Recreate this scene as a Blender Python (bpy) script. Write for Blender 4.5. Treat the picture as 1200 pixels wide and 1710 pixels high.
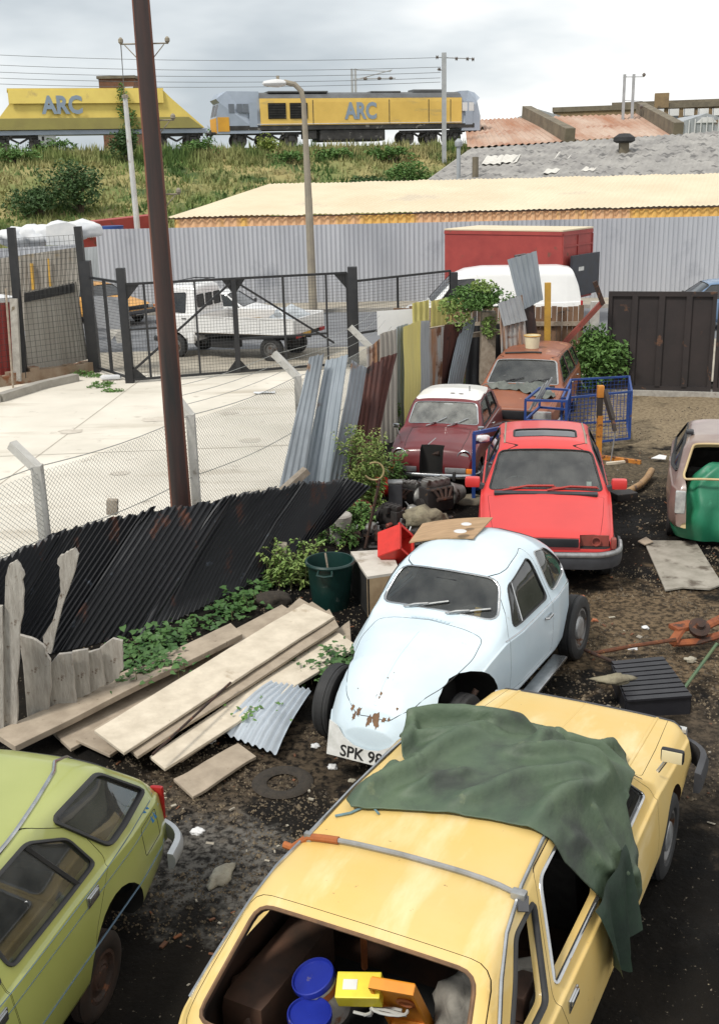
import bpy, bmesh, math, random
from math import radians, sin, cos, pi, sqrt, atan2
from mathutils import Vector, Matrix, noise
from mathutils.bvhtree import BVHTree
from mathutils.geometry import delaunay_2d_cdt

for o in list(bpy.data.objects): bpy.data.objects.remove(o)
SC = bpy.context.scene
COL = SC.collection
random.seed(7)

# ------------------------------------------------------------------ camera
CF, CP, CR, CH = 1825.0, radians(17.3), radians(1.4), 4.8      # focal (px of 1710), pitch, roll, eye height
cd = bpy.data.cameras.new('camera'); cam = bpy.data.objects.new('camera', cd); COL.objects.link(cam)
cd.sensor_fit = 'VERTICAL'; cd.sensor_height = 36.0; cd.lens = 36.0 * CF / 1710.0
cd.clip_start = 0.05; cd.clip_end = 2000
cam.matrix_world = Matrix.Translation((0, 0, CH)) @ Matrix.Rotation(pi/2 - CP, 4, 'X') @ Matrix.Rotation(-CR, 4, 'Z')
SC.camera = cam
SC.render.resolution_x, SC.render.resolution_y = 718, 1024

# ------------------------------------------------------------------ sky and sun (bright overcast)
SUN_EL, SUN_AZ = radians(52), radians(228)      # azimuth clockwise from +Y: behind the viewer's left
W = bpy.data.worlds.new("World"); SC.world = W; W.use_nodes = True
nt = W.node_tree; nt.nodes.clear()
def N(t, **k):
    n = nt.nodes.new(t)
    for a, b in k.items(): setattr(n, a, b)
    return n
wo = N('ShaderNodeOutputWorld'); bg = N('ShaderNodeBackground'); bg.inputs['Strength'].default_value = 0.096
sky = N('ShaderNodeTexSky', sky_type='NISHITA'); sky.sun_disc = False
sky.sun_elevation = SUN_EL; sky.sun_rotation = SUN_AZ
tc = N('ShaderNodeTexCoord'); sp = N('ShaderNodeSeparateXYZ'); mp = N('ShaderNodeMapping'); mp.inputs['Scale'].default_value = (1.0, 1.0, 3.2)
nz = N('ShaderNodeTexNoise'); nz.inputs['Scale'].default_value = 2.6; nz.inputs['Detail'].default_value = 5; nz.inputs['Roughness'].default_value = .5
ma = N('ShaderNodeMath', operation='MULTIPLY_ADD'); ma.inputs[1].default_value = 1.25
mx = N('ShaderNodeMath', operation='MULTIPLY_ADD'); mx.inputs[1].default_value = 0.55; mx.inputs[2].default_value = 0.02
rp = N('ShaderNodeValToRGB')
e = rp.color_ramp.elements; e[0].position = .40; e[0].color = (.47, .52, .56, 1); e[1].position = .68; e[1].color = (1.0, 1.0, .985, 1)
e2 = rp.color_ramp.elements.new(.56); e2.color = (.73, .77, .79, 1)
vm = N('ShaderNodeVectorMath', operation='SCALE'); vm.inputs['Scale'].default_value = 10.5
mc = N('ShaderNodeMix', data_type='RGBA'); mc.inputs[0].default_value = .93
L = nt.links.new
L(tc.outputs['Generated'], mp.inputs['Vector']); L(mp.outputs[0], nz.inputs['Vector']); L(tc.outputs['Generated'], sp.inputs[0])
L(sp.outputs['X'], ma.inputs[0]); L(nz.outputs['Fac'], mx.inputs[0]); L(mx.outputs[0], ma.inputs[2])
ma.inputs[1].default_value = 0.62
mx.inputs[1].default_value = 1.1; mx.inputs[2].default_value = 0.03
L(ma.outputs[0], rp.inputs[0]); L(rp.outputs[0], vm.inputs[0]); L(sky.outputs[0], mc.inputs[6]); L(vm.outputs[0], mc.inputs[7])
L(mc.outputs[2], bg.inputs['Color']); L(bg.outputs[0], wo.inputs[0])
sd = bpy.data.lights.new('sun', 'SUN'); sd.energy = 2.6; sd.angle = radians(10); sd.color = (1.0, .955, .88)
so = bpy.data.objects.new('sun', sd); COL.objects.link(so)
sv = Vector((sin(SUN_AZ)*cos(SUN_EL), cos(SUN_AZ)*cos(SUN_EL), sin(SUN_EL)))
so.rotation_euler = sv.to_track_quat('Z', 'Y').to_euler(); so.location = sv*60
SC.view_settings.view_transform = 'Standard'; SC.view_settings.look = 'None'; SC.view_settings.exposure = 0.22; SC.view_settings.gamma = 1.0
SC.render.engine = 'CYCLES'
SC.cycles.max_bounces = 6; SC.cycles.transparent_max_bounces = 14

# ------------------------------------------------------------------ geometry of the view: pixel -> place
def ray(px, py):
    a, b = px-600, py-855; c, s = cos(CR), sin(CR)
    x, y = c*a - s*b, s*a + c*b
    return Vector((x/CF, cos(CP) - y/CF*sin(CP), -(sin(CP) + y/CF*cos(CP))))
def G(px, py, z=0.0):
    d = ray(px, py); t = (z-CH)/d.z
    return Vector((0, 0, CH)) + d*t
def GY(px, py, Y):
    d = ray(px, py); return Vector((0, 0, CH)) + d*(Y/d.y)
def top(b, py):           # height at which the vertical over b crosses picture row py
    for z in [i*.01 for i in range(-100, 2500)]:
        p = Vector((b[0], b[1], z-CH))
        dd = p.y*cos(CP) - p.z*sin(CP); v = -(p.y*sin(CP)+p.z*cos(CP))*CF/dd; u = p.x*CF/dd
        if 855 - sin(CR)*u + cos(CR)*v <= py: return z
    return 25

# ------------------------------------------------------------------ materials
MATS = {}
def mat(name, c1, c2=None, rough=.6, scale=4, metal=0.0, bump=0.0, bscale=None, spot=None, sscale=3, sth=.6, sw=.06,
        stretch=(1, 1, 1), coat=0.0, det=6, spec=.5, spot2=None, s2scale=9, s2th=.62, s2w=.05, alpha=1, sstretch=(1,1,1), lo=.35, hi=.65):
    m = bpy.data.materials.new(name); m.use_nodes = True; t = m.node_tree; b = t.nodes['Principled BSDF']
    def n(ty, **k):
        q = t.nodes.new(ty)
        for a, v in k.items(): setattr(q, a, v)
        return q
    l = t.links.new
    b.inputs['Roughness'].default_value = rough; b.inputs['Metallic'].default_value = metal
    b.inputs['Coat Weight'].default_value = coat; b.inputs['Coat Roughness'].default_value = .08
    b.inputs['Specular IOR Level'].default_value = spec
    tcn = n('ShaderNodeTexCoord')
    def nz(sc, st, d=det):
        mpn = n('ShaderNodeMapping'); mpn.inputs['Scale'].default_value = st
        l(tcn.outputs['Object'], mpn.inputs[0])
        q = n('ShaderNodeTexNoise'); q.inputs['Scale'].default_value = sc; q.inputs['Detail'].default_value = d; q.inputs['Roughness'].default_value = .6
        l(mpn.outputs[0], q.inputs['Vector']); return q
    def ramp(src, a, bb):
        r = n('ShaderNodeMapRange'); r.inputs[1].default_value = a; r.inputs[2].default_value = bb; r.clamp = True
        l(src, r.inputs[0]); return r.outputs[0]
    def mixc(f, a, bcol):
        q = n('ShaderNodeMix', data_type='RGBA')
        l(f, q.inputs[0])
        for s, v in ((6, a), (7, bcol)):
            if isinstance(v, tuple): q.inputs[s].default_value = (*v[:3], 1)
            else: l(v, q.inputs[s])
        return q.outputs[2]
    if c2 is None: c2 = tuple(v*.8 for v in c1)
    q = nz(scale, stretch)
    col = mixc(ramp(q.outputs['Fac'], lo, hi), c1, c2)
    rgh = None
    if spot:
        q2 = nz(sscale, sstretch, 8); f = ramp(q2.outputs['Fac'], sth, sth+sw); col = mixc(f, col, spot)
        rr = n('ShaderNodeMapRange'); rr.inputs[3].default_value = rough; rr.inputs[4].default_value = max(rough, .75); l(f, rr.inputs[0]); l(rr.outputs[0], b.inputs['Roughness'])
    if spot2:
        q3 = nz(s2scale, (1, 1, 1), 8); f = ramp(q3.outputs['Fac'], s2th, s2th+s2w); col = mixc(f, col, spot2)
    l(col, b.inputs['Base Color'])
    if bump:
        qb = nz(bscale or scale*4, stretch); bn = n('ShaderNodeBump'); bn.inputs['Strength'].default_value = min(1, bump); bn.inputs['Distance'].default_value = .02*max(1, bump)
        l(qb.outputs['Fac'], bn.inputs['Height']); l(bn.outputs[0], b.inputs['Normal'])
    MATS[name] = m
    return m
def glassmat(name, tint=(.55, .62, .6), rough=.03, dirt=0.12):
    m = bpy.data.materials.new(name); m.use_nodes = True; t = m.node_tree; t.nodes.clear()
    o = t.nodes.new('ShaderNodeOutputMaterial'); tr = t.nodes.new('ShaderNodeBsdfTransparent'); gl = t.nodes.new('ShaderNodeBsdfGlossy')
    df = t.nodes.new('ShaderNodeBsdfDiffuse'); fr = t.nodes.new('ShaderNodeFresnel'); mx = t.nodes.new('ShaderNodeMixShader'); m2 = t.nodes.new('ShaderNodeMixShader')
    tr.inputs[0].default_value = (*tint, 1); gl.inputs['Roughness'].default_value = rough; gl.inputs[0].default_value = (.95, .97, 1, 1); df.inputs[0].default_value = (.42, .42, .38, 1)
    fr.inputs[0].default_value = 1.75
    tcn = t.nodes.new('ShaderNodeTexCoord'); q = t.nodes.new('ShaderNodeTexNoise'); q.inputs['Scale'].default_value = 3.5; q.inputs['Detail'].default_value = 6
    r = t.nodes.new('ShaderNodeMapRange'); r.inputs[1].default_value = .3; r.inputs[2].default_value = .75; r.inputs[3].default_value = dirt*.3; r.inputs[4].default_value = dirt*1.6
    l = t.links.new
    l(tcn.outputs['Object'], q.inputs['Vector']); l(q.outputs['Fac'], r.inputs[0]); l(r.outputs[0], m2.inputs[0])
    l(tr.outputs[0], m2.inputs[1]); l(df.outputs[0], m2.inputs[2]); l(fr.outputs[0], mx.inputs[0]); l(m2.outputs[0], mx.inputs[1]); l(gl.outputs[0], mx.inputs[2]); l(mx.outputs[0], o.inputs[0])
    MATS[name] = m; return m

M = {}
M['dark'] = mat('dark_interior', (.018, .017, .015), (.006, .006, .006), .85)
M['rubber'] = mat('black_rubber', (.018, .018, .019), (.03, .03, .03), .7, 8, bump=.1)
M['seat'] = mat('seat_cloth', (.05, .045, .04), (.025, .022, .02), .9, 10)
M['chrome'] = mat('dull_chrome', (.55, .56, .57), (.4, .4, .4), .22, 9, metal=.9, spot=(.18, .09, .04), sscale=14, sth=.66)
M['steelwheel'] = mat('wheel_steel', (.22, .22, .22), (.12, .11, .1), .5, 8, metal=.5, spot=(.12, .05, .02), sscale=9, sth=.58)
M['alu'] = mat('worn_aluminium', (.42, .43, .43), (.28, .28, .28), .45, 12, metal=.6)
M['glass'] = glassmat('car_glass')
M['glass_dark'] = glassmat('dark_glass', (.12, .14, .14), .03, .05)
M['glass_misty'] = glassmat('misted_glass', (.6, .64, .62), .06, .5)
M['lamp'] = mat('lamp_glass', (.62, .63, .6), (.4, .4, .4), .12, 12, metal=.3)
M['amber'] = mat('amber_lens', (.85, .25, .03), (.7, .2, .02), .25, 9)
M['redlens'] = mat('red_lens', (.38, .02, .02), (.25, .01, .01), .25, 9)
M['black'] = mat('black_paint', (.012, .013, .016), (.022, .022, .024), .5, 6, spot=(.08, .035, .015), sscale=9, sth=.68)
M['blackplastic'] = mat('grey_black_plastic', (.05, .052, .058), (.035, .035, .04), .55, 7)
M['white_plate'] = mat('white_plate', (.72, .72, .70), (.55, .55, .52), .4, 12)
M['black_text'] = mat('plate_letters', (.015, .015, .015), None, .5)
M['white_text'] = mat('white_letters', (.5, .5, .5), None, .5)
M['concrete'] = mat('old_concrete', (.42, .40, .36), (.3, .28, .25), .9, 9, bump=.4, spot=(.16, .13, .09), sscale=5, sth=.6)
M['rust'] = mat('rust', (.16, .055, .022), (.07, .028, .015), .85, 12, bump=.4, spot=(.24, .1, .035), sscale=20, sth=.58)
M['rustdark'] = mat('dark_rust', (.06, .028, .018), (.028, .018, .014), .8, 10, bump=.4, spot=(.14, .05, .02), sscale=14, sth=.6)
M['wire'] = mat('galvanised_wire', (.33, .35, .34), (.22, .22, .2), .5, 20, metal=.3)
M['oldwood'] = mat('weathered_boards', (.40, .34, .27), (.25, .2, .15), .85, 7, stretch=(1, 1, 1), bump=.3, spot=(.14, .09, .05), sscale=6, sth=.64)
M['soil'] = mat('soil', (.05, .04, .03), (.03, .025, .02), .95, 20, bump=.6)

# ------------------------------------------------------------------ object helpers
def ob(name, bm, m, parent=None, smooth=True, angle=35, loc=None, label=None):
    if isinstance(bm, bmesh.types.BMesh):
        me = bpy.data.meshes.new(name); bmesh.ops.recalc_face_normals(bm, faces=bm.faces[:]); bm.to_mesh(me); bm.free()
    else: me = bm; me.name = name
    o = bpy.data.objects.new(name, me); COL.objects.link(o)
    ms = m if isinstance(m, (list, tuple)) else [m]
    if not me.materials:
        for x in ms: me.materials.append(M[x] if isinstance(x, str) else x)
    if smooth:
        me.polygons.foreach_set('use_smooth', [True]*len(me.polygons)); me.set_sharp_from_angle(angle=radians(angle))
    if parent: o.parent = parent
    if loc: o.location = loc
    if label and parent: o['label'] = label
    return o
def tag(o, label=None, cat=None, group=None, kind=None):
    if label: o['label'] = label
    if cat: o['category'] = cat
    if group: o['group'] = group
    if kind: o['kind'] = kind
    return o
def empty(name, loc, rz=0, label=None, cat=None, group=None):
    o = bpy.data.objects.new(name, None); COL.objects.link(o); o.location = loc; o.rotation_euler = (0, 0, rz); o.empty_display_size = .2
    return tag(o, label, cat, group)
def B(): return bmesh.new()
def mesh_from(vs, fs):
    bm = B(); v = [bm.verts.new(p) for p in vs]
    for f in fs:
        try: bm.faces.new([v[i] for i in f])
        except ValueError: pass
    return bm
def box(bm, c, s, R=None, bev=0, mi=0):
    c = Vector(c); R = R or Matrix.Identity(3); hs = [x/2 for x in s]
    vs = [bm.verts.new(c + R @ Vector((sx*hs[0], sy*hs[1], sz*hs[2]))) for sz in (-1, 1) for sx, sy in ((-1, -1), (1, -1), (1, 1), (-1, 1))]
    fs = [bm.faces.new([vs[i] for i in q]) for q in ((3, 2, 1, 0), (4, 5, 6, 7), (0, 1, 5, 4), (1, 2, 6, 5), (2, 3, 7, 6), (3, 0, 4, 7))]
    for f in fs: f.material_index = mi
    if bev: bmesh.ops.bevel(bm, geom=list({e for f in fs for e in f.edges}), offset=bev, segments=2, affect='EDGES', profile=.6)
    return bm
def frame_of(d):
    d = d.normalized(); u = Vector((0, 0, 1)) if abs(d.z) < .95 else Vector((1, 0, 0))
    a = d.cross(u).normalized(); b = a.cross(d).normalized(); return a, b
def tube(bm, pts, r, n=8, closed=False, mi=0, flat=1.0, r1=None):
    pts = [Vector(p) for p in pts]; k = len(pts); rings = []
    for i, p in enumerate(pts):
        if closed: d = pts[(i+1) % k]-pts[i-1]
        else: d = pts[min(i+1, k-1)]-pts[max(i-1, 0)]
        if d.length < 1e-9: d = Vector((0, 0, 1))
        a, b = frame_of(d); rr = r if r1 is None else r+(r1-r)*i/(k-1)
        rings.append([bm.verts.new(p+a*rr*cos(2*pi*j/n)+b*rr*flat*sin(2*pi*j/n)) for j in range(n)])
    for i in range(k if closed else k-1):
        A, C = rings[i], rings[(i+1) % k]
        for j in range(n):
            f = bm.faces.new([A[j], A[(j+1) % n], C[(j+1) % n], C[j]]); f.material_index = mi
    if not closed:
        for rg in (rings[0], rings[-1]):
            f = bm.faces.new(rg); f.material_index = mi
    return bm
def bar(bm, a, b, w, h=None, mi=0, up=None):
    a, b = Vector(a), Vector(b); d = (b-a); h = h or w
    x = d.normalized(); u = up or (Vector((0, 0, 1)) if abs(x.z) < .95 else Vector((0, 1, 0)))
    y = u.cross(x).normalized(); z = x.cross(y)
    R = Matrix((x, y, z)).transposed(); return box(bm, (a+b)/2, (d.length, w, h), R, mi=mi)
def lathe(bm, prof, n=24, M4=None, mi=0, cap=True):
    M4 = M4 or Matrix.Identity(4); rings = []
    for r, z in prof:
        rings.append([bm.verts.new(M4 @ Vector((r*cos(2*pi*j/n), r*sin(2*pi*j/n), z))) for j in range(n)])
    for A, C in zip(rings, rings[1:]):
        for j in range(n):
            f = bm.faces.new([A[j], A[(j+1) % n], C[(j+1) % n], C[j]]); f.material_index = mi
    if cap:
        for rg in (rings[0], rings[-1]):
            f = bm.faces.new(rg); f.material_index = mi
    return bm
def roundpoly(pts, r=.05, n=4):
    out = []; k = len(pts)
    for i in range(k):
        p = Vector(pts[i][:2]); rr = pts[i][2] if len(pts[i]) > 2 else r
        a = Vector(pts[i-1][:2])-p; b = Vector(pts[(i+1) % k][:2])-p
        d = min(rr, a.length*.48, b.length*.48)
        A, C = p+a.normalized()*d, p+b.normalized()*d
        for j in range(n+1):
            t = j/n; out.append(A*(1-t)**2 + p*2*t*(1-t) + C*t*t)
    return out
def resample(poly, step, closed=True):
    out = []; k = len(poly)
    for i in range(k if closed else k-1):
        a, b = Vector(poly[i]), Vector(poly[(i+1) % k]); L_ = (b-a).length; m = max(1, int(L_/step))
        for j in range(m): out.append(a.lerp(b, j/m))
    if not closed: out.append(Vector(poly[-1]))
    return out
def inpoly(p, poly):
    c = False; j = len(poly)-1
    for i in range(len(poly)):
        a, b = poly[i], poly[j]
        if (a[1] > p[1]) != (b[1] > p[1]) and p[0] < (b[0]-a[0])*(p[1]-a[1])/(b[1]-a[1])+a[0]: c = not c
        j = i
    return c
def fill(poly, step):
    """2-D polygon -> points and triangles with a grid inside"""
    P = resample(poly, step); n = len(P)
    xs = [p[0] for p in P]; ys = [p[1] for p in P]; V = [Vector(p[:2]) if not isinstance(p, Vector) else Vector((p[0], p[1])) for p in P]
    y = min(ys)+step/2; row = 0
    while y < max(ys):
        x = min(xs)+step/2+(row % 2)*step*.5
        while x < max(xs):
            if inpoly((x, y), P) and min((Vector((x, y))-q).length for q in V[:n]) > step*.45: V.append(Vector((x, y)))
            x += step
        y += step*.87; row += 1
    r = delaunay_2d_cdt(V, [(i, (i+1) % n) for i in range(n)], [list(range(n))], 1, 1e-5)
    return r[0], r[2]
def slab(poly3, thick, nrm=None):
    """thick slab from a planar-ish outline of 3-D points"""
    bm = B(); P = [Vector(p) for p in poly3]
    if nrm is None:
        nrm = Vector((0, 0, 0))
        for i in range(len(P)): nrm += P[i-1].cross(P[i])
        nrm.normalize()
    a = [bm.verts.new(p) for p in P]; b = [bm.verts.new(p-nrm*thick) for p in P]
    bm.faces.new(a); bm.faces.new(b[::-1])
    for i in range(len(P)): bm.faces.new([a[i-1], b[i-1], b[i], a[i]])
    return bm
def sheet(name, poly, z, m, thick=0, parent=None):
    """flat ground sheet from ground points"""
    bm = B(); bm.faces.new([bm.verts.new((p[0], p[1], z)) for p in poly])
    return ob(name, bm, m, parent, smooth=False)
def text(body, size, m, parent, loc, X, Y, extrude=.002, align='CENTER', name='lettering', bold=0.0, sx=1.0):
    cu = bpy.data.curves.new('t', 'FONT'); cu.body = body; cu.size = size; cu.extrude = extrude; cu.align_x = align; cu.align_y = 'CENTER'; cu.offset = bold; cu.resolution_u = 3
    o = bpy.data.objects.new('t', cu); COL.objects.link(o); bpy.context.view_layer.update()
    me = bpy.data.meshes.new_from_object(o.evaluated_get(bpy.context.evaluated_depsgraph_get())); bpy.data.objects.remove(o)
    X = Vector(X).normalized(); Y = Vector(Y).normalized(); Z = X.cross(Y)
    R = Matrix((X*sx, Y, Z)).transposed().to_4x4(); R.translation = Vector(loc); me.transform(R)
    me.materials.clear()
    return ob(name, me, m, parent, smooth=False)
def boolean(me, cutters, op='DIFFERENCE'):
    """apply cutter meshes (list of bmesh) to mesh; returns new mesh"""
    a = bpy.data.objects.new('a', me); COL.objects.link(a); tmp = []
    for c in cutters:
        if isinstance(c, bmesh.types.BMesh):
            bmesh.ops.recalc_face_normals(c, faces=c.faces[:]); cm = bpy.data.meshes.new('c'); c.to_mesh(cm); c.free()
        else: cm = c
        while len(cm.materials) < len(me.materials): cm.materials.append(me.materials[len(cm.materials)])
        b = bpy.data.objects.new('b', cm); COL.objects.link(b); tmp.append(b)
        md = a.modifiers.new('m', 'BOOLEAN'); md.operation = op; md.solver = 'EXACT'; md.object = b; b.hide_render = True
    bpy.context.view_layer.update()
    r = bpy.data.meshes.new_from_object(a.evaluated_get(bpy.context.evaluated_depsgraph_get()))
    for b in tmp: bpy.data.objects.remove(b)
    bpy.data.objects.remove(a)
    return r

# ------------------------------------------------------------------ corrugated sheet between four corners
def corr(bl, br, tr, tl, pitch=.076, amp=.012, nv=6, jag=.0, mi=0, bm=None, thick=.002, bend=0.0, seed=0, trap=False, spp=6):
    bl, br, tr, tl = map(Vector, (bl, br, tr, tl)); own = bm is None
    if own: bm = B()
    w = max((br-bl).length, (tr-tl).length); nu = max(4, int(w/pitch*spp))
    nrm = (br-bl).cross(tl-bl).normalized(); rnd = random.Random(seed)
    jg = [rnd.uniform(-jag, 0) for _ in range(nu//3+3)]
    g = []
    for i in range(nu+1):
        u = i/nu; a = bl.lerp(br, u); b = tl.lerp(tr, u); row = []
        ph = 2*pi*u*w/pitch; s = sin(ph)
        if trap: s = max(-1, min(1, s*2.2))
        jj = jg[i//3]*.6+jg[i//12]*.4 if jag else 0
        for j in range(nv+1):
            v = j/nv; p = a.lerp(b, v)
            if j == nv and jag: p = p + (a-b)*(-jj/(b-a).length*-1)*-1 if False else p+(a-b).normalized()*(-jj)
            bow = bend*4*v*(1-v)+ (noise.noise(p*1.3+Vector((seed, 0, 0)))*.035)+noise.noise(p*5+Vector((seed*2, 1, 0)))*.008
            row.append(bm.verts.new(p+nrm*(s*amp+bow)))
        g.append(row)
    for i in range(nu):
        for j in range(nv):
            f = bm.faces.new([g[i][j], g[i+1][j], g[i+1][j+1], g[i][j+1]]); f.material_index = mi
    return bm
# ------------------------------------------------------------------ vehicle bodies
def lerp1(pts, x):
    pts = sorted(pts)
    if x <= pts[0][0]: return pts[0][1]
    for (x0, y0), (x1, y1) in zip(pts, pts[1:]):
        if x <= x1: return y0+(y1-y0)*(x-x0)/(x1-x0) if x1 > x0 else y1
    return pts[-1][1]
def sm(pts, x, r=.03):
    return sum(lerp1(pts, x+k*r) for k in (-1, -.5, 0, .5, 1))/5
class Body:
    """lofted vehicle body: profile, belt line, plan width, tumblehome"""
    def __init__(s, prof, belt, plan, bot, k=.35, crown=((-9, .06), (9, .06)), shoulder=.03, ledge=.02, r6=.07, r3=.18, smr=.03, r4=.035, hoodk=1.2, ledgez=.008):
        s.prof, s.belt, s.plan, s.bot, s.k, s.crown = prof, belt, plan, bot, k, crown
        s.sh, s.lg, s.r6, s.r3, s.smr, s.r4, s.hoodk, s.lz = shoulder, ledge, r6, r3, smr, r4, hoodk, ledgez
        s.x0, s.x1 = min(p[0] for p in prof), max(p[0] for p in prof)
    def section(s, x, off=0.0, botup=0.0):
        zt = sm(s.prof, x, s.smr)-off; cr = lerp1(s.crown, x); zb = sm(s.bot, x)+botup; w = sm(s.plan, x, .02)-off
        zr = zt-cr; zs = min(sm(s.belt, x), zr-.012); ws = w-s.sh; kk = s.k
        if zr-zs < .12: kk = s.hoodk-(s.hoodk-s.k)*(zr-zs)/.12
        wr = max(.04, ws-s.lg-kk*(zr-zs)); h = zs-zb
        zb = min(zb, zs-.05); h = zs-zb
        C = [(0, zb, 0), (max(.02, w-.10), zb, 0), (w-.025, zb+min(.07, h*.2), .06), (w, zb+.5*h, s.r3), (ws, zs, s.r4), (ws-s.lg, zs+s.lz, .012), (wr, zr, s.r6), (wr*.62, zt-cr*.22, .3), (0, zt, 0)]
        P = [Vector((0, C[0][1])), Vector(C[1][:2])]
        for i in range(2, 8):
            p = Vector(C[i][:2]); a = Vector(C[i-1][:2])-p; b = Vector(C[i+1][:2])-p
            d = min(C[i][2], a.length*.48, b.length*.48); A = p+(a.normalized()*d if a.length > 1e-9 else a); D = p+(b.normalized()*d if b.length > 1e-9 else b)
            for j in range(4):
                t = j/3; P.append(A*(1-t)**2+p*2*t*(1-t)+D*t*t)
        P.append(Vector((0, C[8][1])))
        return P
    def mesh(s, off=0.0, xr=None, botup=0.0, step=.06, mi=0):
        a, b = xr or (s.x0, s.x1)
        xs = set(round(a+i*step, 4) for i in range(int((b-a)/step)+1)) | {b}
        if not xr:
            for p in list(s.prof)+list(s.plan):
                for q in (-.02, 0, .02):
                    if a <= p[0]+q <= b: xs.add(round(p[0]+q, 4))
        xs = sorted(xs); X = [xs[0]]
        for x in xs[1:]:
            if x-X[-1] > .008: X.append(x)
        bm = B(); rings = []
        for x in X:
            P = s.section(x, off, botup); full = [(p.x, p.y) for p in P]+[(-p.x, p.y) for p in P[-2:0:-1]]
            rings.append([bm.verts.new((x, y, z)) for y, z in full])
        n = len(rings[0])
        for A, C in zip(rings, rings[1:]):
            for j in range(n): bm.faces.new([A[j], A[(j+1) % n], C[(j+1) % n], C[j]]).material_index = mi
        bm.faces.new(rings[0]).material_index = mi; bm.faces.new(rings[-1][::-1]).material_index = mi
        bmesh.ops.recalc_face_normals(bm, faces=bm.faces[:])
        return bm
class Fr:
    """projection frames onto the body"""
    def __init__(s, kind, a=None, b=None):
        s.kind = kind
        if kind == 'scr':      # a, b: (x,z) lower and upper centre points of a screen; outward normal side given by sign of slope
            s.o = Vector((a[0], 0, a[1])); t = Vector((b[0]-a[0], 0, b[1]-a[1])); s.t = t.normalized()
            n = Vector((t.z, 0, -t.x)).normalized()
            if n.z < 0 and abs(t.x) > .02: n = -n
            if abs(t.x) <= .02: n = Vector((1 if a[0] > b[0]-1e-6 and a[0] > 0 else -1, 0, 0))
            s.n = n; s.u = Vector((0, 1, 0)); s.base = .25
        elif kind == 'side': s.o = Vector((0, 0, 0)); s.u = Vector((1, 0, 0)); s.t = Vector((0, 0, 1)); s.n = Vector((0, a, 0)); s.base = 1.6
        elif kind == 'top': s.o = Vector((0, 0, 0)); s.u = Vector((1, 0, 0)); s.t = Vector((0, 1, 0)); s.n = Vector((0, 0, 1)); s.base = 3
    def at(s, p, d): return s.o+s.u*p[0]+s.t*p[1]+s.n*d
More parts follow.
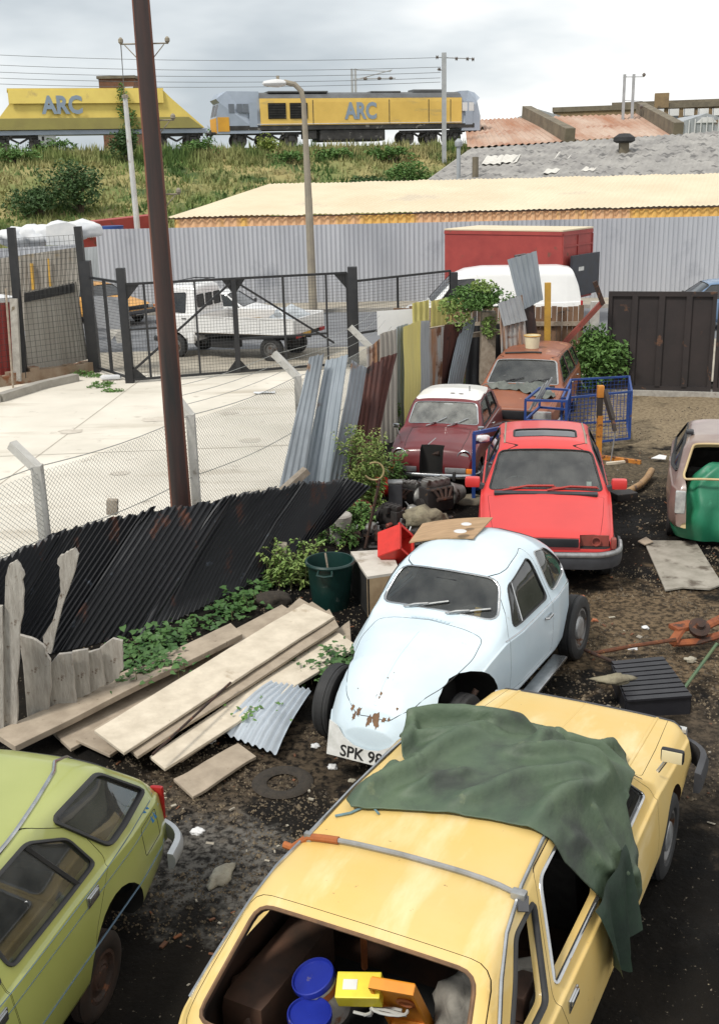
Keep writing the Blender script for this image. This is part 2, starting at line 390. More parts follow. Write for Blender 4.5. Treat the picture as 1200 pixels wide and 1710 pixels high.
class Car:
    def __init__(s, name, body, loc, rz, label, paint, inner='dark', cat='car', xi=None, group=None, rx=0, ry=0, scale=1.0, floor=.14, wall=.045):
        s.b = body; s.root = empty(name, loc, rz, label, cat, group); s.root.rotation_euler = (rx, ry, rz); s.root.scale = (scale,)*3
        s.paint, s.inner = paint, inner
        bm = body.mesh(); s.bvh = BVHTree.FromBMesh(bm)
        me = bpy.data.meshes.new('body'); bm.to_mesh(me); bm.free(); me.materials.append(M[paint]); me.materials.append(M[inner]); s.me = me
        s.cut = []
        if xi: s.me = boolean(s.me, [body.mesh(off=wall, xr=xi, botup=floor, mi=1)])
        s.n = 0
    def hit(s, fr, p, lift=0.0):
        o = fr.at(p, fr.base); r = s.bvh.ray_cast(o, -fr.n, 6)
        if r[0] is None: r = s.bvh.find_nearest(fr.at(p, .0 if fr.kind == 'scr' else .7))
        return r[0]+r[1]*lift if lift else r[0]
    def prism(s, poly, fr, d0, d1, mi=1):
        bm = B(); a = [bm.verts.new(fr.at(p, d0)) for p in poly]; b = [bm.verts.new(fr.at(p, d1)) for p in poly]
        bm.faces.new(a); bm.faces.new(b[::-1])
        for i in range(len(poly)): bm.faces.new([a[i-1], b[i-1], b[i], a[i]])
        for f in bm.faces: f.material_index = mi
        return bm
    def window(s, name, poly, fr, r=.05, glass='glass', trim='rubber', tr=.012, flat=.6, d0=None, d1=None, mi=0, inset=.008, glabel=None):
        P = roundpoly(poly, r); d0 = d0 if d0 is not None else (.2 if fr.kind == 'side' else -.16); d1 = d1 or (1.3 if fr.kind == 'side' else .4)
        s.me = boolean(s.me, [s.prism(P, fr, d0, d1, mi)])
        if glass:
            V, F = fill(P, .07); o = ob(name, mesh_from([s.hit(fr, v)-fr.n*inset for v in V], F), glass, s.root, angle=60, label=glabel)
        if trim:
            Q = resample(P, .06); o2 = ob('window_seal', tube(B(), [s.hit(fr, q) for q in Q], tr, 6, True, flat=flat), trim, s.root, angle=60)
            return P
        return P
    def seam(s, pts, fr, r=.004, closed=False, bm=None, m='rubber', name='panel_gap', rr=.06, lift=0.0, step=.05):
        P = roundpoly(pts, rr) if closed else pts
        Q = resample(P, step, closed); own = bm is None; bm = bm or B()
        tube(bm, [s.hit(fr, q, lift) for q in Q], r, 5, closed)
        if own: return ob(name, bm, m, s.root)
    def door(s, name, poly, fr, rr=.05, gap=.004, d0=.25, label=None, remove=False):
        P = roundpoly(poly, rr); c = Vector((sum(p[0] for p in P)/len(P), sum(p[1] for p in P)/len(P)))
        P2 = [p+(c-p).normalized()*gap for p in P]
        piece = s.me.copy(); d1 = 1.4 if fr.kind == 'side' else 3
        if not remove:
            piece = boolean(piece, [s.prism(P2, fr, d0, d1)], 'INTERSECT')
        s.me = boolean(s.me, [s.prism(P, fr, d0, d1)])
        if not remove: return ob(name, piece, None, s.root, label=label)
    def arch(s, x, z, r, ins=.24, sides=(1, -1), wall=None):
        for sg in sides:
            R = Matrix.Translation((x, 0, z)) @ Matrix.Rotation(-sg*pi/2, 4, 'X')
            bm = B(); w0 = (wall or sm(s.b.plan, x)-ins); lathe(bm, [(r, w0), (r, 1.4)], 28, R, mi=1); s.me = boolean(s.me, [bm])
    def wheel(s, x, y, r=.29, w=.17, rim='steelwheel', cap='alu', z=None, steer=0, label=None, tyre='rubber', tilt=0):
        sg = 1 if y > 0 else -1; z = r if z is None else z
        e = bpy.data.objects.new('wheel', None); COL.objects.link(e); e.parent = s.root; e.location = (x, y, z); e.empty_display_size = .1
        e.rotation_euler = (tilt, 0, steer)
        if label: e['label'] = label
        R = Matrix.Rotation(-sg*pi/2, 4, 'X'); h = w/2; ri = r*.6
        if tyre: ob('tyre', lathe(B(), [(ri, -h*.8), (ri+.02, -h), (r-.04, -h*1.02), (r-.012, -h*.86), (r, -h*.6), (r-.006, -h*.3), (r, -h*.28), (r, h*.28), (r-.006, h*.3), (r, h*.6), (r-.012, h*.86), (r-.04, h*1.02), (ri+.02, h), (ri, h*.8)], 36, R, cap=False), tyre, e)
        if rim: ob('rim', lathe(B(), [(ri+.004, -h*.8), (ri-.02, -h*.5), (ri-.03, h*.5), (ri+.006, h*.82), (ri-.018, h*.86), (ri-.035, h*.45), (r*.36, h*.5), (r*.30, h*.75), (.06, h*.7), (.05, h*.85), (.001, h*.88)], 28, R, cap=False), rim, e)
        if cap: ob('hub_cap', lathe(B(), [(r*.36, h*.62), (r*.33, h*.86), (r*.2, h*1.0), (.03, h*1.04), (.001, h*1.04)], 24, R, cap=False), cap, e)
        return e
    def bumper(s, pts, z, hgt=.11, th=.045, m='chrome', name='bumper', n=5, label=None):
        P = roundpoly(pts, .12, 4)[5:-5] if len(pts) > 3 else [Vector(p) for p in pts]
        P = [Vector(pts[0])]+P+[Vector(pts[-1])]
        bm = B(); sec = [(0, -hgt/2), (th*.7, -hgt*.45), (th, -hgt*.15), (th, hgt*.15), (th*.7, hgt*.45), (0, hgt/2)]; rings = []
        for i, p in enumerate(P):
            d = (P[min(i+1, len(P)-1)]-P[max(0, i-1)]).normalized(); nn = Vector((d.y, -d.x))
            if nn.dot(p-Vector((p.x*.3, 0))) < 0: nn = -nn
            rings.append([bm.verts.new((p.x+nn.x*a, p.y+nn.y*a, z+b)) for a, b in sec])
        for A, C in zip(rings, rings[1:]):
            for j in range(len(sec)): bm.faces.new([A[j], A[(j+1) % len(sec)], C[(j+1) % len(sec)], C[j]])
        bm.faces.new(rings[0]); bm.faces.new(rings[-1])
        return ob(name, bm, m, s.root, label=label)
    def handle(s, x, z, sg, m='chrome', L_=.13, hh=.03, style='bar', label=None):
        p = s.hit(Fr('side', sg), (x, z)); bm = B()
        if style == 'bar':
            tube(bm, [p+Vector((-L_/2, sg*.004, 0)), p+Vector((-L_/2+.015, sg*.03, 0)), p+Vector((L_/2-.02, sg*.032, 0)), p+Vector((L_/2, sg*.004, 0))], .011, 8)
        else:
            box(bm, p+Vector((0, sg*.002, 0)), (L_, .016, .07), bev=.006); box(bm, p+Vector((0, sg*.012, .012)), (L_*.8, .014, .03), bev=.005)
        return ob('door_handle', bm, m, s.root, label=label)
    def mirror(s, p, sg, m='blackplastic', size=(.06, .17, .11)):
        p = Vector(p); bm = box(B(), p, size, bev=.02); tube(bm, [p-Vector((0, sg*.06, .02)), p-Vector((-.02, sg*.17, .06))], .02, 8)
        o = ob('mirror', bm, m, s.root); g = box(B(), p+Vector((-size[0]/2-.002, 0, 0)), (.006, size[1]*.84, size[2]*.8), bev=.002); ob('mirror_glass', g, 'lamp', o); return o
    def wiper(s, fr, p0, p1, m='black', blade=.36):
        bm = B(); a = s.hit(fr, p0, .02); c = s.hit(fr, p1, .03); tube(bm, [a, a.lerp(c, .5)+fr.n*.02, c], .008, 6)
        d = Vector((p1[0]-p0[0], p1[1]-p0[1])).normalized()
        q = [s.hit(fr, (p1[0]+d[0]*t*blade, p1[1]+d[1]*t*blade), .014) for t in (-.5, -.25, 0, .25, .5)]; tube(bm, q, .009, 6)
        return ob('wiper', bm, m, s.root)
    def seats(s, xs, w=.5, z=.3, ys=(.33, -.33), m='seat', back=.62, rear=None, facing=1):
        for y in ys:
            for x in xs:
                bm = box(B(), (x, y, z+.08), (.5, w, .16), bev=.05); R = Matrix.Rotation(-.25, 3, 'Y')
                box(bm, (x-.28, y, z+.08+back/2), (.14, w, back), R, bev=.05); ob('seat', bm, m, s.root)
        if rear is not None:
            bm = box(B(), (rear, 0, z+.1), (.48, 1.05, .18), bev=.05); box(bm, (rear-.26, 0, z+.35), (.14, 1.1, .5), Matrix.Rotation(-.25, 3, 'Y'), bev=.05); ob('rear_bench', bm, m, s.root)
    def steering(s, x, y, z, tilt=1.1, r=.18, m='black'):
        R = Matrix.Translation((x, y, z)) @ Matrix.Rotation(-tilt, 4, 'Y'); pts = [R @ Vector((r*cos(a), r*sin(a), 0)) for a in [2*pi*i/24 for i in range(24)]]
        bm = tube(B(), pts, .013, 6, True); c = R @ Vector((0, 0, -.03))
        for a in (0, 2.1, 4.2): tube(bm, [c, R @ Vector((r*cos(a), r*sin(a), 0))], .01, 5)
        tube(bm, [c, R @ Vector((0, 0, -.3))], .02, 6); ob('steering_wheel', bm, m, s.root)
    def dash(s, x, z, w=1.2, m='dark'):
        ob('dashboard', box(B(), (x, 0, z-.09), (.3, w, .18), bev=.03), m, s.root)
    def plate(s, p, fr_n, txt, m='white_plate', tm='black_text', w=.52, h=.11, back_m=None, tsize=.1, tilt=0):
        p = Vector(p); n = Vector(fr_n).normalized(); X = Vector((0, 0, 1)).cross(n).normalized(); Y = n.cross(X)
        o = ob('number_plate', box(B(), p, (w, h, .008), Matrix((X, Y, n)).transposed(), bev=.002), m, s.root)
        text(txt, tsize, tm, o, p+n*.0065, X, Y, .001, bold=.0025, sx=.95); return o
    def finish(s, name='body', label=None):
        o = ob(name, s.me, None, s.root, label=label); return o
    def lamp(s, name, c, size, m, n=(1, 0, 0), bev=.015, parent=None, label=None):
        n = Vector(n).normalized(); X = Vector((0, 0, 1)).cross(n).normalized(); Y = n.cross(X)
        return ob(name, box(B(), c, (size[0], size[1], size[2]), Matrix((X, Y, n)).transposed(), bev=bev), m, parent or s.root, label=label)
    def round_lamp(s, c, r, ring='chrome', glass='lamp', n=(1, 0, .12), depth=.06, name='headlight'):
        c = Vector(c); n = Vector(n).normalized(); R = n.to_track_quat('Z', 'Y').to_matrix().to_4x4(); R.translation = c
        o = ob(name, lathe(B(), [(r*1.0, -depth), (r*1.16, -depth*.2), (r*1.14, .012), (r*1.02, .018), (r*.98, .0), (r*.97, -.03)], 28, R, cap=False), ring, s.root)
        if glass: ob('lens', lathe(B(), [(r*.99, -.005), (r*.8, .012), (r*.4, .024), (.001, .028)], 24, R, cap=False), glass, o)
        return o
# ================================================================== THE SETTING
def gm(name, *a, **k): M[name] = mat(name, *a, **k)
gm('yard', (.017, .014, .011), (.004, .004, .004), .8, .55, bump=.9, bscale=22, spot=(.008, .008, .008), sscale=.8, sth=.53, sw=.14, spot2=(.2, .17, .13), s2scale=30, s2th=.66, s2w=.04, det=9, spec=.2)  # near-black for oily dirt and for the shade right of the yellow car
gm('yarddry', (.25, .2, .135), (.13, .105, .072), .9, .7, bump=.6, bscale=14, spot=(.035, .03, .024), sscale=1.1, sth=.52, sw=.1, det=9, spot2=(.07,.055,.04), s2scale=8, s2th=.6, sstretch=(.6,1.6,1))
gm('land', (.12, .12, .08), (.08, .09, .05), .95, .2)
gm('asphalt', (.2, .205, .215), (.15, .155, .165), .85, .6, bump=.2, bscale=60, spot=(.1, .1, .105), sscale=.5, sth=.6, sw=.1)
gm('forecourt', (.72, .67, .58), (.58, .54, .46), .9, .45, bump=.15, bscale=30, spot=(.47, .42, .34), sscale=.8, sth=.56, sw=.16, det=8, sstretch=(.35, 1.6, 1), spot2=(.34,.30,.24), s2scale=2.6, s2th=.63, s2w=.14)
gm('pavement', (.4, .36, .29), (.3, .27, .22), .9, 1.2, bump=.2, bscale=20)
gm('kerb', (.38, .36, .32), (.27, .25, .22), .9, 3, bump=.2)
gm('grass_earth', (.34, .28, .12), (.13, .17, .05), .95, .25, bump=.5, bscale=3, spot=(.05, .085, .022), sscale=.3, sth=.52, sw=.1, det=8)
gm('fence_grey', (.46, .475, .51), (.39, .405, .44), .55, .4, stretch=(3, 1, .3), spot=(.27, .285, .32), sscale=.5, sth=.56, sw=.15, spot2=(.5, .51, .54), s2scale=2.2, s2th=.64, s2w=.1)
gm('tan_roof', (.70, .60, .43), (.62, .52, .36), .7, .35, spot=(.56, .48, .36), sscale=.28, sth=.6, sw=.08)
gm('orange_wall', (.86, .52, .15), (.82, .50, .28), .7, .22, stretch=(1, 1, .02), lo=.47, hi=.53)
gm('grey_roof', (.36, .345, .32), (.22, .21, .2), .9, .9, bump=.3, bscale=8, spot=(.13, .125, .12), sscale=1.6, sth=.56, sw=.05, det=9)
gm('skylight', (.66, .64, .58), (.55, .52, .47), .6, 2)
gm('rust_roof', (.34, .16, .09), (.50, .38, .30), .85, .35, stretch=(1.0, .25, 1), spot=(.27, .1, .05), sscale=.4, sth=.55, sw=.15)
gm('stone', (.2, .17, .12), (.13, .11, .08), .9, 1.2, bump=.3)
gm('brick', (.27, .19, .10), (.2, .14, .08), .9, 1.5, spot=(.12, .09, .06), sscale=.8, sth=.58)
gm('redbrick', (.2, .09, .05), (.14, .07, .04), .9, 1.5)
gm('window_far', (.10, .12, .15), (.2, .22, .25), .2, .6)
gm('white_far', (.7, .7, .7), (.6, .6, .6), .6, 1)
gm('old_zinc', (.40, .42, .44), (.26, .28, .29), .6, 1.4, stretch=(1, 1, .3), spot=(.22, .15, .09), sscale=1.5, sth=.6, sw=.1)
gm('old_zinc2', (.38, .36, .32), (.24, .22, .19), .7, 1.1, stretch=(1, 1, .25), spot=(.3, .2, .05), sscale=1.3, sth=.61, sw=.08)
gm('red_metal', (.38, .06, .05), (.3, .045, .04), .55, 2, spot=(.2, .07, .05), sscale=3, sth=.62)
gm('white_cloth', (.72, .72, .72), (.5, .52, .55), .7, 1.5)
gm('yellow_post', (.62, .36, .05), (.45, .26, .05), .6, 3, spot=(.25, .1, .04), sscale=5, sth=.6)

# ground, yard, forecourt, road --------------------------------------------------
R_ = 900
tag(sheet('ground', [(-R_, -60), (R_, -60), (R_, R_), (-R_, R_)], -.012, 'land'), kind='structure')
def ground_grid(name, x0, x1, y0, y1, step, m, zf):
    nx, ny = int((x1-x0)/step), int((y1-y0)/step); vs = []; fs = []
    for j in range(ny+1):
        for i in range(nx+1):
            x, y = x0+(x1-x0)*i/nx, y0+(y1-y0)*j/ny; vs.append((x, y, zf(x, y)))
    for j in range(ny):
        for i in range(nx): a = j*(nx+1)+i; fs.append((a, a+1, a+nx+2, a+nx+1))
    return ob(name, mesh_from(vs, fs), m, angle=180)
def yz(x, y): return .012+.018*noise.noise(Vector((x*1.3, y*1.3, 0)))+.008*noise.noise(Vector((x*6, y*6, 3)))
FB = [Vector((-9, 4.0)), Vector((-3.75, 11.0)), Vector((-2.3, 13.6)), Vector((-.85, 16.0)), Vector((.25, 18.2)), Vector((.7, 25.6))]   # yard / forecourt boundary
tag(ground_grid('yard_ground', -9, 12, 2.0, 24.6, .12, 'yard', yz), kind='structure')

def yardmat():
    """one dirt material: pale dry dust by the dark gate, brown gravel by the cars, oily black in between, which also holds the shade at right"""
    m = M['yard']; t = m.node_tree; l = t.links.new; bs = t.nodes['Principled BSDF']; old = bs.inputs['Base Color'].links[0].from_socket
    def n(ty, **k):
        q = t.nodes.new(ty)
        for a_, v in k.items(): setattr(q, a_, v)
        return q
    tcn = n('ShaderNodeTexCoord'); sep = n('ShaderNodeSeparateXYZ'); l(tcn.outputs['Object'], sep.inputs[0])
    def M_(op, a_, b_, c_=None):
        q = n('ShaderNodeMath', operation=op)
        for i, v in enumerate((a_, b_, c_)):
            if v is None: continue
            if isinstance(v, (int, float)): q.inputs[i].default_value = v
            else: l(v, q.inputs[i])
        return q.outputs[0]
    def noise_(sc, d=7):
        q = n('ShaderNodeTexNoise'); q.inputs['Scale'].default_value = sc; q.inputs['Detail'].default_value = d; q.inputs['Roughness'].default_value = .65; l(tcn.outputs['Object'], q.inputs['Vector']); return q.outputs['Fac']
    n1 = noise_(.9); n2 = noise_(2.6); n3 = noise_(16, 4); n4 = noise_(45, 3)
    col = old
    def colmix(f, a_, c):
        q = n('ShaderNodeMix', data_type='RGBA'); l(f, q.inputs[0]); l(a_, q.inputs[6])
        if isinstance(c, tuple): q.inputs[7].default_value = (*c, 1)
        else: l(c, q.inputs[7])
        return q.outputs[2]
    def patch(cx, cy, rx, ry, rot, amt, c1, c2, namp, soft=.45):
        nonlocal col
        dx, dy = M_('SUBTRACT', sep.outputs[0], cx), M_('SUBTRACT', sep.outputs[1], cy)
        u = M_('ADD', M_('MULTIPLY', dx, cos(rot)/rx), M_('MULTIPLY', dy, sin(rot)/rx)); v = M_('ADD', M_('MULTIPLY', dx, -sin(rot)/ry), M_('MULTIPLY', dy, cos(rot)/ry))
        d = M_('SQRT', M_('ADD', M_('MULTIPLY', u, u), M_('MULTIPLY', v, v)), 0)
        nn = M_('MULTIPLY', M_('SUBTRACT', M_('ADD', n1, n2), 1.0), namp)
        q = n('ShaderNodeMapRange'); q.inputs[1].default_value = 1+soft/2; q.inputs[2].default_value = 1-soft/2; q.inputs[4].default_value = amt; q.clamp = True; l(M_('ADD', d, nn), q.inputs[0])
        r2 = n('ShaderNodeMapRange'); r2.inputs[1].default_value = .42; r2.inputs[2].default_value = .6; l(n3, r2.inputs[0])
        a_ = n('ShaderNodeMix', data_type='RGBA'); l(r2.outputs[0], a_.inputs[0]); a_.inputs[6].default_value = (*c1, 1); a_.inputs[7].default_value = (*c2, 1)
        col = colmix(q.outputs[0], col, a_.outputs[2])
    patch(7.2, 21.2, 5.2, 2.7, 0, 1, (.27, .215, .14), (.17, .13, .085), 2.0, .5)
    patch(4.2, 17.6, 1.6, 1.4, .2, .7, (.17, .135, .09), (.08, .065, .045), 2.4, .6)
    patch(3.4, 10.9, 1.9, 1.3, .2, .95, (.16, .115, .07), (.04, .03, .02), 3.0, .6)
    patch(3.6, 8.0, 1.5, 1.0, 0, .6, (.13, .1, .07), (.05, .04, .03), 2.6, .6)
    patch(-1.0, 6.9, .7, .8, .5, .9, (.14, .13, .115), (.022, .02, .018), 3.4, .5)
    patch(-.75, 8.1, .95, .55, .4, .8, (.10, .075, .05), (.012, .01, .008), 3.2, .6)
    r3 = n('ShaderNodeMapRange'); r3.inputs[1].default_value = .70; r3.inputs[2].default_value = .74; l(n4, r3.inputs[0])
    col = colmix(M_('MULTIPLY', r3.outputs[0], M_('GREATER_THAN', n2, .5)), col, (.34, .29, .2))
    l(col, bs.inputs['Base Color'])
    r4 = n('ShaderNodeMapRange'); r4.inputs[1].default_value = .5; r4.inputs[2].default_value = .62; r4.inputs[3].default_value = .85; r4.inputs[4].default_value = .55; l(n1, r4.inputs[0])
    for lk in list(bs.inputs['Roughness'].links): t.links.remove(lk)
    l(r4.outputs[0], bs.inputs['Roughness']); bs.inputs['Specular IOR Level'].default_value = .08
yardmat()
fc = [(-30, 4)]+[tuple(p) for p in FB]+[(.55, 27.3), (-4.3, 26.9), (-6.6, 28.0), (-30, 24)]
tag(sheet('forecourt', fc, .075, 'forecourt'), kind='structure')
tag(sheet('near_pavement', [(-40, 22), (-6.6, 27.7), (-4.3, 26.6), (.55, 27.0), (.6, 24.6), (40, 24.2), (40, 30.5), (-40, 31.5)], .06, 'pavement'), kind='structure')
tag(sheet('road', [(-60, 31.2), (60, 30.2), (60, 45), (-60, 58)], .03, 'asphalt'), kind='structure')

gm('joint', (.45, .41, .34), (.36, .32, .26), .9, 3)
for k, (a_, b_) in enumerate((((-12, 12.5), (-2.9, 14.0)), ((-14, 18.6), (-.4, 19.4)), ((-6.2, 11.4), (-5.2, 27.2)))):
    a_, b_ = Vector((*a_, 0)), Vector((*b_, 0)); d_ = (b_-a_).normalized(); n_ = Vector((d_.y, -d_.x, 0))*.012; tag(sheet('slab_joint', [(a_+n_).xy[:], (b_+n_).xy[:], (b_-n_).xy[:], (a_-n_).xy[:]], .079, 'joint'), kind='structure')
# long grey corrugated fence and far pavement --------------------------------------
F0 = G(520, 512); FH = top(F0, 376); F1 = G(1240, 360, FH); F1.z = 0
FD = (F1-F0); FD.z = 0; FD.normalize(); FN = Vector((FD.y, -FD.x, 0))        # FN points to the viewer
FL = F0-FD*(F0-G(203, 380, FH)).length; FR = F0+FD*30
tag(sheet('far_pavement', [tuple((FL+FN*-12-FD*30).xy), tuple((FR).xy), tuple((FR+FN*2.0).xy), tuple((FL+FN*2.0-FD*30).xy)], .15, 'pavement'), kind='structure')
bm = box(B(), (FL-FD*30+FR+FN*4.1)/2+Vector((0, 0, .07)), ((FR-FL).length+30, .14, .17), Matrix((FD, -FN, Vector((0, 0, 1)))).transposed()); tag(ob('kerb', bm, 'kerb', smooth=False), kind='structure')
t = empty('corrugated_fence', FL, 0, 'long grey painted corrugated metal fence along the far side of the street', 'fence')
z3 = lambda v, z: Vector((v.x, v.y, z))
def loc(o, p):        # parent keeping world position: root has only a location
    return o
bm = corr(z3(FL, .15)-FL, z3(FR, .15)-FL, z3(FR, FH)-FL, z3(FL, FH)-FL, .17, .02, 2, trap=True); ob('sheeting', bm, 'fence_grey', t, angle=25)
bm = B()
for i in range(14):
    p = (FR-FL)*(i+.5)/14-FN*.12; box(bm, p+Vector((0, 0, FH/2)), (.08, .08, FH-.1))
ob('post_row', bm, 'old_zinc', t)

# tan warehouse behind the fence ----------------------------------------------------
t = empty('tan_warehouse', FL-FN*1.6, 0, 'low warehouse with cream sheet roof and orange and pink wall strip above the grey fence', 'warehouse'); o = t.location.copy()
E0 = G(283, 364, 3.0); WY = 1.3
ez = None
def onfence(px, py, back):       # point on the vertical plane 'back' metres behind the fence
    d = ray(px, py); c = Vector((0, 0, CH)); tt = ((FL-FN*back-c).dot(FN))/d.dot(FN); return c+d*tt
eL, eR = onfence(279, 363, WY), onfence(1290, 341, WY); rL, rR = onfence(450, 311, 9.5), onfence(1290, 283, 9.5)
ez = (eL.z+eR.z)/2; rz_ = (rL.z+rR.z)/2; eL.z = eR.z = ez; rL.z = rR.z = rz_
bm = corr(eL-o, eR-o, rR-o, rL-o, .2, .016, 3, trap=False); ob('roof', bm, 'tan_roof', t, angle=40)
bm = corr(z3(eL, .1)+FD*.3-FN*.06-o, z3(eR, .1)-FN*.06-o, z3(eR, ez-.03)-FN*.06-o, z3(eL, ez-.03)+FD*.3-FN*.06-o, .32, .03, 1, trap=True); ob('wall', bm, 'orange_wall', t)
bm = slab([z3(eL, .1)+FD*.3-FN*.3-o, z3(rL, .1)-o, rL-o-Vector((0, 0, .05)), z3(eL, ez)+FD*.3-FN*.3-o-Vector((0, 0, .05))], .1); ob('gable_wall', bm, 'orange_wall', t, smooth=False)
bm = bar(B(), eL-o-Vector((0, 0, .05))+FN*.03, eR-o-Vector((0, 0, .05))+FN*.03, .03, .04); ob('gutter', bm, 'rustdark', t, smooth=False)

# grey slate-coloured shed roof ------------------------------------------------------
a, b, c, d = GY(694, 303, 60), GY(1300, 300, 57), GY(1300, 212, 67), GY(786, 248, 70)
t = empty('grey_roofed_shed', (a.x, a.y, 0), 0, 'large shed with mottled grey sheet roof and pale skylights behind the cream roof', 'shed'); o = t.location.copy()
a.z = b.z = (a.z+b.z)/2-.2
bm = corr(a-o, b-o, c-o, d-o, .4, .035, 3); ob('roof', bm, 'grey_roof', t, angle=40)
ob('wall', slab([z3(a, -.1)-o, z3(d, -.1)-o, d-o-Vector((0, 0, .1)), a-o-Vector((0, 0, .1))], .2), 'concrete', t, smooth=False)
ob('rear_wall', slab([z3(d, -.1)-o, z3(c, -.1)-o, c-o-Vector((0, 0, .1)), d-o-Vector((0, 0, .1))], .2), 'concrete', t, smooth=False)
nrm = (b-a).cross(d-a).normalized()
def onplane(px, py, p0, n_): 
    r = ray(px, py); cc = Vector((0, 0, CH)); return cc+r*((p0-cc).dot(n_)/r.dot(n_))
for q in ([(803, 278), (835, 278), (842, 263), (812, 264)], [(835, 276), (862, 275), (869, 262), (843, 262)], [(924, 270), (950, 269), (959, 257), (932, 258)], [(988, 268), (1013, 267), (1021, 254), (996, 255)], [(1088, 263), (1116, 262), (1123, 248), (1095, 249)], [(1122, 261), (1145, 260), (1155, 247), (1128, 248)], [(905, 294), (928, 292), (936, 285), (912, 286)], [(968, 290), (992, 288), (998, 281), (975, 283)]):
    p = [onplane(x, y, a, nrm)+nrm*.13-o for x, y in q]; ob('skylight', corr(p[0], p[1], p[2], p[3], .4, .03, 1), 'skylight', t, angle=40)
# vents and chimney on that roof
def pipe_vent(px, py, htop, r, m, label, cat='roof vent', cowl=True):
    p = onplane(px, py, a, nrm); zt = top(p, htop)-p.z; e = empty('roof_vent', p, 0, label, cat)
    ob('stack', lathe(B(), [(r, -.15), (r, zt)], 12), m, e)
    if cowl: ob('cowl', lathe(B(), [(r*1.7, zt-.05), (r*2.0, zt+.06), (r*1.9, zt+.2), (r*.8, zt+.34), (.01, zt+.36)], 12), m, e)
pipe_vent(765, 298, 243, .11, 'old_zinc', 'thin grey flue pipe with a cowl at the left end of the grey roof')
pipe_vent(793, 296, 262, .17, 'stone', 'short dark chimney pot left of the skylights on the grey roof', cowl=False)
pipe_vent(893, 233, 218, .12, 'white_far', 'small white vent standing before the rusty roof') if False else None
e = empty('roof_ventilator', onplane(1040, 262, a, nrm), 0, 'squat dark ventilator housing on the grey roof below the twin masts', 'ventilator')
ob('housing', box(B(), (0, 0, .35), (.5, .5, .9), bev=.05), 'stone', e); ob('cap', lathe(B(), [(.42, .75), (.62, .85), (.6, 1.05), (.3, 1.25), (.01, 1.27)], 14), 'rubber', e)
ob('duct', tube(B(), [(.2, 0, .3), (.7, 0, .1), (1.0, 0, -.15)], .1, 8), 'stone', e)

# rusty sheds ----------------------------------------------------------------------
def shed(px, Yn, Yf, mname, label, parapet=None):
    bl, br, tr, tl = GY(*px[0], Yn), GY(*px[1], Yn+1), GY(*px[2], Yf+1), GY(*px[3], Yf)
    e = empty('rusty_roofed_shed', (bl.x, bl.y, 0), 0, label, 'shed'); o = e.location.copy()
    ob('roof', corr(bl-o, br-o, tr-o, tl-o, .5, .05, 2), mname, e, angle=40)
    ob('wall', slab([z3(bl, -.1)-o, z3(br, -.1)-o, br-o-Vector((0, 0, .12)), bl-o-Vector((0, 0, .12))], .3), 'stone', e, smooth=False)
    ob('end_wall', slab([z3(br, -.1)-o, z3(tr, -.1)-o, tr-o-Vector((0, 0, .12)), br-o-Vector((0, 0, .12))], .3), 'stone', e, smooth=False)
    if parapet:
        p = bar(B(), tr-o+Vector((.0, 0, .35)), br-o+Vector((.2, -.3, .35)), .75, 1.1); ob('parapet', p, 'stone', e, smooth=False)
shed([(780, 246), (945, 236), (878, 196), (775, 201)], 84, 96, 'rust_roof', 'shed with faded rusty corrugated roof nearest the engine', True)
shed([(962, 234), (1125, 226), (1068, 190), (906, 195)], 86, 98, 'rust_roof', 'shed with streaked rusty corrugated roof between two stone parapets', True)
# small grey gabled roof
p = GY(897, 195, 104); e = empty('gabled_roof', (p.x, p.y, 0), 0, 'small grey gabled roof peeping over the rusty sheds', 'building'); zt = GY(897, 182, 104).z; zb = p.z
ob('roof', mesh_from([(-1.8, 0, zb), (0, 0, zt), (2.2, 0, zb), (-1.0, 8, zb+.2), (.4, 8, zt), (2.8, 8, zb+.2), (-1.8, 0, 0), (2.2, 0, 0)], [(0, 1, 4, 3), (1, 2, 5, 4), (0, 2, 1), (6, 7, 2, 0)]), 'old_zinc', e, smooth=False)
# brown brick factory
YB = 128
p0, p1 = GY(923, 190, YB), GY(1330, 182, YB-6); e = empty('brick_factory', (p0.x, p0.y, 0), 0, 'long brown brick factory with white headed windows at the right edge of the skyline', 'factory'); o = e.location.copy()
zt = GY(1060, 181, YB-2).z; d_ = (p1-p0); d_.z = 0; Lf = d_.length; d_.normalize(); n_ = Vector((d_.y, -d_.x, 0)); Rf = Matrix((d_, -n_, Vector((0, 0, 1)))).transposed()
ob('wall', box(B(), d_*Lf/2-n_*5+Vector((0, 0, zt/2)), (Lf, 10, zt), Rf), 'brick', e, smooth=False)
ob('parapet', box(B(), d_*Lf/2-n_*5+Vector((0, 0, zt+.15)), (Lf+.2, 10.3, .5), Rf), 'stone', e, smooth=False)
ob('roof_block', box(B(), (GY(1095, 180, YB)-o).xy.to_3d()+Vector((0, -2, zt+.7)), (1.5, 2, 1.5), Rf), 'brick', e, smooth=False)
ob('roof_ridge', box(B(), d_*Lf*.62-n_*6+Vector((0, 0, zt+.4)), (Lf*.75, 5, .9), Rf), 'stone', e, smooth=False)
for i, px in enumerate((1098, 1123, 1148, 1172, 1196, 1220)):
    q = GY(px, 200, YB-3.5-i*.35)-o; q.z = GY(px, 200, YB-4).z; w_ = bar(B(), q+n_*.15+Vector((0, 0, -1.1)), q+n_*.15+Vector((0, 0, 1.1)), 1.0, .14); f = ob('window', w_, 'window_far', e, smooth=False)
    ob('lintel', box(B(), q+n_*.28+Vector((0, 0, .75)), (1.1, .08, .7), Rf), 'white_far', f, smooth=False)
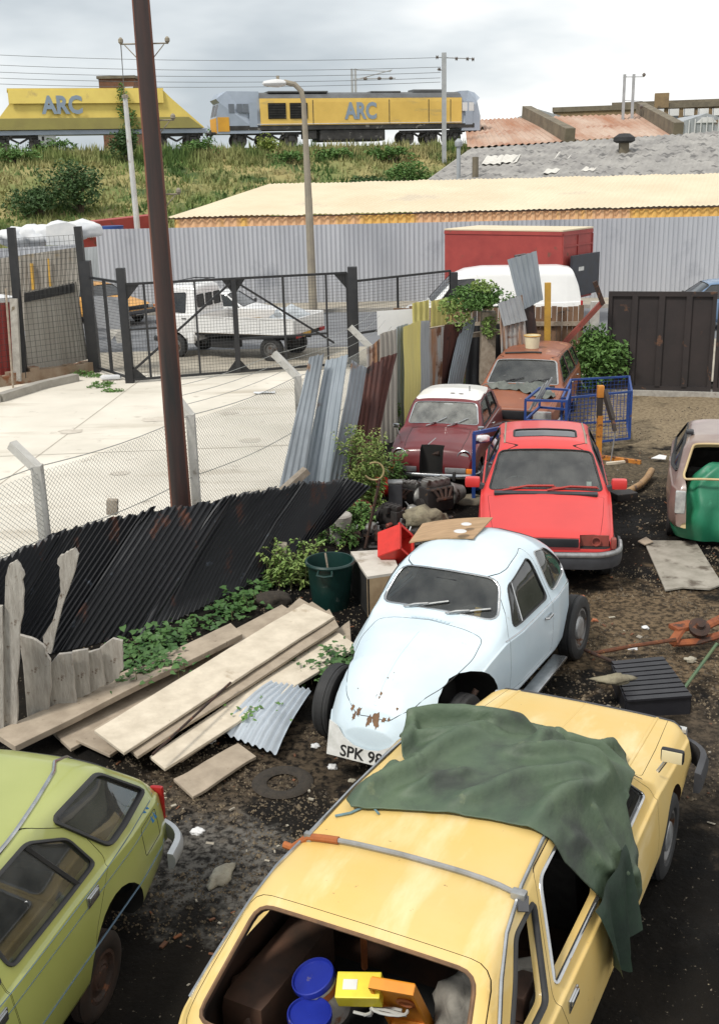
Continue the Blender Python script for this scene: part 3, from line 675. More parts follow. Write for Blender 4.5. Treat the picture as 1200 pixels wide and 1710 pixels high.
p = GY(1178, 212, 108); e = empty('glazed_shed', (p.x, p.y, 0), 0, 'grey shed with a white glazed gable at the far right', 'shed'); zt = GY(1178, 189, 108).z; zb = GY(1178, 203, 108).z
ob('roof', mesh_from([(-3.4, 0, zb-.3), (0, 0, zt), (3.4, 0, zb-.3), (-3.4, 9, zb-.3), (0, 9, zt), (3.4, 9, zb-.3), (-3.4, 0, 0), (3.4, 0, 0)], [(0, 1, 4, 3), (1, 2, 5, 4), (0, 2, 1), (6, 7, 2, 0)]), 'old_zinc', e, smooth=False)
ob('gable_window', slab([(-1.0, -.1, zb-.1), (1.0, -.1, zb-.1), (.4, -.1, zt-.35), (-.4, -.1, zt-.35)], .06), 'white_far', e, smooth=False)
bm = B()
for i in range(-6, 7): bar(bm, (i*.55, -.15, .5), (i*.55, -.15, zb-.2+max(0, (1-abs(i)/6.2))*(zt-zb)*.9), .07)
ob('glazing_bar', bm, 'white_far', e, smooth=False)

# ================================================================== RAILWAY
TL, TR = GY(358, 230, 86), GY(790, 232, 92)
TZ = GY(440, 245, 87.6).z-.1                       # rail level
TD = (TR-TL); TD.z = 0; TLEN = TD.length; TD.normalize(); TN = Vector((TD.y, -TD.x, 0)); T0 = z3(TL, TZ)
TRM = Matrix((TD, -TN, Vector((0, 0, 1)))).transposed()
tyaw = atan2(TD.y, TD.x)
def bank():
    vs, fs = [], []; S = [-60+i*1.0 for i in range(131)]
    prof = [(16, 0), (8, 6.0), (5, TZ-.25), (-2.2, TZ-.28), (-3.4, TZ-.7)]+[(-3.4-i*1.25, 0) for i in range(1, 16)]
    for s in S:
        for k, (tt, z) in enumerate(prof):
            if k >= 5: u = (k-4)/15; z = (TZ-.7)*(1-u)**1.15
            p = T0+TD*s+TN*(-tt); nz_ = noise.noise(Vector((p.x*.15, p.y*.15, 1)))*.7+noise.noise(Vector((p.x*.5, p.y*.5, 4)))*.3
            vs.append((p.x, p.y, z+(nz_ if k > 4 else nz_*.15)))
    n = len(prof)
    for i in range(len(S)-1):
        for j in range(n-1): a = i*n+j; fs.append((a, a+1, a+n+1, a+n))
    return mesh_from(vs, fs)
bk = tag(ob('embankment', bank(), 'grass_earth', angle=180), kind='structure')
gm('blade', (.40, .34, .16), (.14, .21, .05), .9, .18, spot=(.07, .13, .03), sscale=.35, sth=.5, sw=.08)
gm('ballast', (.18, .16, .14), (.1, .09, .08), .95, 4, bump=.5)
gm('rail', (.12, .08, .06), (.2, .17, .15), .5, 3, metal=.5)
bvh = BVHTree.FromPolygons([v.co.copy() for v in bk.data.vertices], [tuple(p.vertices) for p in bk.data.polygons])
def bankz(x, y):
    r = bvh.ray_cast(Vector((x, y, 30)), Vector((0, 0, -1))); return r[0].z if r[0] else 0
bm = B(); rnd = random.Random(3)
for i in range(15000):
    s = rnd.uniform(-34, 30); tt = rnd.uniform(2.3, 19) if i % 3 else rnd.uniform(2.0, 5); p = T0+TD*s+TN*tt; z = bankz(p.x, p.y)
    h = rnd.uniform(.25, .7)*(1.6 if tt < 4 else 1); w = rnd.uniform(.05, .12)
    for k in range(3):
        a = rnd.uniform(0, 6.3); q = Vector((p.x+rnd.uniform(-.3, .3), p.y+rnd.uniform(-.3, .3), z-.1)); dx = Vector((cos(a)*w, sin(a)*w, 0)); ti = Vector((rnd.uniform(-.25, .25), rnd.uniform(-.25, .25), h*rnd.uniform(.6, 1)))
        bm.faces.new([bm.verts.new(q-dx), bm.verts.new(q+dx), bm.verts.new(q+ti)])
tag(ob('long_grass', bm, 'blade', smooth=False), 'long green and straw coloured grass covering the railway bank', 'grass', kind='stuff')
tag(ob('ballast', box(B(), T0+TD*5+Vector((0, 0, -.24)), (130, 3.6, .2), TRM), 'ballast', smooth=False), kind='structure')
bm = B()
for s in (-.75, .75): box(bm, T0+TD*5-TN*s+Vector((0, 0, -.07)), (130, .08, .15), TRM)
tag(ob('railway_track', bm, 'rail', smooth=False), 'pair of steel rails running along the top of the bank', 'track')

# --- shrubs and trees made of leaf faces
gm('leaf_dark', (.035, .075, .022), (.06, .12, .03), .7, 2.5)
gm('leaf_mid', (.07, .15, .035), (.12, .23, .05), .65, 3)
gm('leaf_light', (.15, .25, .06), (.25, .33, .09), .65, 3)
gm('leaf_yellow', (.30, .33, .07), (.15, .24, .05), .65, 4)
gm('bark', (.12, .09, .06), (.06, .045, .03), .9, 8, bump=.5)
def leaf_cloud(bm, c, r, n, size, rnd, shell=.55, curl=.35, shape=None):
    for _ in range(n):
        while True:
            v = Vector((rnd.uniform(-1, 1), rnd.uniform(-1, 1), rnd.uniform(-1, 1)))
            if shell < v.length < 1: break
        p = Vector(c)+Vector((v.x*r[0], v.y*r[1], v.z*r[2])); nn = noise.noise(p*(1.8/max(r)))
        if nn < -.22: continue
        a = Vector((rnd.gauss(0, 1), rnd.gauss(0, 1), rnd.gauss(0, .6))).normalized(); b_ = a.cross(Vector((rnd.gauss(0, 1), rnd.gauss(0, 1), rnd.gauss(0, 1)))).normalized()
        s = size*rnd.uniform(.6, 1.3); up = a.cross(b_)*s*curl
        q = [p-a*s, p-b_*s*.45+up*.4, p+a*s*.9, p+b_*s*.45+up*.4]
        bm.faces.new([bm.verts.new(x) for x in q])
def shrub(name, loc_, r, n, size, m, label, cat='shrub', clumps=6, group=None, stem=True, seed=1, flat=1):
    rnd = random.Random(seed); e = empty(name, loc_, 0, label, cat, group); bm = B(); st = B(); tops = []
    for i in range(clumps):
        a = rnd.uniform(0, 6.28); d = rnd.uniform(.0, .6); c = Vector((cos(a)*d*r[0], sin(a)*d*r[1], r[2]*rnd.uniform(.45, 1.45)))
        rr = [x*rnd.uniform(.38, .6) for x in r]; leaf_cloud(bm, c, rr, n//clumps, size, rnd, .3); tops.append(c)
    ob('foliage', bm, m, e, smooth=False)
    if stem:
        for c in tops: tube(st, [(0, 0, -.05), (c.x*.4, c.y*.4, c.z*.5), c], .03*max(r), 5, r1=.008*max(r))
        ob('stem', st, 'bark', e)
    return e
def stalks(name, loc_, n, h, spread, m, label, cat='plant', seed=1, leaf=.09, width=.016, plume=None, lean=.25, dens=16, kind=None):
    """upright plants: curved stems with narrow leaves along them and, if wanted, a feathery top"""
    rnd = random.Random(seed); e = empty(name, loc_, 0, label, cat); st, lf_, pl = B(), B(), B()
    for i in range(n):
        a = rnd.uniform(0, 6.28); d = sqrt(rnd.random()); b0_ = Vector((cos(a)*d*spread[0], sin(a)*d*spread[1], 0)); H_ = h*rnd.uniform(.55, 1.05); ln_ = Vector((rnd.gauss(0, lean), rnd.gauss(0, lean), 0))*H_
        P = [b0_+ln_*(t_/6)**2+UPV*(H_*t_/6) for t_ in range(7)]; tube(st, P, .006, 4, r1=.002)
        for k in range(int(dens*H_/.6)):
            t_ = rnd.uniform(.12, 1); q = b0_+ln_*t_*t_+UPV*(H_*t_); aa = rnd.uniform(0, 6.28); L_ = leaf*rnd.uniform(.6, 1.2)*(1.15-.5*t_); o_ = Vector((cos(aa), sin(aa), rnd.uniform(-.25, .5))).normalized(); sd_ = o_.cross(UPV).normalized()*width*rnd.uniform(.7, 1.4)
            mid = q+o_*L_*.5+UPV*.012; tip = q+o_*L_-UPV*L_*.25; v = [lf_.verts.new(x) for x in (q, mid-sd_, tip, mid+sd_)]; lf_.faces.new((v[0], v[1], v[2])); lf_.faces.new((v[0], v[2], v[3]))
        if plume:
            for k in range(46):
                t_ = rnd.uniform(.78, 1.06); q = b0_+ln_*t_*t_+UPV*(H_*t_)+Vector((rnd.gauss(0, .03), rnd.gauss(0, .03), 0))*(1.2-t_)*4; s_ = rnd.uniform(.006, .014); a1 = Vector((rnd.gauss(0, 1), rnd.gauss(0, 1), rnd.gauss(0, 1))).normalized()*s_; a2 = a1.cross(Vector((rnd.gauss(0, 1), rnd.gauss(0, 1), 1))).normalized()*s_; pl.faces.new([pl.verts.new(x) for x in (q-a1, q-a2, q+a1, q+a2)])
    ob('stem', st, 'stem_green', e); ob('foliage', lf_, m, e, smooth=False)
    if plume: ob('flower', pl, plume, e, smooth=False)
    return e
def creeper(name, pts, n, m, label, seed=1, size=.05, hh=.12, z=None, cat='bindweed'):
    """broad leaves lying over the ground on trailing stems"""
    rnd = random.Random(seed); o_ = pts[0].copy(); e = empty(name, o_, 0, label, cat); lf_, st = B(), B()
    for i in range(n):
        k = rnd.randrange(len(pts)-1); c = pts[k].lerp(pts[k+1], rnd.random())-o_; w_ = rnd.gauss(0, .16); nn = noise.noise(Vector((c.x*2.2, c.y*2.2, seed)))
        if nn < -.1 and rnd.random() < .75: continue
        q = c+Vector((rnd.gauss(0, .15), w_, abs(rnd.gauss(0, hh*.6))*(1+nn))); aa = rnd.uniform(0, 6.28); f_ = Vector((cos(aa), sin(aa), rnd.uniform(-.35, .35))).normalized(); u_ = Vector((rnd.gauss(0, .35), rnd.gauss(0, .35)-.25, 1)).normalized(); sd_ = f_.cross(u_).normalized(); s_ = size*rnd.uniform(.45, 1.25)
        P = [q-f_*s_*.35, q-f_*s_*.5-sd_*s_*.55, q+f_*s_*.15-sd_*s_*.5, q+f_*s_*.85-u_*s_*.2, q+f_*s_*.15+sd_*s_*.5, q-f_*s_*.5+sd_*s_*.55]; v = [lf_.verts.new(x) for x in P]
        lf_.faces.new((v[0], v[1], v[2], v[3])); lf_.faces.new((v[0], v[3], v[4], v[5]))
        if i % 9 == 0: tube(st, [q-UPV*q.z, q-UPV*(q.z*.4), q], .004, 4)
    ob('foliage', lf_, m, e, smooth=False); ob('stem', st, 'stem_green', e); return e
UPV = Vector((0, 0, 1)); gm('stem_green', (.16, .17, .07), (.12, .08, .05), .8, 9); gm('plume_pale', (.42, .45, .15), (.3, .38, .12), .8, 9)
def bankp(px, Y):
    p = GY(px, 250, Y); return Vector((p.x, p.y, bankz(p.x, p.y)-.1))
for i, (px, Y, r, n, m, lb) in enumerate([
    (215, 83.0, (1.1, .8, 2.6), 1900, 'leaf_mid', 'tall narrow green sapling on the bank before the hopper wagon'),
    (213, 79.5, (1.6, 1.1, 1.6), 1600, 'leaf_dark', 'dark green bush below the sapling on the bank'),
    (450, 84.0, (1.0, .8, .95), 1000, 'leaf_yellow', 'small yellowish bush beside the front bogie of the engine'),
    (128, 71, (3.0, 2.0, 1.9), 3400, 'leaf_dark', 'broad dark green bramble bush low on the bank'),
    (60, 70, (3.0, 2.0, 1.2), 2600, 'leaf_dark', 'low dark bramble at the far left foot of the bank'),
    (346, 96, (.9, .8, 3.0), 900, 'leaf_mid', 'young tree behind the gap between wagon and engine'),
    (30, 78, (2.4, 1.6, .8), 1500, 'leaf_mid', 'low bush near the top of the bank at the left edge'),
    (560, 83.6, (2.2, .9, .55), 1200, 'leaf_mid', 'strip of low weeds under the middle of the engine'),
    (655, 84.5, (2.6, 1.0, .7), 1500, 'leaf_mid', 'weedy bush on the bank edge under the rear bogie'),
    (690, 80, (2.6, 1.5, 1.1), 1900, 'leaf_mid', 'rounded weed clump at the right end of the bank'),
    (610, 79, (2.2, 1.5, .7), 1300, 'leaf_dark', 'dark weed clump part way down the bank'),
    (480, 82.5, (1.8, 1.0, .5), 900, 'leaf_mid', 'green weeds on the bank right of the small yellowish bush'),
    (330, 83, (2.2, 1.0, .7), 1200, 'leaf_mid', 'green weeds on the bank behind the telegraph pole'),
    (90, 81.5, (2.6, 1.0, .7), 1300, 'leaf_mid', 'green weeds below the wagon wheels')]):
    shrub('bush', bankp(px, Y), r, n, .13, m, lb, 'bush', clumps=9, seed=i+3)

# --- locomotive
gm('loco_yellow', (.80, .53, .12), (.72, .47, .10), .45, .8, spot=(.5, .37, .15), sscale=1.0, sth=.58, sw=.16, sstretch=(.5, 1, 2))
gm('loco_orange', (.75, .38, .03), (.6, .3, .03), .5, 1)
gm('loco_grey', (.36, .41, .49), (.3, .35, .42), .45, 1)
gm('loco_under', (.06, .058, .055), (.03, .028, .026), .8, 2, spot=(.2, .19, .17), sscale=2.4, sth=.6)
gm('wheel_pale', (.24, .22, .2), (.14, .13, .12), .7, 3); gm('mast_white', (.6, .6, .6)); gm('loco_roof', (.13, .135, .14), (.09, .09, .09), .6, 1)
gm('letter_blue', (.27, .34, .42), (.24, .3, .38), .5, 1)
def side_prism(bm, prof, x0, x1, mi=0):
    """prof: list of (y,z) closed; extruded along x"""
    a = [bm.verts.new((x0, y, z)) for y, z in prof]; b = [bm.verts.new((x1, y, z)) for y, z in prof]
    fs = [bm.faces.new(a), bm.faces.new(b[::-1])]+[bm.faces.new([a[i-1], b[i-1], b[i], a[i]]) for i in range(len(prof))]
    for f in fs: f.material_index = mi
    return bm
LL = TLEN
t = empty('diesel_locomotive', T0, tyaw, 'yellow and grey diesel goods engine standing on the bank', 'locomotive')
hw = 1.32; bz = 1.25
cs = [(-hw, bz), (-hw, 3.05), (-hw*.97, 3.35), (-.95, 3.75), (-.45, 3.9), (.45, 3.9), (.95, 3.75), (hw*.97, 3.35), (hw, 3.05), (hw, bz)]
ycs = [(-hw, 1.55), (-hw, 3.15), (-hw*.985, 3.42), (hw*.985, 3.42), (hw, 3.15), (hw, 1.55)]
ob('engine_casing', side_prism(B(), ycs, 3.3, LL-1.55), 'loco_yellow', t, smooth=False)
ob('roof', side_prism(B(), [(-hw*.985, 3.425), (-.98, 3.72), (-.45, 3.88), (.45, 3.88), (.98, 3.72), (hw*.985, 3.425)], 3.3, LL-1.55), 'loco_roof', t, smooth=False)
ob('sole_bar', box(B(), (LL/2, 0, 1.38), (LL-1.0, 2.68, .32)), 'loco_under', t, smooth=False)
# cabs with raked screens
def cab(x0, sx):
    # x0: outer end, sx: inward direction; side profile polygons extruded over y
    pr = [(0, 1.0), (.0, 2.15), (.35, 3.05), (.12, 3.55), (.5, 3.85), (1.0, 3.93), (2.65 if sx > 0 else 1.4, 3.9), (2.65 if sx > 0 else 1.4, 1.0)] 
    pr = [(0, 1.0), (.0, 2.1), (.28, 3.15), (.05, 3.4), (.35, 3.8), (.9, 3.95)]
    Lc = 3.3 if sx > 0 else 1.55; pr = pr+[(Lc, 3.93), (Lc, 1.0)]
    bm = B(); P = [(x0+sx*a, z) for a, z in pr]; A = [bm.verts.new((x, -hw+(.35 if z > 3.5 else 0), z)) for x, z in P]; C = [bm.verts.new((x, hw-(.35 if z > 3.5 else 0), z)) for x, z in P]
    bm.faces.new(A); bm.faces.new(C[::-1]); 
    for i in range(len(P)): bm.faces.new([A[i-1], C[i-1], C[i], A[i]])
    c = ob('cab', bm, 'loco_grey', t, smooth=False)
    # yellow nose panel, windscreens
    ob('nose_panel', mesh_from([(x0-sx*.03, y, z) for z in (1.05, 2.1) for y in (-1.28, 1.28)]+[(x0+sx*.05, y, z) for z in (1.05, 2.1) for y in (-1.28, 1.28)], [(0, 1, 3, 2), (4, 5, 7, 6), (0, 2, 6, 4), (1, 3, 7, 5), (2, 3, 7, 6), (0, 1, 5, 4)]), 'loco_orange', c, smooth=False)
    for y in (-.66, .66):
        q = [(x0+sx*.05-sx*.03, y-.55, 2.25), (x0+sx*.05-sx*.03, y+.55, 2.25), (x0+sx*.26-sx*.03, y+.5, 3.05), (x0+sx*.26-sx*.03, y-.5, 3.05)]; ob('windscreen', slab(q, .03, Vector((-sx, 0, 0))), 'window_far', c, smooth=False)
    xs = (.75, 1.3) if sx < 0 else (1.15, 1.75, 2.2)
    for q in xs:
        ob('cab_window', box(B(), (x0+sx*q, -hw-.012, 2.75), (.42, .03, .62), bev=.01), 'window_far' if sx > 0 else 'white_far', c, smooth=False)
    ob('cab_door', box(B(), (x0+sx*(2.75 if sx > 0 else .95), -hw-.01, 2.3), (.6, .03, 1.7)), 'loco_grey', c, smooth=False)
    ob('side_skirt', box(B(), (x0+sx*.5, -hw-.012, 1.65), (.85, .03, 1.0)), 'loco_orange', c, smooth=False) if sx > 0 else None
    bm = B()
    for y in (-.85, .85): lathe(bm, [(.1, 0), (.1, .35), (.24, .36), (.24, .42)], 12, Matrix.Translation((x0, y, 1.05)) @ Matrix.Rotation(-sx*pi/2, 4, 'Y'))
    ob('buffer', bm, 'loco_under', c)
cab(0, 1); cab(LL, -1)
for i, x in enumerate((4.55, 6.2)):
    g = ob('air_intake', box(B(), (x, -hw-.02, 2.55), (1.35, .04, 1.1)), 'dark', t, smooth=False); bm = B()
    for k in range(6): box(bm, (x, -hw-.05, 2.1+k*.18), (1.3, .03, .03))
    ob('louvre', bm, 'loco_under', g, smooth=False)
for x in (7.3, 13.3, 16.5, 18.3): ob('casing_joint', box(B(), (x, -hw-.006, 2.45), (.05, .02, 1.7)), 'loco_under', t, smooth=False)
ob('exhaust_silencer', box(B(), (LL-4.0, 0, 3.97), (2.6, 1.2, .2), bev=.04), 'loco_roof', t, smooth=False)
ob('engine_hatch', box(B(), (LL-7.5, 0, 3.9), (2.4, 1.3, .12), bev=.04), 'loco_roof', t, smooth=False)
ob('radiator_fan', box(B(), (6.3, 0, 3.9), (4.6, 2.0, .12), bev=.04), 'loco_roof', t, smooth=False)
text('ARC', 1.6, 'letter_blue', t, (11.05, -hw-.02, 2.46), (1, 0, 0), (0, 0, 1), .01, bold=.06, sx=.78, name='lettering')
def bogie(x, wb, n, parent):
    f = B(); WH = []
    for i in range(n):
        xx = x+(i-(n-1)/2)*wb
        for y in (-.78, .78): bm = B(); WH.append(bm); lathe(bm, [(.53, -.07), (.55, .0), (.5, .07), (.18, .09), (.16, .16), (.01, .17)], 18, Matrix.Translation((xx, y, .53)) @ Matrix.Rotation(pi/2 if y < 0 else -pi/2, 4, 'X'))
        box(f, (xx, -1.05, .6), (.5, .22, .42), bev=.05); lathe(f, [(.14, 0), (.14, .28)], 10, Matrix.Translation((xx-.42, -1.05, .72)))
        lathe(f, [(.14, 0), (.14, .28)], 10, Matrix.Translation((xx+.42, -1.05, .72)))
    P = []
    box(f, (x, -1.0, .98), ((n-1)*wb+1.5, .16, .2)); 
    for i in range(n-1): xx = x+(i-(n-1)/2+.5)*wb; bar(f, (xx-.7, -1.0, .92), (xx, -1.0, .55), .14); bar(f, (xx+.7, -1.0, .92), (xx, -1.0, .55), .14)
    g = ob('bogie', f, 'loco_under', parent)
    for q in WH: ob('wheel', q, 'wheel_pale', g)
bogie(3.7, 1.95, 3, t); bogie(LL-3.9, 1.95, 3, t)
ob('handrail', tube(B(), [(3.0, -1.38, 1.62), (LL-1.6, -1.38, 1.62)], .03, 5), 'mast_white', t); ob('fuel_tank', box(B(), (LL/2, 0, .78), (5.2, 2.5, .85), bev=.15), 'loco_under', t, smooth=False)
ob('battery_box', box(B(), (LL/2-3.4, -1.0, .85), (1.1, .5, .6), bev=.05), 'loco_under', t, smooth=False)
# --- hopper wagon
gm('hopper', (.74, .58, .14), (.66, .50, .12), .6, .7, spot=(.5, .38, .14), sscale=1.0, sth=.6, sw=.12)
gm('hopper_dust', (.42, .37, .12), (.36, .31, .11), .8, .8)
Lw = 15.2; t = empty('hopper_wagon', T0-TD*(Lw+.75), tyaw, 'yellow stone hopper wagon coupled to the left of the engine', 'wagon')
xt0, xt1, xb0, xb1 = 1.6, Lw-3.0, .15, Lw-.15; zt, zm = 4.05, 1.45
bm = B(); y1, y2 = 1.25, 1.35
vs = {}
P8 = [(xt0, zt), (xt0, zt-.9), (xb0, zm), (xb1, zm), (xt1+.55, zt-.55), (xt1, zt)]
A = [bm.verts.new((x, -1.25 if z > 3 else -1.35, z)) for x, z in P8]; C = [bm.verts.new((x, 1.25 if z > 3 else 1.35, z)) for x, z in P8]
bm.faces.new(A); bm.faces.new(C[::-1])
for i in range(6): bm.faces.new([A[i-1], C[i-1], C[i], A[i]])
h = ob('hopper_body', bm, 'hopper', t, smooth=False)
ob('top_chute', slab([(xt0, -1.3, zt), (xt1, -1.3, zt), (xt1, -1.42, zt-.9), (xt0, -1.42, zt-.9)], .05), 'hopper', t, smooth=False)
ob('lower_chute', slab([(xt0-.75, -1.46, 2.2), (xt1+1.7, -1.46, 2.2), (xb1-.1, -1.36, zm), (xb0+.1, -1.36, zm)], .1), 'hopper_dust', t, smooth=False)
ob('top_rail', box(B(), ((xt0+xt1)/2, 0, zt+.05), (xt1-xt0+.1, 2.6, .12)), 'hopper', t, smooth=False)
ob('sole_bar', box(B(), (Lw/2, 0, 1.25), (Lw, 2.6, .3)), 'loco_grey', t, smooth=False)
text('ARC', 1.6, 'letter_blue', t, (5.15, -1.46, 3.0), (1, 0, 0), (0, 0, 1), .01, bold=.06, sx=.86)
for i, px in enumerate((2.0, Lw-2.2)): bogie(px, 2.4, 2, t)
ob('door_gear', box(B(), (3.9, -1.0, .75), (1.2, .3, .8), bev=.03), 'white_far', t, smooth=False)
# wagon further left (edge only)
t = empty('hopper_wagon', T0-TD*(2*Lw+1.4), tyaw, 'end of a second wagon with grey framing cut off by the left edge', 'wagon')
h = ob('hopper_body', box(B(), (Lw-3.2, 0, 1.95), (4, 2.6, .9), Matrix.Rotation(.0, 3, 'Y')), 'loco_grey', t, smooth=False)
ob('end_slope', slab([(Lw-3, -1.3, 3.3), (Lw-.3, -1.3, 1.5), (Lw-.3, 1.3, 1.5), (Lw-3, 1.3, 3.3)], .12), 'white_far', t, smooth=False)
bogie(Lw-2, 2.0, 2, t)

# --- brick tank house behind the wagon
p = GY(202, 160, 112); e = empty('brick_tank_house', (p.x, p.y, 0), 0, 'small square brown brick tower behind the hopper wagon', 'building'); zt = GY(202, 133, 112).z
ob('wall', box(B(), (0, 0, zt/2), (3.3, 3.3, zt)), 'redbrick', e, smooth=False); ob('roof', box(B(), (0, 0, zt+.1), (3.6, 3.6, .25)), 'stone', e, smooth=False)
ob('white_panel', box(B(), (1.1, -1.68, zt-1.6), (.9, .06, 1.7)), 'white_far', e, smooth=False)

# --- overhead line masts, wires
gm('mast', (.42, .43, .44), (.33, .34, .35), .5, 2)
gm('insul', (.1, .07, .06), (.2, .18, .16), .5, 4)
def mast(px, py_base, py_top, Y, label, twin=0, arms=(), r=.11):
    b_ = GY(px, py_base, Y); e = empty('overhead_line_mast', (b_.x, b_.y, b_.z), 0, label, 'mast', 'overhead line masts along the railway'); zt = top((b_.x, b_.y), py_top)-b_.z
    for k in ([-twin/2, twin/2] if twin else [0]): ob('post', box(B(), (k, 0, zt/2-1), (r*2, r*2, zt+2)), 'mast', e, smooth=False)
    for (x0, z0, x1, z1, rr) in arms:
        ob('arm', tube(B(), [(x0, 0, zt*z0), (x1, 0, zt*z1)], rr, 6), 'mast', e)
    return e, zt
e, zt = mast(741, 247, 88, 85.5, 'single grey mast standing before the rear of the engine', arms=((-.6, .955, 2.2, .93, .04), (-.5, .83, .1, .815, .04)), r=.16)
for x, z in ((-.5, .955), (.9, .935), (2.1, .925), (1.7, .93), (-.35, .83)): ob('insulator', lathe(B(), [(.03, -.1), (.16, -.06), (.06, 0), (.16, .06), (.03, .1)], 8, Matrix.Translation((x, 0, zt*z)) @ Matrix.Rotation(pi/2, 4, 'Y')), 'insul', e)
e, zt = mast(1045, 232, 124, 96, 'pair of thin masts side by side above the rusty roofs', twin=.75, arms=((-.5, .96, 1.2, .955, .04), (-.4, .6, 1.2, .58, .03)), r=.1)
for x, z in ((1.2, .985), (1.1, .5)): ob('insulator', lathe(B(), [(.03, -.15), (.15, -.06), (.15, .06), (.03, .15)], 8, Matrix.Translation((x, 0, zt*z)) @ Matrix.Rotation(pi/2, 4, 'Y')), 'insul', e)
e, zt = mast(592, 200, 115, 101, 'lattice armed mast rising behind the middle of the engine', twin=.3, arms=((0, .98, 3.2, .93, .04), (0, .78, 3.3, .96, .05), (0, .80, 3.6, .80, .05)), r=.1)
for x, z in ((1.0, .8), (2.2, .8), (3.2, .8)): ob('insulator', lathe(B(), [(.03, -.2), (.14, -.06), (.14, .06), (.03, .2)], 8, Matrix.Translation((x, 0, zt*z)) @ Matrix.Rotation(pi/2, 4, 'Y')), 'insul', e)
gm('cable', (.12, .13, .14), (.1, .1, .1), .6, 1)
def wire(pa, pb, sag, r, label, mname='cable', group=None):
    P = [pa.lerp(pb, i/16)-Vector((0, 0, sag*4*(i/16)*(1-i/16))) for i in range(17)]; return tag(ob('overhead_wire', tube(B(), P, r, 4), mname), label, 'wire', group)
for i, (ya, yb, lb) in enumerate(((89, 96, 'topmost of the thin overhead wires crossing the cloudy sky'), (106, 112, 'second highest thin overhead wire crossing the sky'), (118, 121, 'middle overhead wire crossing above the wagon'), (128, 130, 'second lowest overhead wire above the wagon'), (138, 137, 'lowest thin overhead wire just above the train roofs'))):
    wire(GY(-60, ya, 90), GY(735, yb, 88), .35, .017, lb, group='overhead wires above the railway')

# ================================================================== STREET FURNITURE
gm('lamp_conc', (.33, .29, .22), (.24, .21, .17), .85, 2)
gm('pole_white', (.6, .6, .58), (.45, .46, .46), .6, 2, spot=(.35, .3, .25), sscale=3, sth=.62)
def onxy(b_, px, py): return GY(px, py, b_.y)
b_ = G(523, 520, .15); p = [b_, onxy(b_, 515, 330), onxy(b_, 507, 172), onxy(b_, 503, 152), onxy(b_, 492, 141), onxy(b_, 474, 137)]
e = empty('street_lamp', b_, 0, 'tall concrete street lamp with curved arm in front of the grey fence', 'street lamp')
ob('column', tube(B(), [q-b_ for q in (p[0], p[1])], .16, 10, r1=.13), 'lamp_conc', e); ob('upper_column', tube(B(), [q-b_ for q in p[1:3]], .125, 10, r1=.085), 'lamp_conc', e); ob('arm', tube(B(), [q-b_ for q in p[2:]], .085, 8), 'lamp_conc', e)
q = onxy(b_, 459, 139)-b_
ob('lamp_head', lathe(B(), [(.02, -.42), (.1, -.36), (.15, -.1), (.17, .1), (.1, .36), (.02, .42)], 12, Matrix.Translation(q) @ Matrix.Rotation(pi/2, 4, 'Y') @ Matrix.Scale(.8, 4, (1, 0, 0))), 'white_far', e)
ob('photocell', box(B(), q+Vector((.1, 0, .17)), (.1, .1, .12)), 'lamp_conc', e)
b_ = G(240, 492, .15); e = empty('white_pole', b_, 0, 'slim white painted pole standing left of the telegraph pole', 'pole')
ob('pole', tube(B(), [(0, 0, 0), onxy(b_, 209, 162)-b_], .135, 10, r1=.09), 'pole_white', e); ob('cap', lathe(B(), [(.13, -.06), (.13, .05), (.01, .08)], 10, Matrix.Translation(onxy(b_, 209, 161)-b_)), 'lamp_conc', e)
# telegraph pole
gm('polewood', (.19, .065, .035), (.11, .045, .03), .75, 9, stretch=(1, 1, .06), bump=.3, spot=(.05, .02, .014), sscale=5, sth=.55, sw=.08, sstretch=(1, 1, .2))
gm('dark_wood', (.02, .018, .018), (.06, .03, .025), .5, 7, stretch=(1, 1, .08), bump=.2)
b_ = Vector((-2.22, 13.15, 0)); b_ = GY(304, 860, 13.15); b_.z = 0; tp = GY(232, -40, 13.15+.1)
e = empty('telegraph_pole', b_, 0, 'tall reddish brown wooden telegraph pole rising through the whole view', 'pole')
dv = tp-b_; ob('pole', tube(B(), [dv*i/12 for i in range(13)], .135, 20, r1=.098), 'polewood', e)
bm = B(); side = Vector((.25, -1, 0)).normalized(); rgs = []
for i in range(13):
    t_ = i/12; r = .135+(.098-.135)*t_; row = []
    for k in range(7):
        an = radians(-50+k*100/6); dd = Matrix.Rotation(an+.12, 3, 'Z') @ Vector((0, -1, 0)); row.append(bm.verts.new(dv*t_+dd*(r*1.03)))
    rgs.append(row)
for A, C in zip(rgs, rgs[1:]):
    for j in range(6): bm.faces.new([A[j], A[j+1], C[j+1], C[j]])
ob('dark_strip', bm, 'dark_wood', e)  # dark strip down the camera-facing side of the pole
for py, sides in ((72, (-1, 1)), (201, (1,)), (326, (1,))):
    z_ = top(b_, py); c = dv*((z_-0)/dv.z)
    for s_ in sides:
        bm = B(); tube(bm, [c+Vector((s_*.1, 0, .0)), c+Vector((s_*.27, 0, .0))], .009, 6); tube(bm, [c+Vector((s_*.1, 0, -.14)), c+Vector((s_*.22, 0, -.01))], .006, 5); lathe(bm, [(.012, -.02), (.028, 0), (.028, .03), (.01, .05)], 8, Matrix.Translation(c+Vector((s_*.26, 0, .02))))
        ob('bracket', bm, 'lamp_conc', e)
wire(b_+dv*(top(b_, 72)/dv.z)+Vector((-.26, 0, .04)), GY(208, 168, 40), .2, .006, 'thin service wire dropping from the telegraph pole bracket to the white pole')
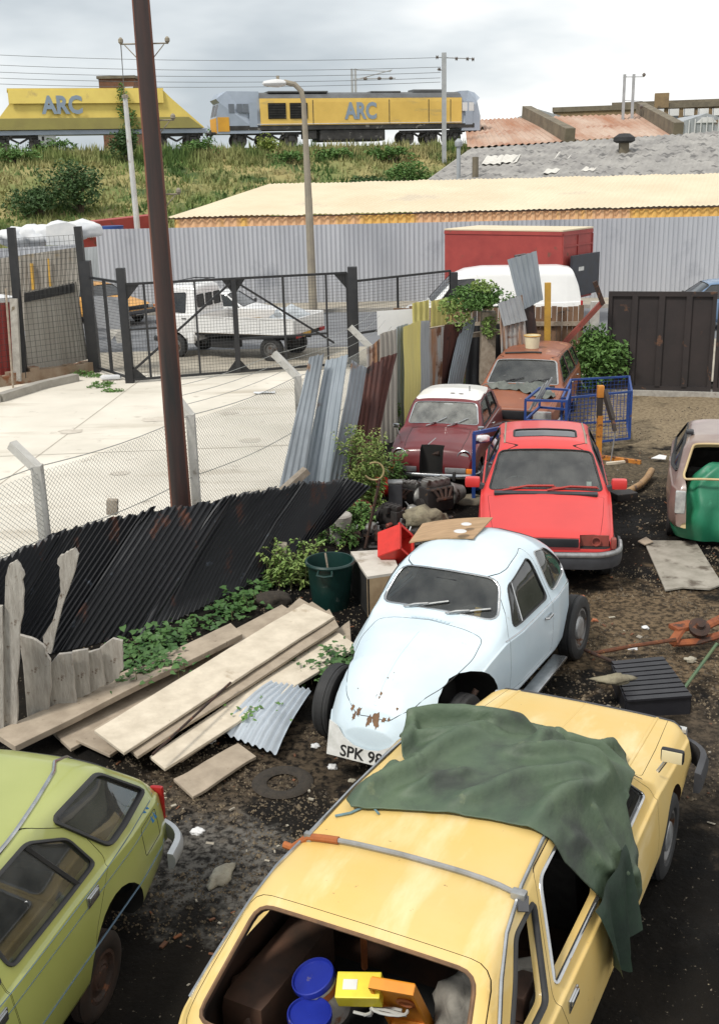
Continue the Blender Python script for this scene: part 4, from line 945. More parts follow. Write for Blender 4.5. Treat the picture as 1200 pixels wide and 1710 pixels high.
# ================================================================== GATES AND FENCES
gm('mesh_wire', (.03, .032, .035), (.05, .05, .05), .6, 4)
def gridmesh(bm, o, ux, uz, w, h, pitch=.075, r=.0028):
    """welded mesh: flat crossed wires"""
    nx, nz_ = int(w/pitch), int(h/pitch)
    for i in range(nx+1): bar(bm, o+ux*(i*w/nx), o+ux*(i*w/nx)+uz*h, r*2)
    for j in range(nz_+1): bar(bm, o+uz*(j*h/nz_), o+uz*(j*h/nz_)+ux*w, r*2)
UP = Vector((0, 0, 1))
def gpost(px, py, pytop, w, label, z0=.06, cat='gate post', m='black'):
    p = G(px, py, z0); h = top(p, pytop)-z0; e = tag(ob('gate_post', box(B(), (0, 0, h/2-.1), (w, w, h+.2), bev=.012), m, loc=p), label, cat); return p, h
A_, hA = gpost(160, 622, 436, .26, 'thick black steel gate post against the left fence')
B_, hB = gpost(218, 640, 448, .2, 'black steel gate post hinging the left end of the wide mesh gate')
C_, hC = gpost(592, 612, 446, .24, 'tall black steel gate post right of the wide mesh gate')
D_, hD = gpost(757, 585, 455, .2, 'black steel post ending the mesh panel before the white van')
def gate(o, end, z0, z1, verts, label, diag=(), gusset=(), kind='gate', name='mesh_gate', w=.055, midrail=()):
    d = end-o; d.z = 0; Lg = d.length; d.normalize(); e = empty(name, (o.x, o.y, 0), 0, label, kind); P = lambda s_, z: d*(s_*Lg)+Vector((0, 0, z))
    bm = B()
    for z in (z0, z1): bar(bm, P(0, z), P(1, z), w)
    for s_ in (0, 1): bar(bm, P(s_, z0), P(s_, z1), w)
    ob('frame', bm, 'black', e, smooth=False)
    for s_, ww in verts: ob('upright', bar(B(), P(s_, z0), P(s_, z1), ww, up=Vector((0, 1, 0))), 'black', e, smooth=False)
    for a, za, b, zb in diag: ob('brace', bar(B(), P(a, za), P(b, zb), .05), 'black', e, smooth=False)
    for a, za, b, zb in midrail: ob('rail', bar(B(), P(a, za), P(b, zb), .045), 'black', e, smooth=False)
    for s_, z, sx, sz in gusset: ob('gusset', slab([P(s_, z), P(s_, z)+d*sx, P(s_, z)+Vector((0, 0, sz))], .012, Vector((d.y, -d.x, 0))), 'black', e, smooth=False)
    bm = B(); gridmesh(bm, P(0, z0), d, UP, Lg, z1-z0); ob('mesh_panel', bm, 'mesh_wire', e, smooth=False)
    return e, P, Lg
z1g = top(B_, 475); z0g = .16
gate(B_+Vector((.08, -.06, 0)), C_-Vector((.14, .05, 0)), z0g, z1g, ((.08, .05), (.3, .04), (.475, .12), (.70, .05), (.90, .05)), 'wide black steel mesh gate with crossed braces standing between the white forecourt and street',
     diag=((.0, .35, .46, z1g-.1), (.49, z1g-.1, .93, .7)), gusset=((0, z1g, .35, -.4), (0, z0g, .35, .35), (.475, z1g, .3, -.4), (.475, z1g, -.3, -.4), (.475, z0g, .3, .35), (.475, z0g, -.3, .35), (1, z1g, -.35, -.4)), midrail=((0, 1.35, .14, 1.35), (.475, .95, .9, .95)))
gate(A_+Vector((.1, -.1, 0)), B_-Vector((.1, -.1, 0)), .2, top(A_+Vector((.1, 0, 0)), 463), ((.5, .07),), 'narrow black steel mesh gate left of the wide mesh gate', name='side_gate')
gate(C_+Vector((.1, .0, 0)), D_-Vector((.1, 0, 0)), .9, top(C_, 470), ((.42, .06),), 'fixed black mesh panel right of the wide gate before the street', name='mesh_fence', kind='fence')
# sign plates on the side gate and rubbish
p = G(190, 577, .06); e = tag(ob('sign_plate', slab([GY(178, 550, p.y)-p, GY(203, 550, p.y)-p, GY(205, 572, p.y)-p, GY(196, 573, p.y-.05)-p, GY(192, 560, p.y-.05)-p, GY(182, 574, p.y)-p], .01), 'skylight', smooth=False, loc=p), 'pale green notched plate tied low on the narrow mesh gate', 'plate')
p = G(177, 548, .06); e = tag(ob('grey_board', slab([(0, 0, 0), (.6, 0, -.05), (.62, .0, .75), (-.02, 0, .8)], .015), 'fence_grey', smooth=False, loc=GY(163, 548, A_.y-.12)), 'grey board hung on the narrow mesh gate', 'board')

# left fence: posts, plinth, mesh, sheets ---------------------------------------------
gm('plinth', (.33, .26, .19), (.2, .13, .08), .9, 2, bump=.4, spot=(.22, .09, .04), sscale=2.2, sth=.5, sw=.1)
La, Lb = G(36, 640, .06), G(152, 622, .06); ld = (Lb-La); ld.z = 0; ld.normalize(); ln = Vector((ld.y, -ld.x, 0)); Lc = La-ld*4.5
bm = B(); n_ = 26
for i in range(n_):
    a = Lc+(Lb-Lc)*i/n_; b = Lc+(Lb-Lc)*(i+1)/n_; hh = .3+.13*noise.noise(Vector((i*.6, 0, 2))); bar(bm, Vector((a.x, a.y, .05+hh/2)), Vector((b.x, b.y, .05+hh/2)), .35+.06*noise.noise(Vector((i*.9, 3, 2))), hh)
tag(ob('plinth_wall', bm, 'plinth', smooth=False), 'low crumbling rust stained concrete plinth under the left fence', 'wall')
kb = [G(-60, 680, .06), G(0, 672, .06), G(70, 650, .06), G(128, 637, .06)]
bm = B()
for a, b in zip(kb, kb[1:]): bar(bm, a+Vector((0, 0, .09)), b+Vector((0, 0, .09)), .22, .2)
tag(ob('kerb', bm, 'kerb', smooth=False), kind='structure')
def sheetpx(px, Y, m, label, name='corrugated_sheet', cat='metal sheet', pitch=.09, amp=.014, jag=0, parent=None, seed=0, group=None, o=None, bend=0, mz=0, spp=6):
    """px: bl br tr tl pixels; Y: four distances"""
    P = [GY(x, y, Yq) for (x, y), Yq in zip(px, Y)]
    o = o if o is not None else Vector((P[0].x, P[0].y, max(0, P[0].z)))
    bm = corr(*[p-o for p in P], pitch=pitch, amp=amp, jag=jag, seed=seed, bend=bend, nv=8, spp=spp)
    ob_ = ob(name, bm, m, parent, loc=None if parent else o, angle=60)
    if not parent: tag(ob_, label, cat, group)
    return ob_
Y0 = La.y
def lf(px, py): # point on left fence plane
    d = ray(px, py); c = Vector((0, 0, CH)); return c+d*((La-c).dot(ln)/d.dot(ln))
def lfy(px): return lf(px, 500).y
def lsheet(q, m, label, back=0.0, **k):
    P = [lf(*a)+(-ln)*back for a in q]; o = Vector((P[0].x, P[0].y, P[0].z)); tag(ob('corrugated_sheet', corr(*[p-o for p in P], pitch=.11, amp=.014, nv=6, spp=6, **k), m, loc=o, angle=60), label, 'metal sheet')
e = empty('mesh_fence', La, 0, 'tall welded mesh fence on black posts along the left side of the forecourt', 'fence')
for a, b in (((38, 630), (17, 380)), ((153, 612), (128, 378))):
    pa, pb = lf(*a), lf(*b); ob('post', bar(B(), pa-La+ln*.06, pb-La+ln*.06, .17), 'black', e, smooth=False)
h_ = lf(75, 420).z; bm = B(); q0 = Vector((Lc.x, Lc.y, .5)); gridmesh(bm, q0-La+ln*.03, ld, UP, (Lb-Lc).length, lf(75, 395).z-.5, .13, .0035); ob('mesh_panel', bm, 'mesh_wire', e, smooth=False)
lsheet([(48, 632), (150, 600), (131, 470), (42, 488)], 'old_zinc2', 'weathered brownish corrugated sheet low on the left fence between black posts', .08)
lsheet([(42, 505), (127, 488), (126, 473), (42, 490)], 'rubber', 'dark tarred strip across the top of the brownish corrugated sheet', .03)
e = empty('red_container', lf(0, 650)-ln*.4, 0, 'red painted metal hut side with pale roof edge at the left edge of the picture', 'hut'); o = e.location.copy()
ob('side_panel', corr(lf(-60, 655)-ln*.35-o, lf(49, 622)-ln*.35-o, lf(40, 505)-ln*.35-o, lf(-60, 515)-ln*.35-o, .18, .012), 'red_metal', e)
ob('roof', slab([lf(-60, 505)-ln*.3-o, lf(44, 497)-ln*.3-o, lf(44, 497)-ln*2.0-o, lf(-60, 505)-ln*2.0-o], .1, UP), 'white_far', e, smooth=False)
a, b = lf(27, 635)+ln*.12, lf(20, 498)+ln*.12; tag(ob('concrete_post', bar(B(), Vector((0, 0, 0)), b-a, .17), 'concrete', loc=a, smooth=False), 'pale concrete post leaning by the red panel at the left edge', 'post')
a, b = lf(8, 668)+ln*.5, lf(-3, 480)+ln*.4; tag(ob('thin_pole', tube(B(), [Vector((0, 0, 0)), b-a], .025, 6), 'oldwood', loc=a), 'thin bamboo coloured stake standing before the red panel', 'stake')
tag(ob('weed_strip', (lambda bm: (leaf_cloud(bm, lf(125, 628)+ln*.25, (.55, .2, .18), 500, .05, random.Random(4), .1), bm)[1])(B()), 'leaf_mid', smooth=False), 'green weeds growing against the plinth by the gate post', 'weeds')
bm = B()
for q in ((160, 628), (172, 640), (190, 652), (165, 645)): leaf_cloud(bm, G(q[0], q[1], .1), (.3, .16, .05), 160, .04, random.Random(q[0]), .05)
tag(ob('weed_strip', bm, 'leaf_mid', smooth=False), 'trail of weeds in the concrete crack at the gate foot', 'weeds')
gm('oilthin', (.60, .55, .47), (.48, .43, .36), .8, 7)
rnd = random.Random(31)
for i, (px, py, r) in enumerate(((420, 735, .22), (260, 700, .3), (120, 720, .26), (380, 690, .18), (200, 790, .16))):
    c_ = G(px, py, .0818); q = [(c_.x+cos(a)*r*(1+.45*noise.noise(Vector((cos(a)*1.5, sin(a)*1.5, i*3)))), c_.y+sin(a)*r*.8*(1+.45*noise.noise(Vector((cos(a)*1.5, sin(a)*1.5, i*3+1))))) for a in [2*pi*k/26 for k in range(26)]]; tag(sheet('oil_stain', q, .0818, 'oilthin'), kind='structure')
p = G(186, 633, .1); tag(ob('plastic_bag', box(B(), (0, 0, .05), (.5, .2, .1), bev=.04), 'white_cloth', loc=p), 'crumpled pale bag lying at the foot of the narrow gate', 'bag')
p = G(440, 657, .08); tag(ob('rag', mesh_from([(x*.12-.2+.03*sin(y*5), y*.1-.1, .03+.04*noise.noise(Vector((x, y, 0.3)))) for y in range(3) for x in range(5)], [(j*5+i, j*5+i+1, j*5+i+6, j*5+i+5) for j in range(2) for i in range(4)]), 'white_cloth', loc=p), 'white rag lying on the forecourt just inside the wide gate', 'rag')
# second corrugated fence and yellow posts behind
YB2 = Y0+4
sheetpx([(-60, 560), (132, 545), (135, 412), (-60, 440)], (YB2,)*4, 'old_zinc2', 'tall weathered grey corrugated fence behind the left mesh fence', 'corrugated_fence', 'fence', .12, .016)
sheetpx([(-60, 500), (126, 480), (128, 408), (-60, 418)], (YB2+2.5,)*4, 'fence_grey', 'pale blue grey corrugated fence below the white bags', 'corrugated_fence', 'fence', .15, .016)
for px, a, b, lb in ((56, 495, 440, 'yellow painted stake fixed to the weathered corrugated fence'), (84, 490, 432, 'thin rusty yellow stake right of the taller yellow stake')):
    q = GY(px+1, a, YB2-.1); r_ = GY(px-3, b, YB2-.1); tag(ob('yellow_stake', bar(B(), Vector((0, 0, 0)), r_-q, .07 if px < 60 else .04), 'yellow_post', loc=q, smooth=False), lb, 'stake')
rnd = random.Random(5)
for i, (px, py, s_, lb) in enumerate(((30, 388, .6, 'leftmost bulging white bag heaped above the left fence'), (62, 385, .65, 'second white bag from the left above the left fence'), (98, 382, .75, 'big creased white sack nearest the dark fence post'), (135, 376, .6, 'rightmost white bag beside the red trailer'))):
    p = GY(px, py+8, YB2+4.2); bm = B(); bmesh.ops.create_icosphere(bm, subdivisions=3, radius=1)
    for v in bm.verts: v.co = Vector((v.co.x*s_*1.0, v.co.y*s_*.8, v.co.z*s_*.5))*(1+.4*noise.noise(v.co*1.7+Vector((i*5, 0, 0)))+.06*noise.noise(v.co*7))
    tag(ob('white_bag', bm, 'white_cloth', loc=p, angle=180), lb, 'bag')
p = GY(96, 395, YB2+1.2); tag(ob('plastic_sheet', slab([GY(78, 410, p.y)-p, GY(130, 408, p.y)-p, GY(127, 376, p.y)-p, GY(112, 371, p.y)-p, GY(92, 374, p.y)-p, GY(77, 378, p.y)-p], .02), 'white_cloth', loc=p, smooth=False), 'pale grey plastic sheet hung over the back fence beside the dark post', 'sheet')
# red lorry trailer beyond
Yt = 47.0; a, b, c, d = GY(130, 412, Yt), GY(275, 402, Yt+3), GY(275, 357, Yt+3), GY(130, 373, Yt)
e = empty('red_trailer', z3(a, 0), 0, 'long red lorry trailer parked behind the fences at the left', 'trailer'); o = e.location.copy()
bk_ = Vector((-.3, 2.4, 0)); bm = B(); v = [bm.verts.new(q-o) for q in (z3(a, 1.1), z3(b, 1.1), c, d, z3(a, 1.1)+bk_, z3(b, 1.1)+bk_, c+bk_, d+bk_)]
for f in ((0, 1, 2, 3), (5, 4, 7, 6), (1, 5, 6, 2), (4, 0, 3, 7), (3, 2, 6, 7), (0, 4, 5, 1)): bm.faces.new([v[i] for i in f])
ob('body', bm, 'red_metal', e, smooth=False); tx = (b-a).normalized(); tn = Vector((0, -1, 0)); ty = (tx.cross(Vector((0, -1, 0)))); ty = Vector((0, 0, 1))
gm('yellow_text', (.8, .55, .08)); gm('sign_white', (.75, .75, .72))
lp = GY(136, 391, Yt-.12)-o; text('S.', .62, 'yellow_text', e, lp, tx, UP, .01, bold=.03)
bm = B(); rnd = random.Random(2)
for row, (y_, n__) in enumerate(((386, 9), (394, 10))):
    q = GY(143, y_, Yt-.1)-o
    for k in range(n__): box(bm, q+tx*(k*.105+.03)+UP*0, (.07, .02, .15+.07*(k == 0)), Matrix((tx, Vector((0, 1, 0)), UP)).transposed())
ob('small_lettering', bm, 'sign_white', e, smooth=False)
ob('chassis', box(B(), Vector((5, 1, .8)), (7, 2, .5)), 'black', e, smooth=False)
tag(ob('blue_drum', lathe(B(), [(.45, 0), (.45, 1.0), (.0, 1.0)], 16), 'window_far', loc=GY(191, 421, 44)), 'small blue drum standing under the red trailer side', 'drum')
gm('blue_paint', (.02, .065, .26), (.02, .05, .18), .45, 3, spot=(.12, .06, .04), sscale=6, sth=.64)
bpy.data.objects['blue_drum'].data.materials[0] = M['blue_paint']
# weathered low grey fence between the trailer and the long fence
sheetpx([(128, 512), (206, 507), (204, 408), (133, 414)], (43.5, 42, 42, 43.5), 'old_zinc', 'weathered pale corrugated fence panel left of the long grey fence', 'corrugated_fence', 'fence', .2, .02)

# ================================================================== CHAIN-LINK FENCE
CL = [Vector((-7.6, 4.7, 0)), G(62, 778, 1.75), G(318, 692, 1.75), G(497, 627, 1.75), G(618, 577, 1.75), Vector((.75, 22.6, 1.75))]
CL = [Vector((p.x, p.y, 0)) for p in CL]
e = empty('chain_link_fence', CL[1], 0, 'sagging chain link fence with barbed strands edging the white forecourt', 'fence'); o = CL[1]
bm = B(); pit = .06
def cl_seg(a, b, bm, h0=.02, h1=1.75):
    Ls = (b-a).length; d = (b-a).normalized(); nz_ = int((h1-h0)/pit); k = int(Ls/pit); off = Vector((d.y, -d.x, 0))*.05
    def P(s_, z): sag = .05*sin(pi*min(1, max(0, s_/Ls)))*(z/h1); return a+d*s_+Vector((0, 0, z-sag))-o+off*sin(s_*1.3+z)
    for i in range(-nz_, k+1):
        for sg in (1, -1):
            pts = []
            for j in range(nz_+1):
                s_ = (i+j)*pit if sg == 1 else (i+nz_-j)*pit
                if 0 <= s_ <= Ls: pts.append((s_, h0+j*pit))
            if len(pts) >= 2:
                st_ = max(1, len(pts)//4); idx = list(range(0, len(pts), st_)); 
                if idx[-1] != len(pts)-1: idx.append(len(pts)-1)
                tube(bm, [P(*pts[q]) for q in idx], .0026, 3)
for i in range(1, 4): cl_seg(CL[i], CL[i+1], bm)
cl_seg(CL[1]+(CL[0]-CL[1])*.62, CL[1], bm)
ob('chain_mesh', bm, 'wire', e, smooth=False)
for z in (1.74, .9):
    for i in range(0, 5): ob('line_wire', tube(B(), [CL[i].lerp(CL[i+1], k/8)+Vector((0, 0, z-.06*sin(pi*k/8)))-o for k in range(9)], .006, 4), 'wire', e)
FDN = [(Vector((CL[i+1].y-CL[i].y, -(CL[i+1].x-CL[i].x), 0))).normalized() for i in range(5)]
crank = []
gm('post_conc', (.52, .51, .48), (.4, .39, .36), .85, 5, bump=.3, spot=(.25, .23, .2), sscale=5, sth=.64)
for i, (tipx, tipy) in enumerate(((20, 742), (300, 668), (457, 590), (584, 546))):
    c = CL[i+1]; nn = -FDN[min(i+1, 4)]; tip = c+nn*.33+Vector((0, 0, 2.1)); t_ = GY(tipx, tipy, c.y+nn.y*.33)
    if i != 1: tip = t_
    bm = B(); bar(bm, c-o, c+Vector((0, 0, 1.76))-o, .11, .13); bar(bm, c+Vector((0, 0, 1.72))-o, tip-o, .1, .1); ob('post', bm, 'post_conc', e, smooth=False); crank.append(tip)
crank = [crank[0]+(CL[0]-CL[1])]+crank+[crank[3]+(CL[5]-CL[4])]
for f in (.35, .65, .97):
    for i in (2, 3, 4):
        a = (CL[i]+Vector((0, 0, 1.74))).lerp(crank[i], f); b = (CL[i+1]+Vector((0, 0, 1.74))).lerp(crank[i+1], f); ob('barbed_strand', tube(B(), [a.lerp(b, k/6)-o-Vector((0, 0, .05*sin(pi*k/6))) for k in range(7)], .0042, 4), 'wire', e)

# ================================================================== YARD: LEANING SHEETS
gm('black_sheet', (.007, .008, .010), (.016, .017, .02), .5, .9, stretch=(1, 1, .5), spot=(.10, .035, .018), sscale=1.3, sth=.60, sw=.08, sstretch=(2, 2, .7), spot2=(.10, .12, .15), s2scale=6, s2th=.64, s2w=.1, bump=.15)
gm('silver_sheet', (.36, .40, .44), (.25, .29, .32), .5, 1.6, metal=.25, stretch=(2, 2, .4), spot=(.2, .12, .08), sscale=2.2, sth=.66, sw=.06)
gm('silver_dull', (.27, .30, .33), (.17, .19, .21), .6, 1.6, metal=.15, stretch=(2, 2, .4), spot=(.24, .14, .08), sscale=2.0, sth=.6, sw=.06); gm('rust_sheet', (.10, .035, .025), (.05, .022, .02), .8, 2, stretch=(2, 2, .4), spot=(.02, .015, .015), sscale=2, sth=.56)
gm('rust_sheet2', (.30, .16, .09), (.34, .34, .33), .8, 2.2, stretch=(3, 3, .3), spot=(.14, .06, .03), sscale=2, sth=.54, lo=.42, hi=.58)
gm('yellow_sheet', (.68, .60, .20), (.58, .52, .2), .65, 2, stretch=(2, 2, .3), spot=(.35, .35, .3), sscale=2, sth=.64)
def W3(px, py, z): return G(px, py, z)
# the black fence: four overlapping sheets leaning towards the chain link
bot = [W3(-190, 1160, .05), W3(-40, 1118, .04), W3(100, 1088, .03), W3(250, 1055, .03), W3(400, 985, .05), W3(500, 915, .25), W3(555, 878, .42)]
tp_ = [W3(-30, 938, 1.15), W3(110, 880, 1.2), W3(265, 843, 1.22), W3(395, 824, 1.2), W3(515, 801, 1.12), W3(580, 797, .95), W3(622, 812, .82)]
names_ = ['leftmost tarred black corrugated sheet with rusty top edge', 'tarred black corrugated sheet behind the broken upright board', 'tarred black corrugated sheet at the foot of the telegraph pole', 'tarred black corrugated sheet right of the telegraph pole', 'tarred black corrugated sheet over the stone block', 'last black corrugated sheet curling up at the right tip']
for i in range(6):
    o = bot[i].copy(); o.z = 0; lift = Vector((0, -.03*(i % 2), .02*(i % 2)))
    tag(ob('corrugated_sheet', corr(bot[i]-(bot[i+1]-bot[i])*.09-o+lift, bot[i+1]-o+lift, tp_[i+1]-o+lift, tp_[i]-(tp_[i+1]-tp_[i])*.14-o+lift, .085, .019, 8, jag=.10 if i < 5 else .04, seed=i+2, bend=(.03, -.04, .05, -.08, -.03, -.05)[i]), 'black_sheet', loc=o, angle=60), names_[i], 'metal sheet', 'tarred black corrugated sheets leaning along the chain link fence')
# silver and rusty leaning sheets
def lean(q, Y, m, label, **k): return sheetpx(q, Y, m, label, **k)
lean([(458, 850), (500, 850), (541, 588), (517, 592)], (15.05, 15.0, 15.75, 15.8), 'silver_dull', 'narrow grey metal sheet at the left of the leaning silver sheets', pitch=.1, jag=.05, seed=3)
lean([(496, 850), (545, 855), (581, 590), (545, 598)], (15.3, 15.15, 15.85, 15.95), 'silver_sheet', 'silver grey sheet with faint blue and red paint marks', pitch=.1, jag=.04, seed=4, name='corrugated_sheet')
lean([(540, 850), (570, 850), (612, 612), (588, 600)], (15.0, 15.2, 16.1, 15.8), 'silver_dull', 'silver sheet just left of the dark rusty sheets', pitch=.1, jag=.05, seed=6)
lean([(562, 850), (612, 830), (642, 592), (596, 618)], (15.5, 15.6, 16.6, 16.4), 'rust_sheet', 'dark rust brown sheet leaning beside the silver sheets', pitch=.09, jag=.10, seed=8)
lean([(600, 790), (625, 770), (664, 588), (636, 596)], (16.0, 16.2, 16.8, 16.6), 'rust_sheet', 'dark brown sheet whose corner points up to the right', pitch=.09, jag=.02, seed=9)
lean([(468, 690), (505, 690), (500, 600), (478, 612)], (17, 17, 17, 17), 'oldwood', 'old plank behind', pitch=.4, amp=.001) if False else None
lean([(612, 760), (640, 750), (640, 560), (612, 580)], (19.5, 19.6, 19.6, 19.5), 'rust_sheet2', 'streaky rust and grey sheet behind the dark brown sheet', pitch=.1, jag=.05, seed=10)
lean([(636, 755), (664, 742), (662, 548), (634, 556)], (19.5, 19.7, 19.7, 19.5), 'old_zinc2', 'grey sheet with orange streaks standing behind the goldenrod', pitch=.1, jag=.03, seed=11)
lean([(660, 745), (682, 735), (680, 540), (662, 546)], (19.9, 20.1, 20.1, 19.9), 'silver_sheet', 'pale grey sheet left of the tall yellow sheet', pitch=.1, seed=12)
lean([(674, 745), (703, 715), (703, 534), (674, 546)], (19.8, 20.5, 20.5, 19.8), 'yellow_sheet', 'tall pale yellow sheet behind the maroon car roof', pitch=.14, seed=13)
lean([(700, 715), (718, 700), (718, 535), (700, 536)], (20.7, 21, 21, 20.7), 'old_zinc', 'narrow grey strip of sheet beside the tall yellow sheet', pitch=.1, seed=14)
lean([(706, 690), (735, 670), (740, 545), (707, 552)], (21.4, 22, 22, 21.4), 'rust_sheet2', 'rusty brown sheet under the row of yellow tops', pitch=.1, seed=15)
lean([(728, 668), (752, 650), (772, 540), (742, 542)], (22.3, 22.9, 22.9, 22.3), 'rust_sheet', 'dark brown sheet leaning right near the stump', pitch=.1, seed=16)
lean([(742, 665), (772, 645), (793, 528), (768, 545)], (22.2, 22.8, 23.2, 22.9), 'silver_sheet', 'grey blue sheet leaning right next to the ivy stump', pitch=.12, seed=17)
lean([(690, 560), (717, 558), (716, 500), (688, 505)], (23.2, 23.4, 23.4, 23.2), 'yellow_sheet', 'left one of the three short yellow sheet tops', pitch=.14, jag=.02, seed=18)
lean([(719, 556), (745, 548), (744, 497), (719, 502)], (23.6, 23.9, 23.9, 23.6), 'yellow_sheet', 'middle one of the three short yellow sheet tops', pitch=.14, jag=.02, seed=19)
lean([(750, 548), (772, 540), (775, 494), (752, 500)], (24.2, 24.6, 24.6, 24.2), 'yellow_sheet', 'right one of the three short yellow sheet tops', pitch=.14, jag=.02, seed=20)
a, b = GY(705, 553, 22.9), GY(790, 538, 24.5); tag(ob('fence_rail', bar(B(), Vector((0, 0, 0)), b-a, .09), 'oldwood', loc=a, smooth=False), 'weathered timber rail along the top of the brown sheets', 'rail')
p = GY(632, 520, 24); tag(ob('white_board', slab([GY(630, 560, 24)-p, GY(692, 556, 24)-p, GY(690, 516, 24)-p, GY(629, 520, 24)-p], .03), 'white_far', loc=p, smooth=False), 'plain white board standing behind the mesh panel', 'board')
# broken weathered boards at left
gm('asbestos', (.48, .45, .40), (.33, .30, .26), .9, 9, bump=.6, stretch=(3, 3, .5), spot=(.14, .10, .07), sscale=7, sth=.6, sw=.05)
def board(px, Y, m, label, th=.04, name='broken_board', cat='board', wob=.006):
    P = []
    k = len(px)
    for i in range(k):
        a, b = Vector(px[i]), Vector(px[(i+1) % k])
        for j in range(4): P.append(a.lerp(b, j/4)+Vector((noise.noise(Vector((i*3.1, j, 1)))*4, noise.noise(Vector((i*2.1, j, 7)))*4)) if j else a)
    Pc = [GY(p.x, p.y, Y(p.x, p.y) if callable(Y) else Y) for p in P]; o = sum(Pc, Vector())/len(Pc)
    e = ob(name, slab([p-o for p in Pc], th), m, loc=o, smooth=False); return tag(e, label, cat)
board([(4, 1225), (12, 960), (18, 940), (30, 934), (41, 952), (42, 985), (34, 1060), (30, 1215)], 8.7, 'asbestos', 'tall narrow split board with two ridges standing at the left edge')
board([(-30, 1235), (-30, 1010), (6, 1010), (10, 1235)], 8.66, 'asbestos', 'pale board half cut off by the left edge of the picture')
board([(78, 1085), (74, 1060), (90, 1035), (104, 985), (102, 950), (99, 930), (112, 920), (127, 912), (133, 924), (124, 960), (106, 1010), (96, 1050), (88, 1088)], 9.5, 'asbestos', 'crooked broken strip sticking up in front of the black sheets', .05)
board([(48, 1195), (42, 1120), (34, 1058), (50, 1062), (74, 1075), (86, 1100), (84, 1190)], 8.95, 'asbestos', 'jagged grey board low at the left with rounded top')
board([(84, 1185), (84, 1108), (100, 1090), (122, 1088), (130, 1170)], 9.05, 'asbestos', 'short broken board third from the left above the long planks')
board([(126, 1172), (122, 1086), (148, 1082), (152, 1155)], 9.15, 'asbestos', 'short broken board right of the split one above the long planks')
board([(150, 1158), (146, 1088), (168, 1082), (178, 1140)], 9.22, 'asbestos', 'short broken board before the rightmost one above the long planks')
board([(176, 1142), (168, 1080), (190, 1064), (206, 1068), (207, 1112), (200, 1130)], 9.3, 'asbestos', 'rightmost short broken board with a raised corner above the long planks')
tag(ob('broken_post', bar(B(), Vector((0, 0, 0)), GY(188, 828, 13)-GY(188, 852, 13), .13, .1), 'oldwood', loc=GY(188, 858, 13), smooth=False), 'stub of dark timber poking above the black sheets', 'post')
a, b = GY(462, 830, 14.4), GY(512, 785, 14.6); tag(ob('loose_timber', bar(B(), Vector((0, 0, 0)), b-a, .14, .09), 'oldwood', loc=a, smooth=False), 'short grey timber lying across the foot of the silver sheets', 'timber')
# planks on the ground
gm('plank_pale', (.66, .58, .46), (.52, .45, .35), .8, 5, stretch=(1, 1, 1), bump=.2, spot=(.36, .28, .19), sscale=2.3, sth=.6, sw=.1, spot2=(.28, .21, .14), s2scale=14, s2th=.68, s2w=.05)
gm('plank_brown', (.40, .33, .25), (.29, .235, .175), .85, 5, bump=.25, spot=(.3, .17, .08), sscale=1.7, sth=.66, sw=.08, spot2=(.17, .13, .09), s2scale=14, s2th=.66, s2w=.05)
def plank(q, z, m, label, th=.03, name='plank', bend=0):
    """q: four picture corners of the top face"""
    P = [W3(x, y, zz) for (x, y), zz in zip(q, z if isinstance(z, tuple) else (z,)*4)]; o = sum(P, Vector())/4
    n = 14; bm = B(); tops = []; 
    a0, a1, b1, b0 = P
    rows = []
    for i in range(n+1):
        t_ = i/n; s_ = -bend*4*t_*(1-t_); A = a0.lerp(b0, t_)-o+Vector((0, 0, s_)); C = a1.lerp(b1, t_)-o+Vector((0, 0, s_)); w_ = Vector((0, 0, .012*noise.noise(Vector((t_*3, P[0].x*9, 1))))); rj = (C-A)*.03*noise.noise(Vector((t_*6, P[0].y*7, 2)))
        if i in (0, n): e_ = (b0-a0)*.02*noise.noise(Vector((P[0].x*5+i, 1, 1))); A = A+e_; C = C-e_
        rows.append([bm.verts.new(x+w_) for x in (A+rj, C+rj*.6, C+rj*.6-Vector((0, 0, th)), A+rj-Vector((0, 0, th)))])
    for R0, R1 in zip(rows, rows[1:]):
        for j in range(4): bm.faces.new([R0[j], R0[(j+1) % 4], R1[(j+1) % 4], R1[j]])
    bm.faces.new(rows[0]); bm.faces.new(rows[-1][::-1])
    bmesh.ops.bevel(bm, geom=bm.edges[:], offset=.004, segments=1, affect='EDGES')
    return tag(ob(name, bm, m, loc=o, smooth=False), label, 'plank')
plank([(290, 1300), (322, 1330), (428, 1262), (398, 1240)], .07, 'plank_brown', 'short grey brown plank below the small corrugated sheet')
plank([(-10, 1222), (25, 1246), (405, 1058), (385, 1040)], (.22, .22, .3, .3), 'plank_brown', 'long narrow plank farthest to the left with weeds over it', .06)
plank([(78, 1212), (118, 1250), (505, 1032), (470, 1010)], (.1, .1, .14, .14), 'plank_brown', 'wide brownish plank with an orange stain near its lower end', .035)
plank([(130, 1232), (180, 1262), (560, 1028), (520, 1004)], (.13, .13, .17, .17), 'plank_brown', 'brown plank mostly hidden under the broad pale board')
plank([(410, 1075), (450, 1098), (545, 1025), (500, 998)], (.2, .2, .2, .2), 'plank_brown', 'short brown board end at the upper end of the stack')
plank([(190, 1228), (232, 1262), (568, 1045), (548, 1018)], (.24, .24, .26, .26), 'plank_brown', 'brown plank second from the top of the stack')
plank([(160, 1218), (205, 1258), (556, 1030), (510, 1006)], (.29, .29, .3, .3), 'plank_pale', 'broad pale board lying on top of the stack')
plank([(265, 1262), (305, 1268), (585, 1078), (585, 1035)], (.12, .12, .14, .14), 'plank_brown', 'brown plank beneath the pale one nearest the pale blue car')
